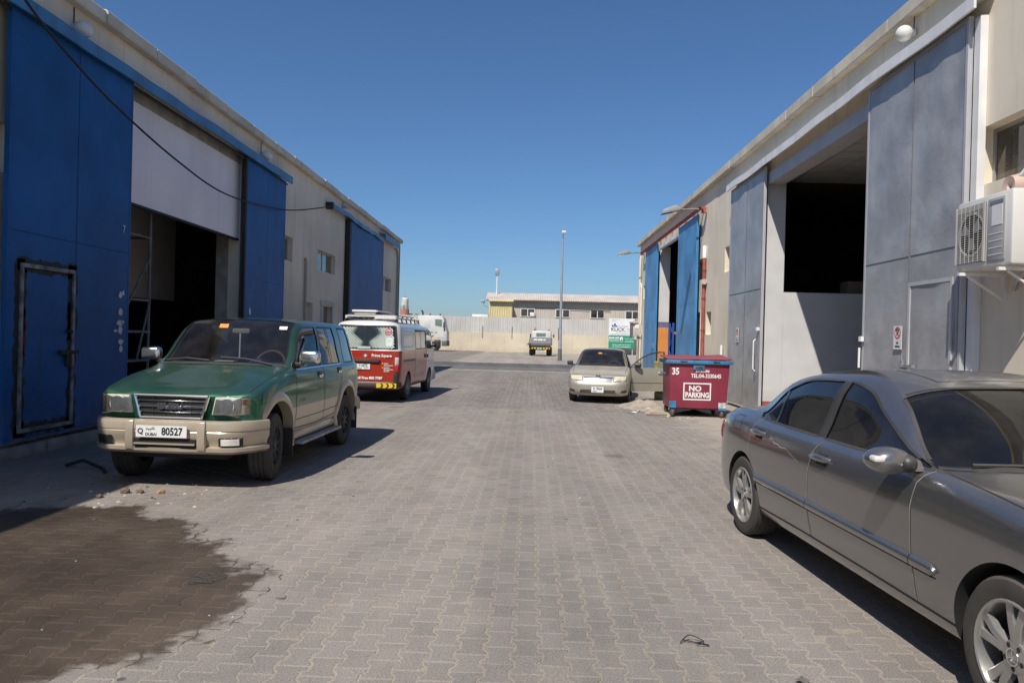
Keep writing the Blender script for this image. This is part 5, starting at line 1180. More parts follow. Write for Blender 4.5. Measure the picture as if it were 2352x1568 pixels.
arabic(p, print_m, o.x - .15, o.z + .018, .05, o.y - .001, [[(1.6, .4), (1.3, .5), (1.2, .1), (1.7, .1)], [(1.0, .35), (1.0, .1), (.2, .1), (.1, .3), (-.1, .1), (.0, -.05)], [(.8, -.12)], [(.4, -.12)]])
# bonnet lines, wipers, inside
car.top_line([(.745, .31), (.76, .6), (.775, 1.0), (.79, 1.30)], .008, gapm); car.top_line([(-.745, .31), (-.76, .6), (-.775, 1.0), (-.79, 1.30)], .008, gapm)
car.top_line([(-.78, 1.31), (-.4, 1.17), (0, 1.13), (.4, 1.17), (.78, 1.31)], .05, plastic, 'cowl_trim', lift=.004)
for (a, b) in (((.62, 1.22), (.02, 1.22)), ((-.10, 1.18), (-.66, 1.28))):
    h0, h1 = car.top(*a), car.top(*b)
    if h0 and h1: MB().tube([h0[0] + Vector((0, 0, .02)), h0[0] * .5 + h1[0] * .5 + Vector((0, -.02, .05)), h1[0] + Vector((0, 0, .03))], .011, 6).build('wiper', plastic, tr)
car.top_line([(.18, 1.02), (.38, 1.05)], .05, plastic, 'hood_vent'); car.top_line([(-.38, 1.05), (-.18, 1.02)], .05, plastic, 'hood_vent')
def dash(root, y0, y1, z0, z1, wd, m): return MB().prism([(y0, z0), (y0, z1 - .06), (y0 + .18, z1), (y1, z1 - .03), (y1, z0)], lambda p: (-wd, p[0], p[1]), lambda p: (wd, p[0], p[1])).build('dashboard', m, root, bevel=.02)
dash(tr, 1.30, 1.82, .8, 1.255, .76, mat('grey_dash', (.10, .09, .095), .8)); MB().box(-.15, .08, 1.42, 1.56, 1.262, 1.27).build('dash_paper', white_sign, tr); MB().box(.28, .42, 1.42, 1.5, 1.262, 1.30).build('dash_card', navy, tr)
steering(tr, .36, 1.86, 1.22, mat('steering_brown', (.16, .07, .04), .5)); 
for x in (.36, -.36): seat(tr, x, 2.15, .72, seat_m)
MB().box(-.62, .62, 3.0, 3.2, .75, 1.42).build('rear_seat', seat_m, tr, bevel=.05)
for x in (-.35, .35): MB().box(x - .13, x + .13, 3.05, 3.15, 1.42, 1.58).build('rear_headrest', seat_m, tr, bevel=.03)
MB().box(-.11, .11, 1.80, 1.83, 1.60, 1.66).build('rear_view_mirror', trim_beige, tr, bevel=.012); MB().tube([(0, 1.79, 1.6), (0.0, 1.78, 1.30)], .010, 6).build('hanging_tassel', white_trim, tr)
MB().tube([(-.6, 2.0, 1.60), (-.6, 2.05, 1.55), (-.6, 2.2, 1.55), (-.6, 2.25, 1.60)], .014, 6).build('grab_handle', trim_beige, tr)
h = car.hit((-.16, 0, 1.685), (0, 1, 0)); 
if h: n_ = h[1]; MB().add([h[0] + n_ * .004 + Vector((a, 0, 0)) + Vector((0, .6, .8)) * b * .05 for a, b in ((-.055, -.6), (.055, -.6), (.055, .6), (-.055, .6))], [(0, 1, 2, 3)]).build('sticker', mat('orange_sticker', (.75, .25, .03), .6), tr)
h = car.hit((.56, 0, 1.675), (0, 1, 0))
if h: MB().add([h[0] + h[1] * .004 + Vector((a, 0, 0)) + Vector((0, .6, .8)) * b * .05 for a, b in ((-.05, -.5), (.05, -.5), (.05, .5), (-.05, .5))], [(0, 1, 2, 3)]).build('sticker', white_sign, tr)
h = car.side(1.60, .815, 1); text('TROOPER', .045, steel, tr, h[0] + h[1] * .004, (0, 1, 0), (0, 0, 1), bold=.001)
# ---- silver grey saloon
mc = thing('saloon_car', 'dusty silver grey saloon car in the right foreground with its mirror glass missing', 'car', (3.04, 2.311, 0), 0.065)
mp = mat('grey_car_paint', (.25, .25, .255), .24, metal=.85, var=.03, vsc=1.5, dust=.22, dsc=1.6, coat=.9, spec=.5, dmin=.08)
mglass = glass('saloon_windscreen_glass', (.42, .45, .42), .035); mglass2 = glass('saloon_side_glass', (.05, .06, .07), .035)
base = [(0, .22), (.75, .22), (.865, .25), (.900, .325), (.925, .54), (.920, .78), (.885, .955)]
cols = [
 dict(l=0.0, f=0, dl=[.1, .1, .06, .02, 0, .04, .10], z={6: .74, 5: .66}, u=U((.14, 0, .76), (.15, 0, .765), (.15, 0, .768), (.16, 0, .77), (.17, 0, .772))),
 dict(l=.04, f=.55, dl=[.1, .1, .06, .02, 0, .05, .12], z={6: .74, 5: .66}, u=U((.17, .47, .765), (.19, .43, .775), (.21, .35, .785), (.22, .2, .79), (.22, 0, .792))),
 dict(l=.20, f=.87, dl=[.05, .05, .03, 0, 0, .05, .12], z={6: .77, 5: .68}, u=U((.36, .74, .80), (.39, .67, .815), (.40, .55, .825), (.41, .3, .835), (.42, 0, .84))),
 dict(l=.50, f=.97, z={6: .86, 5: .72}, u=U((.54, .81, .885), (.55, .74, .90), (.56, .6, .905), (.57, .3, .915), (.58, 0, .92))),
 dict(l=.93, f=1.0, z={6: .915}, u=U((.95, .815, .945), (.96, .76, .96), (.97, .62, .962), (.97, .3, .972), (.97, 0, .976))),
 dict(l=1.58, f=1.0, z={6: .965}, u=U((1.62, .835, 1.00), (1.68, .80, 1.012), (1.70, .755, 1.000), (1.52, .42, 1.015), (1.46, 0, 1.022))),
 dict(l=2.02, f=1.0, u=U((2.02, .838, 1.003), (2.26, .735, 1.225), (2.20, .665, 1.330), (2.16, .38, 1.395), (2.14, 0, 1.405))),
 dict(l=2.35, f=1.0, u=U((2.35, .840, 1.003), (2.50, .700, 1.355), (2.46, .610, 1.425), (2.44, .36, 1.455), (2.43, 0, 1.465))),
 dict(l=2.82, f=1.0, u=U((2.82, .842, 1.005), (2.76, .690, 1.395), (2.74, .600, 1.448), (2.73, .35, 1.480), (2.72, 0, 1.488))),
 dict(l=2.92, f=1.0, u=U((2.92, .842, 1.006), (2.84, .690, 1.395), (2.82, .600, 1.448), (2.82, .35, 1.482), (2.82, 0, 1.490))),
 dict(l=3.40, f=1.0, u=U((3.40, .840, 1.010), (3.28, .695, 1.380), (3.28, .600, 1.430), (3.28, .35, 1.462), (3.28, 0, 1.470))),
 dict(l=3.68, f=1.0, u=U((3.68, .836, 1.014), (3.66, .725, 1.285), (3.70, .62, 1.365), (3.66, .35, 1.405), (3.64, 0, 1.412))),
 dict(l=4.00, f=1.0, u=U((4.00, .825, 1.022), (4.02, .800, 1.060), (4.24, .66, 1.125), (4.36, .36, 1.100), (4.40, 0, 1.102))),
 dict(l=4.16, f=1.0, z={6: .97}, u=U((4.18, .81, 1.03), (4.24, .78, 1.055), (4.42, .62, 1.075), (4.46, .33, 1.085), (4.48, 0, 1.088))),
 dict(l=4.60, f=.985, z={6: .965}, u=U((4.62, .79, 1.018), (4.64, .74, 1.045), (4.66, .6, 1.058), (4.68, .3, 1.065), (4.69, 0, 1.068))),
 dict(l=4.98, f=.90, z={6: .93}, dl=[-.1, -.1, -.05, 0, 0, 0, 0], u=U((4.99, .72, .985), (4.99, .67, 1.012), (5.0, .54, 1.022), (5.01, .3, 1.028), (5.02, 0, 1.03))),
 dict(l=5.18, f=.60, z={6: .92}, dl=[-.1, -.1, -.05, 0, 0, -.02, -.03], u=U((5.14, .48, .975), (5.13, .44, .995), (5.12, .34, 1.005), (5.12, .2, 1.01), (5.12, 0, 1.012))),
 dict(l=5.24, f=0, z={6: .92}, dl=[-.1, -.1, -.05, 0, 0, -.02, -.04], u=U((5.19, 0, .97), (5.18, 0, .985), (5.17, 0, .995), (5.16, 0, 1.0), (5.15, 0, 1.005)))]
def mkey(i, j, sd):
    L_ = 'left' if sd > 0 else 'right'
    if j == 7:
        if i in (5, 6, 7): return 'glass_front_' + L_
        if i in (9, 10): return 'glass_rear_' + L_
        if i == 11: return 'glass_quarter_' + L_
        if i == 8: return 'pillar_' + L_
    if j in (9, 10):
        if i == 5: return 'glass_windscreen'
        if i == 11: return 'glass_tail'
    if j >= 8 and i < 5: return 'hood'
    if j >= 9 and 6 <= i <= 10: return 'roof'
    if j >= 8 and i >= 13 : return 'boot_lid'
    if 3 <= j <= 6 and 5 <= i <= 7: return 'front_door_' + L_
    if 3 <= j <= 6 and 8 <= i <= 10: return 'rear_door_' + L_
    if j == 2 and 4 <= i <= 13: return 'sill_' + L_
    return 'body'
car = Car(mc, base, cols, ku=5, kv=4)
gm = {k: mp for k in ('body', 'hood', 'roof', 'boot_lid')}
nm = {'glass_windscreen': 'windscreen', 'glass_tail': 'rear_window'}
for s_ in ('left', 'right'):
    for k in ('front_door_', 'rear_door_', 'sill_'): gm[k + s_] = mp; nm[k + s_] = k[:-1]
    gm['pillar_' + s_] = plastic; nm['pillar_' + s_] = 'door_pillar'
    for k in ('front_', 'rear_', 'quarter_'): gm['glass_' + k + s_] = mglass2; nm['glass_' + k + s_] = 'side_window'
gm['glass_windscreen'] = mglass; gm['glass_tail'] = mglass2
FW, RW, WR = .93, 4.17, .335
car.shell(mkey, gm, [(FW, .335, .385, .52), (RW, .335, .375, .52)], well, nm)
car.lining(mkey, trim_dark, 5, 13)
dustgap = mat('dusty_gap', (.30, .27, .23), .9, var=.3, vsc=14); mgap = mat('saloon_gap', (.03, .03, .03), .8, var=0)
alloy = mat('alloy_wheel', (.42, .415, .40), .32, metal=.75, var=.1, vsc=5, dust=.25, dsc=5)
for sd in (1, -1):
    car.side_line([(1.60, 1.00), (1.66, .93), (1.68, .80), (1.66, .60), (1.63, .45), (1.625, .33)], sd, .0065, dustgap)
    car.side_line([(2.80, .985), (2.87, .90), (2.90, .75), (2.89, .56)], sd, .005, dustgap); car.side_line([(2.89, .56), (2.86, .40), (2.85, .33)], sd, .006, mgap)
    car.side_line([(3.92, 1.03), (4.02, .92), (4.03, .78), (3.97, .65), (3.84, .52)], sd, .006, dustgap)
    car.side_line([(1.28, .318), (2.2, .328), (3.0, .328), (3.82, .315)], sd, .012, mgap, 'sill_line')
    car.edge([(5, 7), (5, 8), (8, 8), (8, 7), (5, 7)], sd, .018, plastic); car.edge([(9, 7), (9, 8), (12, 8), (12, 7), (9, 7)], sd, .018, plastic)
    car.side_line([(3.66, 1.02), (3.66, 1.27)], sd, .022, mp, 'quarter_bar', lift=.002)
    # rubbing strip
    for (a, b) in ((1.44, 1.64), (1.65, 2.885), (2.895, 3.84)):
        H0 = []
        for k in range(15):
            y = a + (b - a) * k / 14; zc = .535 + .012 * (y - 1.44) / 2.4; H0.append((y, zc))
        mb = MB(); rings = []
        for q, (y, zc) in enumerate(H0):
            h = car.side(y, zc, sd); x = h[0].x; e = .030 * (min(1, (q + .6) / 2.2) if a < 1.5 else 1); rings.append([(x - sd * .004, y, zc - e), (x + sd * .016, y, zc - e * .8), (x + sd * .022, y, zc), (x + sd * .012, y, zc + e * .85), (x - sd * .004, y, zc + e)])
        for r1, r2 in zip(rings, rings[1:]):
            for u in range(4): mb.add([r1[u], r1[u + 1], r2[u + 1], r2[u]], [(0, 1, 2, 3)])
        mb.add(rings[0], [(0, 1, 2, 3, 4)]); mb.add(rings[-1], [(0, 1, 2, 3, 4)]); mb.build('rubbing_strip', mp, mc, smooth=True, sharp=60)
        car.side_line([(a, .500 + .012 * (a - 1.44) / 2.4), (b, .500 + .012 * (b - 1.44) / 2.4)], sd, .008, mgap, 'strip_shadow_gap')
    for (a, z) in ((2.72, .885), (3.84, .912)):
        h = car.side(a, z, sd); x = h[0].x * sd
        mb = MB(); mb.tube([(sd * (x - .005), a - .12, z), (sd * (x + .028), a - .085, z + .004), (sd * (x + .034), a, z + .006), (sd * (x + .028), a + .085, z + .004), (sd * (x - .005), a + .12, z)], [.014, .022, .024, .022, .014], 10); mb.build('door_handle', mp, mc, smooth=True)
        car.patch(lambda u, v: car.side(u, v, sd), [(a - .07, z - .045), (a + .07, z - .045), (a + .07, z + .03), (a - .07, z + .03)], mgap, 'handle_recess', th=0, lift=.0015)
    # mirrors: rounded shell, empty black cavity where the glass is gone
    mx = sd
    mb = MB(); n = 14
    prof = [(.0, .0), (.015, .055), (.06, .082), (.13, .085), (.18, .078)]
    mb.lathe([(0, 0), (.012, .55), (.05, .85), (.12, 1.0), (.20, .98), (.235, .93)], (0, 0, 0), 'y', 24)
    mb.v = [(sd * 1.00 + p[0] * .120, 1.665 + p[1] * .62, 1.03 + p[2] * .072) for p in mb.v]
    sh = mb.build('mirror', mp, mc, smooth=True)
    # open side faces back (towards the driver)
    mb = MB(); mb.lathe([(0, .93), (.03, .80), (.05, .4), (.05, 0)], (0, 0, 0), 'y', 24); mb.v = [(sd * 1.00 + p[0] * .120, 1.811 - p[1], 1.03 + p[2] * .072) for p in mb.v]; mb.build('mirror_cavity', plastic, sh, smooth=True)
    mb = MB(); mb.lathe([(.048 * math.cos(t), .048 * math.sin(t)) for t in [math.pi * k / 10 for k in range(11)]], (sd * .93, 1.695, 1.024), 'y', 18); mb.build('mirror_core', plastic, sh, smooth=True)
    MB().prism([(1.66, .985), (1.84, .985), (1.84, 1.03), (1.72, 1.05)], lambda p: (sd * .84, p[0], p[1]), lambda p: (sd * .94, p[0], p[1])).build('mirror_foot', mp, sh, bevel=.02)
    MB().box(min(sd * 1.055, sd * 1.118), max(sd * 1.055, sd * 1.118), 1.672, 1.74, 1.03, 1.062).build('mirror_lamp', MATS['opal_globe'], sh, bevel=.012)
    wheel(mc, sd * .80, FW, WR, .235, sd, .232, 'twin5', alloy); wheel(mc, sd * .80, RW, WR, .235, sd, .232, 'twin5', alloy)
    # tail lamp on the corner
    car.patch(lambda u, v: car.hit((sd * 3, u, v), (-sd, -.5, 0)), [(5.9, .74), (6.22, .74), (6.2, .90), (5.95, .91)], red_lens, 'tail_lamp', th=.01)
    car.patch(lambda u, v: car.front(u * sd, v), [(.36, .62), (.74, .64), (.74, .745), (.40, .735)], lens_m, 'headlight', th=.02)
MB().tube([(-.62, 1.635, 1.030), (-.2, 1.53, 1.046), (.15, 1.50, 1.05)], .011, 6).build('wiper', plastic, mc)
# star in the hub
for w_ in [c for c in mc.children if c.name.startswith('wheel')]:
    sd = 1 if w_.location.x > 0 else -1; mb = MB()
    if w_.name.startswith('wheel_'): continue
    xo = sd * .2 * .5 + sd * .006
    for k in range(3):
        a = math.pi / 2 + k * 2.0944; mb.bar((xo, 0, 0), (xo, .032 * math.cos(a), .032 * math.sin(a)), .003, .007, up=(1, 0, 0))
    mb.lathe([(xo - .002, .032), (xo + .002, .032), (xo + .002, .037), (xo - .002, .037)], (0, 0, 0), 'x', 24, closed=True); mb.build('star_emblem', chrome, w_)
car.patch(lambda u, v: car.front(u, v), [(-.30, .58), (.30, .58), (.34, .75), (-.34, .75)], chrome, 'grille', th=.02)
car.top_line([(.80, .42), (.82, .9), (.815, 1.35), (.78, 1.66)], .008, mgap); car.top_line([(-.80, .42), (-.82, .9), (-.815, 1.35), (-.78, 1.66)], .008, mgap)
car.top_line([(-.76, 1.70), (-.4, 1.53), (0, 1.475), (.4, 1.53), (.76, 1.70)], .05, plastic, 'cowl_trim', lift=.004)
for sd in (1, -1): car.top_line([(sd * .30, 1.30), (sd * .42, 1.33)], .03, chrome, 'hood_nozzle', lift=.006)
car.top_line([(-.64, 2.22), (-.38, 2.175), (0, 2.155), (.38, 2.175), (.64, 2.22)], .018, plastic, 'windscreen_seal', lift=.003)
for sd in (1, -1): car.ribbon([car.hit((sd * (.755 - .09 * t), 0, 1.005 + .32 * t), (0, 1, 0)) for t in [.08 + .92 * k / 12 for k in range(13)]], .022, plastic, 'windscreen_seal', lift=.003)
car.top_line([(-.40, 2.30), (.40, 2.30), (.40, 2.75), (-.40, 2.75), (-.40, 2.30)], .008, mgap, 'sunroof_gap', lift=.002)
car.side_line([(4.28, .88), (4.28, 1.0), (4.48, 1.0), (4.48, .88), (4.28, .88)], -1, .006, mgap, 'fuel_flap_gap')
# scratches on the rear door
scr = mat('bare_scratch', (.42, .41, .39), .5, var=.3, vsc=30)
car.side_line([(3.62, .885), (3.58, .90), (3.52, .872), (3.44, .872), (3.40, .858), (3.30, .862)], -1, .005, scr, 'scratch', lift=.0015); car.side_line([(3.30, .866), (3.18, .832), (3.06, .80)], -1, .0025, scr, 'scratch', lift=.0015)
dash(mc, 1.68, 2.05, .6, .985, .74, mat('saloon_dash', (.09, .085, .075), .8)); steering(mc, .38, 2.12, .93, trim_dark)
for x in (.38, -.38): seat(mc, x, 2.55, .42, mat('grey_leather', (.20, .19, .17), .7))
MB().box(-.68, .68, 3.45, 3.65, .45, 1.02).build('rear_seat', MATS['grey_leather'], mc, bevel=.05)
MB().box(-.12, .12, 2.24, 2.27, 1.26, 1.32).build('rear_view_mirror', trim_dark, mc, bevel=.012)
MB().box(-.5, .5, .9, 4.3, .18, .26).build('underfloor', under, mc)
h = car.hit((.10, 0, 1.27), (0, 1, 0))
if h: MB().add([h[0] + h[1] * .004 + Vector((a, 0, 0)) + Vector((0, .75, .66)) * b for a, b in ((-.07, -.03), (.07, -.03), (.055, .03), (-.055, .03))], [(0, 1, 2, 3)]).build('sticker', mat('orange_sticker', (.75, .25, .03), .6), mc)
# ---- beige saloon with its driver's door open
co = thing('saloon_car', 'dusty beige saloon car facing the camera with its front door open', 'car', (1.76, 19.0, 0), -0.16)
cp_ = mat('beige_saloon_paint', (.40, .375, .315), .36, metal=.4, var=.06, vsc=3, dust=.45, dsc=2.5, coat=.25)
cglass = glass('beige_saloon_glass', (.82, .86, .83), .05)
base = [(0, .20), (.68, .20), (.775, .23), (.805, .34), (.825, .52), (.822, .68), (.795, .83)]
cols = [
 dict(l=0.0, f=0, dl=[.1, .1, .06, 0, 0, .06, .12], z={4: .47, 5: .60, 6: .69}, u=U((.15, 0, .71), (.16, 0, .72), (.17, 0, .725), (.18, 0, .73), (.20, 0, .735))),
 dict(l=.03, f=.58, dl=[.1, .1, .06, 0, 0, .06, .13], z={4: .47, 5: .60, 6: .69}, u=U((.18, .44, .715), (.20, .40, .725), (.22, .33, .735), (.23, .2, .74), (.24, 0, .745))),
 dict(l=.16, f=.87, dl=[.05, .05, .03, 0, 0, .05, .12], z={4: .49, 5: .62, 6: .72}, u=U((.33, .67, .755), (.36, .60, .77), (.38, .48, .775), (.38, .26, .785), (.39, 0, .79))),
 dict(l=.45, f=.97, z={5: .65, 6: .79}, u=U((.47, .73, .82), (.49, .65, .835), (.50, .52, .84), (.5, .26, .848), (.5, 0, .852))),
 dict(l=.82, f=1.0, z={6: .83}, u=U((.85, .745, .865), (.86, .68, .88), (.87, .55, .885), (.87, .28, .893), (.87, 0, .897))),
 dict(l=1.28, f=1.0, u=U((1.30, .755, .905), (1.30, .72, .925), (1.28, .67, .93), (1.10, .36, .935), (1.05, 0, .94))),
 dict(l=1.55, f=1.0, u=U((1.60, .755, .91), (1.98, .62, 1.275), (1.94, .555, 1.335), (1.90, .3, 1.375), (1.88, 0, 1.382))),
 dict(l=2.25, f=1.0, u=U((2.25, .755, .915), (2.28, .60, 1.325), (2.28, .54, 1.372), (2.28, .3, 1.405), (2.28, 0, 1.412))),
 dict(l=2.35, f=1.0, u=U((2.35, .755, .915), (2.37, .60, 1.327), (2.37, .54, 1.374), (2.37, .3, 1.408), (2.37, 0, 1.415))),
 dict(l=3.10, f=1.0, u=U((3.10, .75, .925), (2.98, .61, 1.265), (3.02, .54, 1.335), (3.0, .3, 1.37), (2.98, 0, 1.378))),
 dict(l=3.40, f=1.0, u=U((3.40, .735, .93), (3.36, .70, .99), (3.50, .60, 1.01), (3.62, .32, 1.0), (3.65, 0, 1.0))),
 dict(l=3.80, f=.98, u=U((3.82, .70, .925), (3.82, .65, .955), (3.84, .52, .965), (3.86, .27, .97), (3.86, 0, .972))),
 dict(l=4.15, f=.88, u=U((4.13, .62, .915), (4.12, .56, .935), (4.11, .45, .945), (4.11, .24, .95), (4.11, 0, .952))),
 dict(l=4.28, f=.55, u=U((4.23, .40, .91), (4.21, .36, .925), (4.20, .28, .93), (4.19, .16, .935), (4.18, 0, .937))),
 dict(l=4.32, f=0, u=U((4.27, 0, .905), (4.25, 0, .915), (4.23, 0, .922), (4.22, 0, .925), (4.2, 0, .928)))]
def ckey(i, j, sd):
    L_ = 'left' if sd > 0 else 'right'
    if j == 7:
        if i in (5, 6): return 'glass_front_' + L_
        if i == 8: return 'glass_rear_' + L_
    if j in (9, 10) and i == 5: return 'glass_windscreen'
    if j in (9, 10) and i == 9: return 'glass_tail'
    if j >= 8 and i < 5: return 'hood'
    if j >= 9 and 6 <= i <= 8: return 'roof'
    if 3 <= j <= 6 and 5 <= i <= 6: return 'front_door_' + L_
    if 3 <= j <= 6 and 7 <= i <= 8: return 'rear_door_' + L_
    return 'body'
car = Car(co, base, cols)
gm = {k: cp_ for k in ('body', 'hood', 'roof')}; nm = {'glass_windscreen': 'windscreen', 'glass_tail': 'rear_window'}
for s_ in ('left', 'right'):
    for k in ('front_door_', 'rear_door_'): gm[k + s_] = cp_; nm[k + s_] = k[:-1]
    for k in ('front_', 'rear_'): gm['glass_' + k + s_] = cglass; nm['glass_' + k + s_] = 'side_window'
gm['glass_windscreen'] = gm['glass_tail'] = cglass
P_ = car.shell(ckey, gm, [(.82, .30, .345, .48), (3.35, .30, .345, .48)], well, nm)
for k in ('front_door_left', 'glass_front_left'): bpy.data.objects.remove(P_[k])
car.lining(lambda i, j, sd: 'glass' if (sd > 0 and 5 <= i <= 6 and j <= 7) else ckey(i, j, sd), trim_beige, 5, 10, 4)
MB().box(-.7, .7, .9, 3.5, .19, .24).build('floor_pan', under, co)
for sd in (1, -1):
    wheel(co, sd * .70, .82, .305, .19, sd, .195, 'spoke8', alloy); wheel(co, sd * .70, 3.35, .305, .19, sd, .195, 'spoke8', alloy)
    car.patch(lambda u, v: car.front(u * sd, v), [(.40, .575), (.705, .60), (.715, .715), (.40, .715)], mat('cloudy_lens', (.60, .55, .42), .25, coat=.6, var=.15, vsc=12), 'headlight', th=.015)
    car.patch(lambda u, v: car.front(u * sd, v), [(.58, .29), (.73, .30), (.73, .37), (.60, .345)], plastic, 'fog_recess', th=0)
    if sd < 0: MB().box(-.95, -.79, 1.38, 1.47, .93, 1.05).build('mirror', plastic, co, bevel=.03); MB().box(-.82, -.72, 1.40, 1.46, .92, .96).build('mirror_arm', plastic, co)
    car.ribbon([car.front(u * sd, v) for u, v in [(.40, .575), (.55, .588), (.705, .60), (.712, .66), (.715, .715), (.55, .716), (.40, .715), (.40, .64), (.40, .575)]], .012, mgap, 'lamp_gap', lift=.012)
    for y, z in ((1.34, 0),): car.side_line([(1.30, .30), (1.29, .6), (1.31, .89)], sd, .008, mgap)
    car.side_line([(2.30, .30), (2.30, .89)], sd, .008, mgap)
    car.ribbon([car.hit((sd * (.70 - .12 * t), 0, .93 + .37 * t), (0, 1, 0)) for t in [k / 10 for k in range(11)]], .03, plastic, 'windscreen_seal', lift=.003)
gr = car.patch(car.front, [(-.34, .55), (.34, .55), (.38, .685), (-.38, .685)], MATS['grille_black'], 'grille', th=0)
for k in range(6):
    z = .56 + k * .023; wd = .34 + .006 * k; car.ribbon([car.front(-wd + 2 * wd * i / 14, z) for i in range(15)], .011, chrome, 'grille_slat', lift=.012, parent=gr)
h = car.front(0, .70); MB().lathe([(-.02, .025), (-.03, .05), (-.02, .062), (-.008, .05)], (0, h[0].y, .70), 'y', 20, closed=True).build('emblem_ring', chrome, co, smooth=True); MB().lathe([(-.018, .015), (-.026, .026), (-.018, .034)], (0, h[0].y, .705), 'y', 16).build('emblem_bar', chrome, co, smooth=True)
car.patch(car.front, [(-.46, .275), (.46, .275), (.44, .355), (-.44, .355)], MATS['grille_black'], 'lower_grille', th=0)
for z in (.297, .33): car.ribbon([car.front(-.44 + .88 * i / 14, z) for i in range(15)], .010, cp_, 'lower_grille_bar', lift=.012)
h = car.front(0, .36); p, o, ex_, ez = number_plate(co, (0.0, h[0].y - .03, .365), .31, .145, (1, 0, 0), 0, 0, 0, 0)
text('G 19564', .085, print_m, p, o + ez * .022, ex_, ez, bold=.002, sx=.78); text('DUBAI', .034, print_m, p, o + ex_ * -.07 - ez * .045, ex_, ez, bold=.002); arabic(p, print_m, o.x + .03, o.z - .052, .03, o.y - .001, [AR1[2], AR1[5]])
car.ribbon([car.front(-.66 + 1.32 * k / 20, .722 + .02 * abs(k - 10) / 10) for k in range(21)], .009, mgap, 'panel_gap', lift=.003); car.top_line([(-.64, 1.28), (-.34, 1.13), (0, 1.085), (.34, 1.13), (.64, 1.28)], .04, plastic, 'cowl_trim', lift=.004); car.top_line([(.68, .35), (.70, .8), (.70, 1.25)], .007, mgap); car.top_line([(-.68, .35), (-.70, .8), (-.70, 1.25)], .007, mgap)
for (a, b) in (((.45, 1.19), (-.1, 1.15)), ((-.05, 1.13), (-.55, 1.24))):
    h0, h1 = car.top(*a), car.top(*b); MB().tube([h0[0] + Vector((0, 0, .02)), h1[0] + Vector((0, 0, .025))], .010, 6).build('wiper', plastic, co)
dash(co, 1.18, 1.65, .55, .915, .64, mat('grey_dash', (.10, .09, .095), .8)); steering(co, .33, 1.72, .90, trim_dark)
for x in (.33, -.33): seat(co, x, 2.15, .36, seat_m)
MB().box(-.58, .58, 2.9, 3.1, .4, .90).build('rear_seat', seat_m, co, bevel=.05); MB().box(-.10, .10, 1.92, 1.95, 1.22, 1.27).build('rear_view_mirror', trim_dark, co, bevel=.01)
h = car.hit((-.06, 0, 1.27), (0, 1, 0))
if h: MB().add([h[0] + h[1] * .004 + Vector((a, 0, 0)) + Vector((0, .75, .66)) * b for a, b in ((-.05, -.025), (.05, -.025), (.05, .025), (-.05, .025))], [(0, 1, 2, 3)]).build('sticker', mat('orange_sticker', (.75, .25, .03), .6), co)
# the open door, swung out on its front edge
phi = R(62); hx, hy = .80, 1.31; du = Vector((math.sin(phi), math.cos(phi), 0)); dn = Vector((math.cos(phi), -math.sin(phi), 0))   # dn: outer skin side
def DP(d, z, t): return Vector((hx, hy, 0)) + du * d + dn * t + Vector((0, 0, z))
def bulge(d, z): return .035 * math.sin(math.pi * min(1, max(0, (z - .25) / .68))) + .01
dm = MB(); dm.grid(lambda u, v: DP(1.0 * u + (.03 * v if u > .5 else 0), .27 + .64 * v, bulge(u, .27 + .64 * v)), 8, 8); dm.grid(lambda u, v: DP(1.0 * u, .27 + .64 * v, -.05), 1, 1)
for (u0, u1) in (((0, .27), (0, .91)), ((1.0, .27), (1.03, .91)), ((0, .27), (1.0, .27)), ((0, .91), (1.03, .91))): dm.add([DP(*u0, -.05), DP(*u0, bulge(*u0)), DP(*u1, bulge(*u1)), DP(*u1, -.05)], [(0, 1, 2, 3)])
od = dm.build('open_front_door', cp_, co, smooth=True); tag(od, 'opened front door')
fr = [(-.02, .92), (.14, 1.05), (.34, 1.19), (.56, 1.29), (.80, 1.34), (1.0, 1.345), (1.03, .92)]
mb = MB(); mb.tube([DP(a, b, -.015) for a, b in fr], .022, 6); mb.build('window_frame', plastic, od)
mb = MB(); mb.add([DP(a, b, -.015) for a, b in fr], [tuple(range(7))]); mb.build('door_window', cglass, od)
mb = MB(); mb.bar(DP(.02, .52, .05), DP(.99, .52, .05), .012, .025); mb.build('rubbing_strip', cp_, od)
mb = MB(); mb.tube([DP(.80, .78, .05), DP(.84, .785, .075), DP(.95, .785, .07), DP(.98, .78, .05)], .014, 8); mb.build('door_handle', cp_, od)
c_ = DP(.16, .985, .10); mb = MB(); mb.lathe([(-.10, .02), (-.09, .06), (-.02, .075), (.06, .07), (.09, .04), (.09, 0)], (0, 0, 0), 'x', 18); mb.v = [c_ + Vector(v) for v in mb.v]; mb.build('mirror', plastic, od, smooth=True)

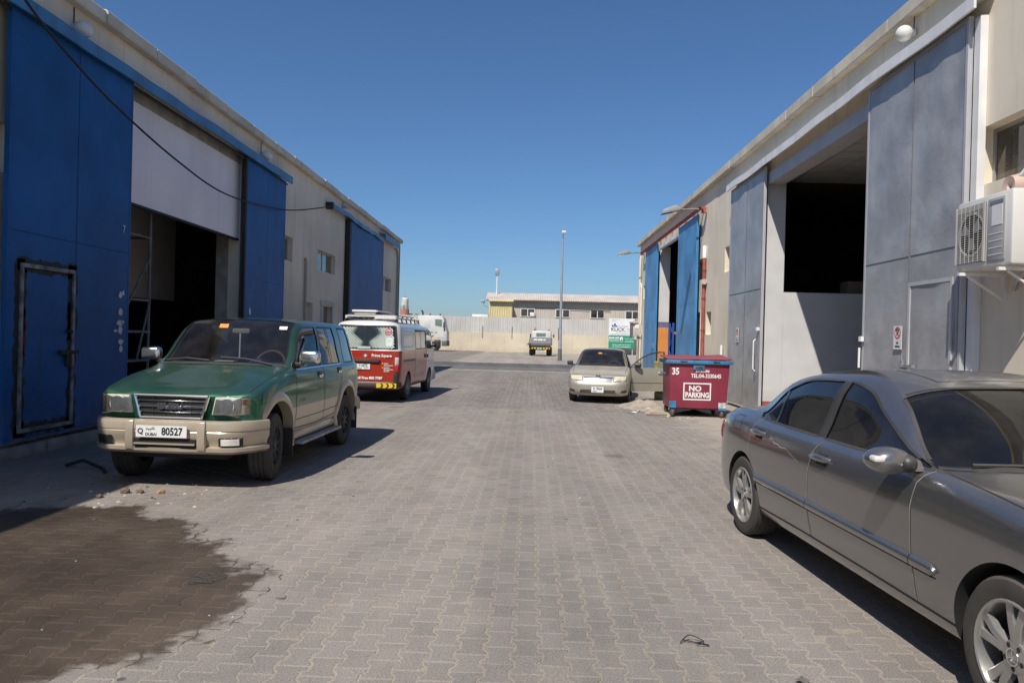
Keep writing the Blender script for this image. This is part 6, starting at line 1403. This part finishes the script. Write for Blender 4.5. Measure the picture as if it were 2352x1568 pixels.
# ---- red and white van seen from behind
vn = thing('panel_van', 'white and red panel van with roof rack parked behind the green car', 'van', (-3.934 + .045 * 5.2, 17.607 + 5.2, 0), math.pi - .045)
vw = mat('van_white_paint', (.62, .62, .61), .28, var=.04, vsc=2, dust=.12, coat=.5); vr = mat('van_red_paint', (.36, .028, .014), .30, var=.06, vsc=2, dust=.10, coat=.5)
vglass = glass('van_glass', (.22, .25, .25), .05)
base = [(0, .30), (.68, .30), (.79, .33), (.825, .50), (.842, .80), (.845, 1.08), (.842, 1.245)]
cols = [
 dict(l=0.0, f=0, dl=[.1, .1, .04, 0, 0, .03, .12], z={6: 1.10, 5: .98}, u=U((.16, 0, 1.13), (.18, 0, 1.14), (.19, 0, 1.15), (.2, 0, 1.155), (.21, 0, 1.16))),
 dict(l=.02, f=.6, dl=[.1, .1, .04, 0, 0, .03, .12], z={6: 1.10, 5: .98}, u=U((.18, .50, 1.13), (.20, .45, 1.145), (.22, .36, 1.155), (.22, .2, 1.16), (.22, 0, 1.165))),
 dict(l=.12, f=.90, dl=[.1, .1, .04, 0, 0, .03, .12], z={6: 1.12, 5: .99}, u=U((.28, .75, 1.15), (.30, .70, 1.16), (.32, .58, 1.165), (.30, .3, 1.17), (.28, 0, 1.175))),
 dict(l=.40, f=.985, z={6: 1.16, 5: 1.02}, u=U((.42, .80, 1.19), (.43, .77, 1.20), (.44, .70, 1.20), (.36, .38, 1.20), (.33, 0, 1.20))),
 dict(l=.62, f=1.0, z={6: 1.21, 5: 1.05}, u=U((.58, .825, 1.245), (.54, .80, 1.26), (.50, .75, 1.25), (.40, .40, 1.23), (.36, 0, 1.225))),
 dict(l=1.0, f=1.0, u=U((1.0, .838, 1.275), (1.05, .79, 1.755), (1.02, .72, 1.845), (.98, .40, 1.905), (.96, 0, 1.915))),
 dict(l=1.72, f=1.0, u=U((1.72, .838, 1.275), (1.72, .795, 1.765), (1.72, .73, 1.88), (1.72, .40, 1.955), (1.72, 0, 1.965))),
 dict(l=1.84, f=1.0, u=U((1.84, .838, 1.275), (1.84, .795, 1.765), (1.84, .73, 1.88), (1.84, .40, 1.957), (1.84, 0, 1.968))),
 dict(l=3.28, f=1.0, u=U((3.28, .838, 1.275), (3.28, .795, 1.765), (3.28, .735, 1.885), (3.28, .40, 1.962), (3.28, 0, 1.973))),
 dict(l=3.40, f=1.0, u=U((3.40, .838, 1.275), (3.40, .795, 1.765), (3.40, .735, 1.885), (3.40, .40, 1.962), (3.40, 0, 1.973))),
 dict(l=4.92, f=1.0, u=U((4.92, .835, 1.28), (4.90, .79, 1.77), (4.88, .735, 1.885), (4.86, .40, 1.962), (4.85, 0, 1.973))),
 dict(l=5.12, f=.945, u=U((5.10, .755, 1.275), (5.02, .69, 1.835), (4.98, .66, 1.905), (4.96, .38, 1.955), (4.95, 0, 1.965))),
 dict(l=5.18, f=.65, u=U((5.165, .52, 1.27), (5.06, .47, 1.85), (5.02, .44, 1.92), (5.0, .27, 1.95), (4.99, 0, 1.958))),
 dict(l=5.20, f=0, u=U((5.19, 0, 1.27), (5.08, 0, 1.855), (5.04, 0, 1.925), (5.02, 0, 1.945), (5.0, 0, 1.955)))]
def vkey(i, j, sd):
    L_ = 'left' if sd > 0 else 'right'
    if j == 7:
        if i in (4, 5): return 'glass_front_' + L_
        if i == 7: return 'glass_slide_' + L_
        if i in (11, 12): return 'glass_tail'
    if j in (9, 10) and i == 4: return 'glass_windscreen'
    if i >= 11 and j <= 5: return 'tailgate_red' if j >= 2 else 'underside'
    if i >= 6 and j <= 5: return ('red_side_' + L_) if j >= 2 else 'underside'
    if 2 <= j <= 6 and i in (4, 5): return 'front_door_' + L_
    if j < 2: return 'underside'
    return 'body'
car = Car(vn, base, cols)
gm = dict(body=vw, underside=under, tailgate_red=vr, glass_windscreen=vglass, glass_tail=glass('van_rear_glass', (.85, .90, .87), .03)); nm = {'glass_windscreen': 'windscreen', 'glass_tail': 'rear_window', 'tailgate_red': 'tailgate'}
for s_ in ('left', 'right'):
    gm['front_door_' + s_] = vw; nm['front_door_' + s_] = 'front_door'; gm['red_side_' + s_] = vr; nm['red_side_' + s_] = 'red_side_panel'
    for k in ('front_', 'slide_'): gm['glass_' + k + s_] = vglass; nm['glass_' + k + s_] = 'side_window'
car.shell(vkey, gm, [(1.22, .34, .39, .5), (4.12, .34, .39, .5)], well, nm)
car.lining(vkey, trim_dark, 4, 13)
vgap = mat('van_gap', (.04, .03, .03), .8, var=0); stw = mat('steel_wheel_grey', (.30, .30, .30), .5, metal=.4, var=.1, dust=.3)
RY = lambda x, z: car.front(x, z, True)
for sd in (1, -1):
    wheel(vn, sd * .735, 1.22, .335, .195, sd, .195, 'steel', stw); wheel(vn, sd * .735, 4.12, .335, .195, sd, .195, 'steel', stw)
    car.side_line([(1.78, .36), (1.78, 1.76)], sd, .012, vgap); car.side_line([(3.32, .36), (3.32, 1.76)], sd, .012, vgap); car.side_line([(.92, .5), (.94, 1.0), (.60, 1.22)], sd, .010, vgap)
    car.side_line([(3.36, 1.0), (4.72, 1.0)], sd, .05, plastic, 'slide_rail', lift=.004); car.side_line([(3.30, .34), (1.8, .34)], sd, .03, plastic, 'sill_trim', lift=.004)
    car.side_line([(2.55, 1.29), (2.55, 1.76)], sd, .035, plastic, 'window_bar', lift=.004); car.edge([(7, 7), (7, 8), (8, 8), (8, 7), (7, 7)], sd, .03, plastic); car.edge([(4, 7), (4, 8), (6, 8), (6, 7), (4, 7)], sd, .03, plastic)
    car.side_line([(3.55, 1.34), (4.75, 1.34), (4.75, 1.72), (3.55, 1.72), (3.55, 1.34)], sd, .02, mat('van_panel_edge', (.45, .45, .46), .4), 'panel_crease', lift=.003)
    for (a, z) in ((1.62, 1.06), (1.98, 1.07)): h = car.side(a, z, sd); MB().box(min(h[0].x - .01 * sd, h[0].x + .022 * sd), max(h[0].x - .01 * sd, h[0].x + .022 * sd), a - .06, a + .06, z - .05, z + .05).build('door_handle', plastic, vn, bevel=.01)
    MB().box(min(sd * .87, sd * 1.06), max(sd * .87, sd * 1.06), .60, .72, 1.27, 1.52).build('mirror', plastic, vn, bevel=.04); MB().box(min(sd * .80, sd * .90), max(sd * .80, sd * .90), .64, .70, 1.30, 1.36).build('mirror_arm', plastic, vn)
    # lamps and dark lower corner
    for (z0, z1, m_, n_) in ((.90, 1.09, lens_m, 'reversing_lamp'), (.735, .895, red_lens, 'tail_lamp')):
        if n_ == 'reversing_lamp': car.patch(lambda u, v: RY(u * sd, v), [(.715, z0), (.80, z0), (.80, z1), (.715, z1)], mat('lamp_pale', (.55, .50, .48), .25, coat=.4), n_, th=.015, lift=.008)
        else: car.patch(lambda u, v: RY(u * sd, v), [(.715, z0), (.80, z0), (.80, z1), (.715, z1)], m_, n_, th=.015, lift=.008)
    car.patch(lambda u, v: RY(u * sd, v), [(.68, .35), (.80, .35), (.80, .72), (.69, .72)], plastic, 'corner_trim', th=.01, lift=.004)
sweep_front('rear_bumper', plastic, [(-.1, .50), (.03, .50), (.05, .46), (.05, .38), (-.1, .34)], [(x, 5.24 - (y - .03), nx, -ny) for x, y, nx, ny in front_path(.80, .03, .82, .25)], vn)
sweep_front('front_bumper', vw, [(-.08, .62), (.02, .60), (.04, .5), (.03, .35), (-.08, .30)], front_path(.84, -.01, .62, .35), vn)
Xr = (-1, 0, 0)   # reading direction on the tail (seen from behind, car's right is on the right)
def rear_text(s_, size, x, z, m_=None, dy=.012, **k):
    h = RY(x, z); return text(s_, size, m_ or wpr, vn, (x, h[0].y + dy, z), Xr, (0, 0, 1), **k)
rear_text('Prime Square', .095, -.40, 1.125, bold=.003, sx=.95); rear_text('Toll Free 800 7787', .085, -.10, .585, bold=.004); 
for i_, s_ in enumerate(('Home', 'Maintenance')): rear_text(s_, .042, -.46, .94 - .045 * i_, align='LEFT', bold=.001)
for i_, s_ in enumerate(('Facilities', 'Management', 'Services')): rear_text(s_, .042, -.46, .84 - .042 * i_, align='LEFT', bold=.001)
for z in (.94, .84): h = RY(-.43, z); MB().box(-.445, -.415, h[0].y + .008, h[0].y + .012, z - .014, z + .014).build('yellow_square', mat('print_yellow', (.70, .48, .03), .5), vn)
h = RY(0, 1.12); MB().prism([(0, .06), (.06, 0), (0, -.06), (-.06, 0)], lambda p: (p[0] - .01, h[0].y + .010, 1.12 + p[1]), lambda p: (p[0] - .01, h[0].y + .013, 1.12 + p[1])).build('diamond_logo', mat('logo_grey', (.25, .25, .27), .5), vn); MB().lathe([(h[0].y + .014, .0), (h[0].y + .014, .022)], (-.01, 0, 1.12), 'y', 12).build('logo_dot', wpr, vn)
h = RY(.1, .99); MB().box(-.36, .55, h[0].y - .01, h[0].y + .04, .955, 1.015).build('tailgate_handle', plastic, vn, bevel=.015); MB().box(-.37, .55, h[0].y, h[0].y + .03, 1.018, 1.034).build('handle_chrome', chrome, vn)
h = RY(0, .85); p, o, ex_, ez = number_plate(vn, (.10, h[0].y + .022, .855), .46, .13, (-1, 0, 0), 0, 0, 0, 0)
text('R 11472', .10, print_m, p, o + ez * .02 + ex_ * .02, ex_, ez, bold=.002, sx=.9); text('DUBAI', .034, print_m, p, o + ex_ * -.02 - ez * .045, ex_, ez, bold=.001)
mb = MB(); mb.add([o + ex_ * (.08 + .03 * k) + ez * (-.045 + .012 * (k % 2)) + Vector((0, .001, 0)) for k in range(5)] + [o + ex_ * (.08 + .03 * k) + ez * (-.052 + .012 * (k % 2)) + Vector((0, .001, 0)) for k in range(5)], [(k, k + 1, k + 6, k + 5) for k in range(4)]); mb.build('lettering', print_m, p)
# chevron board
chy = mat('chevron_yellow', (.72, .50, .02), .5, var=.05); hb = 5.215
MB().box(-.79, -.31, hb + .055, hb + .070, .365, .475).build('chevron_board', chy, vn)
for k in range(3):
    x = -.40 - k * .14; MB().prism([(0, .05), (.045, .05), (.085, 0), (.045, -.05), (0, -.05), (.04, 0)], lambda p: (x - p[0], hb + .0705, .42 + p[1]), lambda p: (x - p[0], hb + .073, .42 + p[1])).build('chevron', black_print, vn)
# rear window: wire guard inside, stickers, wiper
mb = MB()
for k in range(-16, 28):
    for s_ in (1, -1):
        x0 = -.72 + k * .075; seg = []
        for q in range(21):
            z = 1.30 + .025 * q; x = x0 + s_ * (z - 1.30) * 1.1 + (0 if s_ > 0 else .55)
            if abs(x) < .70 - .06 * (z - 1.28) / .55: seg.append((x, 5.165 - .19 * (z - 1.28), z))
        if len(seg) > 1: mb.bar(seg[0], seg[-1], .020, .02)
tag(mb.build('window_guard', mat('guard_green', (.62, .70, .64), .6), vn), kind='stuff')
MB().bar((.05, 5.15, 1.30), (.04, 5.075, 1.80), .02, .02).build('guard_bar', mat('guard_bar', (.55, .62, .58), .5), vn); MB().box(-.12, .2, 5.16, 5.18, 1.29, 1.34).build('guard_base', MATS['guard_bar'], vn)
def sticker(x, z, wd, ht, m_, s_, sm):
    a, b = RY(x, z - ht / 2), RY(x, z + ht / 2); n_ = ((b[0] - a[0]).normalized().cross(Vector(Xr))) * -1
    up = (b[0] - a[0]).normalized(); c = (a[0] + b[0]) / 2 + Vector((0, .012, 0)); e = Vector(Xr)
    st = MB().add([c + e * u * wd / 2 + up * v * ht / 2 for u, v in ((-1, -1), (1, -1), (1, 1), (-1, 1))], [(0, 1, 2, 3)]).build('sticker', m_, vn, recalc=False)
    if s_: text(s_, sm, black_print, vn, c + Vector((0, .003, 0)) + up * .02, e, up, bold=.001)
sticker(-.56, 1.46, .155, .20, white_sign, '100', .07)
a = RY(-.53, 1.70)[0] + Vector((0, .012, 0)); mb = MB(); mb.lathe([(0, .085), (0, .065), (.003, .065), (.003, .085)], (0, 0, 0), 'y', 24, closed=True); mb.bar((-.08, .002, -.01), (.08, .002, -.01), .001, .03, up=(0, 0, 1)); mb.v = [a + Vector(q) + Vector((0, -.17 * Vector(q).z, 0)) for q in mb.v]; mb.build('round_sticker', red_sign, vn)
car.ribbon([RY(x, z) for x, z in [(-.60, 1.285), (-.3, 1.27), (0, 1.268), (.3, 1.27), (.60, 1.285)]], .03, plastic, 'rear_window_seal', lift=.004)
for sd in (1, -1): car.ribbon([RY(sd * (.745 - .06 * t), 1.28 + .55 * t) for t in [k / 10 for k in range(11)]], .05, plastic, 'rear_window_seal', lift=.004)
car.ribbon([RY(-.68 + 1.36 * k / 14, 1.835) for k in range(15)], .035, plastic, 'rear_window_seal', lift=.004)
h = car.side(2.55, .62, -1); text('800 7787', .16, wpr, vn, (h[0].x - .004, 2.2, .58), (0, -1, 0), (0, 0, 1), bold=.002)
h = car.side(3.6, .75, -1); car.patch(lambda u, v: car.side(u, v, -1), [(3.28, .5), (2.9, .5), (2.95, .95), (3.3, .98)], mat('mural_print', (.42, .40, .34), .35, var=.5, vsc=9), 'side_mural', th=0, lift=.002)
# roof rack with a folded awning frame
rk_m = mat('rack_white', (.66, .65, .62), .5, dust=.2); rk_b = mat('rack_brown', (.22, .17, .13), .8)
for x in (-.62, .62): MB().box(x - .02, x + .02, 1.9, 4.75, 2.02, 2.06).build('rack_rail', rk_m, vn)
for k in range(6):
    y = 2.0 + k * .54; MB().box(-.64, .64, y, y + .05, 2.062, 2.09).build('rack_bar', rk_m, vn)
    for x in (-.66, .66): MB().bar((x, y + .02, 1.93), (x * .96, y + .02, 2.02), .03, .03).build('rack_foot', plastic, vn)
MB().box(-.62, -.1, 4.5, 4.78, 2.02, 2.10).build('rack_board', rk_m, vn); MB().box(-.55, .62, 2.2, 4.6, 2.092, 2.12).build('rack_tray', rk_b, vn)
MB().box(-.1, .52, 3.1, 4.55, 2.18, 2.21).build('awning_panel', rk_b, vn)
for x in (-.1, .5): MB().tube([(x, 3.05, 2.20), (x, 4.6, 2.20)], .025, 8).build('awning_tube', rk_m, vn)
MB().tube([(-.1, 4.6, 2.20), (.5, 4.6, 2.20)], .03, 8).build('awning_tube', rk_m, vn); MB().box(-.06, .46, 4.56, 4.59, 2.09, 2.17).build('awning_board', rk_m, vn)
for x in (-.05, .45): MB().bar((x, 4.55, 2.10), (x, 4.55, 2.19), .03, .03).build('awning_leg', rk_m, vn); MB().bar((x, 3.2, 2.10), (x, 3.2, 2.19), .03, .03).build('awning_leg', rk_m, vn)

# ---- white truck tractor side on
tk = thing('truck_tractor', 'white truck tractor with exhaust stack parked along the boundary wall', 'truck', (-10.9, 81, 0))
tw_ = mat('truck_white', (.60, .59, .55), .45, var=.05, dust=.2)
cab = [(-1.5, .95), (-1.5, 3.75), (-1.2, 3.87), (1.1, 3.87), (1.35, 3.6), (1.62, 2.4), (1.75, 2.1), (1.78, 1.15), (1.4, 1.0), (1.1, 1.0), (.9, 1.45), (.3, 1.65), (-.35, 1.45), (-.6, .95)]
MB().prism(cab, lambda p: (p[0], 0, p[1]), lambda p: (p[0], 2.4, p[1])).build('cab', tw_, tk, bevel=.05)
dr = MB().box(.33, 1.42, -.02, .0, 1.5, 3.5); dr = dr.build('door', tw_, tk); mb = MB(); mb.add([(.46, -.026, 2.75), (1.22, -.026, 2.65), (1.16, -.026, 3.45), (.46, -.026, 3.47)], [(0, 1, 2, 3)]); mb.build('door_window', mat('greenish_glass', (.16, .22, .19), .15), dr); MB().box(.42, .72, -.03, -.021, 1.98, 2.05).build('door_handle', plastic, dr)
MB().box(-.9, -.1, -.012, .0, 2.5, 3.45).build('sleeper_panel', tw_, tk, bevel=.004); MB().box(-.1, .2, -.02, -.0, 1.98, 2.05).build('locker_handle', plastic, tk)
MB().box(1.35, 1.5, -.12, .02, 2.55, 3.15).build('mirror', plastic, tk, bevel=.03); MB().box(1.40, 1.55, -.1, .02, 2.25, 2.5).build('mirror', plastic, tk, bevel=.03)
MB().box(1.2, 1.82, -.02, 2.42, .55, 1.14).build('front_bumper', mat('truck_bumper', (.10, .10, .10), .7, dust=.3), tk, bevel=.06); MB().tube([(-.95, .15, 1.0), (-.95, .15, 4.1), (-1.0, .15, 4.3), (-1.12, .15, 4.4)], .09, 10).build('exhaust_stack', plastic, tk, smooth=True)
for (x, z) in ((.9, 3.9), (-.2, 3.9)): MB().tube([(x, .6, z - .03), (x, .6, z + .2)], .09, 10).build('beacon', red_sign, tk)
MB().box(-5.5, -1.5, .3, 2.1, .75, 1.05).build('chassis', under, tk)
for x in (.3, -3.6, -4.9):
    for y in (.18, 2.2):
        w_ = MB(); w_.lathe([(-.16, .28), (-.17, .4), (-.14, .52), (.14, .52), (.17, .4), (.16, .28)], (x, y, .52), 'y', 28); w_ = w_.build('wheel', rubber, tk, smooth=True); MB().lathe([(-.1, 0), (-.12, .28), (.12, .28), (.1, 0)], (x, y, .52), 'y', 20).build('rim', stw, w_, smooth=True)
mb = MB(); mb.lathe([(-.05, .66), (-.05, .60), (.3, .60), (.3, .66)], (.3, .08, .52), 'y', 28, closed=True); mb.v = [v for v in mb.v]; mb.f = [f for f in mb.f if min(mb.v[i][2] for i in f) > .55]; mb.m = [0] * len(mb.f); mb.build('mudguard', mat('mudguard_grey', (.14, .14, .14), .6), tk)
MB().box(-6.4, -1.62, 0.0, 2.45, 1.1, 3.6).build('grey_body_box', tw_, tk)
# ---- recovery truck seen from behind
rt = thing('recovery_truck', 'white flatbed recovery truck seen from behind before the boundary wall', 'truck', (.90, 70, 0), R(-4))
bed_m = mat('bed_grey', (.13, .135, .14), .6, var=.15, dust=.3)
bd = MB().box(-1.08, 1.08, 0, 2.75, 1.0, 1.20).build('bed', bed_m, rt); MB().box(-1.08, 1.08, 2.75, 2.83, 1.0, 1.75).build('headboard', bed_m, rt)
mb = MB(); mb.add([(-1.05, -.02, 1.16), (1.05, -.02, 1.16), (1.05, 1.2, 1.74), (-1.05, 1.2, 1.74), (-1.05, .1, 1.05), (1.05, .1, 1.05), (1.05, 1.4, 1.70), (-1.05, 1.4, 1.70)], [(0, 1, 2, 3), (4, 5, 6, 7), (0, 1, 5, 4), (1, 2, 6, 5), (2, 3, 7, 6), (3, 0, 4, 7)]); rp_ = mb.build('ramp', bed_m, rt)
text('055-6586161', .26, wpr, rt, (0, .50, 1.50), (1, 0, 0), (0, .42, .9), bold=.006, sx=.85, ext=.03)
cb = MB(); cb.prism([(2.95, .9), (2.95, 2.34), (3.12, 2.42), (4.3, 2.40), (4.85, 1.7), (4.9, .6), (3.05, .6)], lambda p: (-.92, p[0], p[1]), lambda p: (.92, p[0], p[1])); cb = cb.build('cab', tw_, rt, bevel=.04)
MB().box(-.50, .42, 2.925, 2.945, 1.86, 2.18).build('rear_window', mat('greenish_glass', (.16, .22, .19), .15), cb); MB().box(-1.0, 1.0, 2.86, 2.90, 1.66, 1.76).build('cab_guard', tw_, rt)
for x in (-.72, .72): MB().tube([(x, 3.15, 2.42), (x, 3.15, 2.56)], .07, 10).build('beacon', red_sign, rt); MB().box(x * 1.62 - .06, x * 1.62 + .06, 4.3, 4.4, 1.75, 2.1).build('mirror', plastic, rt); MB().bar((x * 1.2, 4.35, 1.95), (x * 1.6, 4.35, 1.95), .04).build('mirror_arm', plastic, rt)
MB().box(-.98, .98, -.05, .0, .66, .80).build('tail_board', chy, rt)
for k in range(7): MB().box(-.9 + k * .28, -.78 + k * .28, -.054, -.051, .67, .79).build('stripe', black_print, rt)
MB().box(-.22, .22, -.058, -.052, .64, .76).build('number_plate', mat('plate_blue', (.35, .5, .55), .5), rt); MB().box(-1.0, 1.0, .02, .3, .80, .99).build('tail_beam', under, rt)
for x in (-.80, .80): MB().box(x - .12, x + .12, -.045, .0, .84, .93).build('tail_lamp', red_lens, rt)
MB().box(-1.18, -.8, -.3, .2, 1.02, 1.10).build('side_step', under, rt)
for y in (1.1, 4.1):
    for x in (-.82, .82):
        w_ = MB(); w_.lathe([(-.19, .22), (-.2, .33), (-.17, .42), (.17, .42), (.2, .33), (.19, .22)], (x, y, .42), 'x', 26); w_ = w_.build('wheel', rubber, rt, smooth=True); MB().lathe([(-.12, 0), (-.14, .22), (.14, .22), (.12, 0)], (x, y, .42), 'x', 18).build('rim', stw, w_, smooth=True)
MB().box(-.4, .4, .2, 4.7, .55, .98).build('chassis', under, rt)
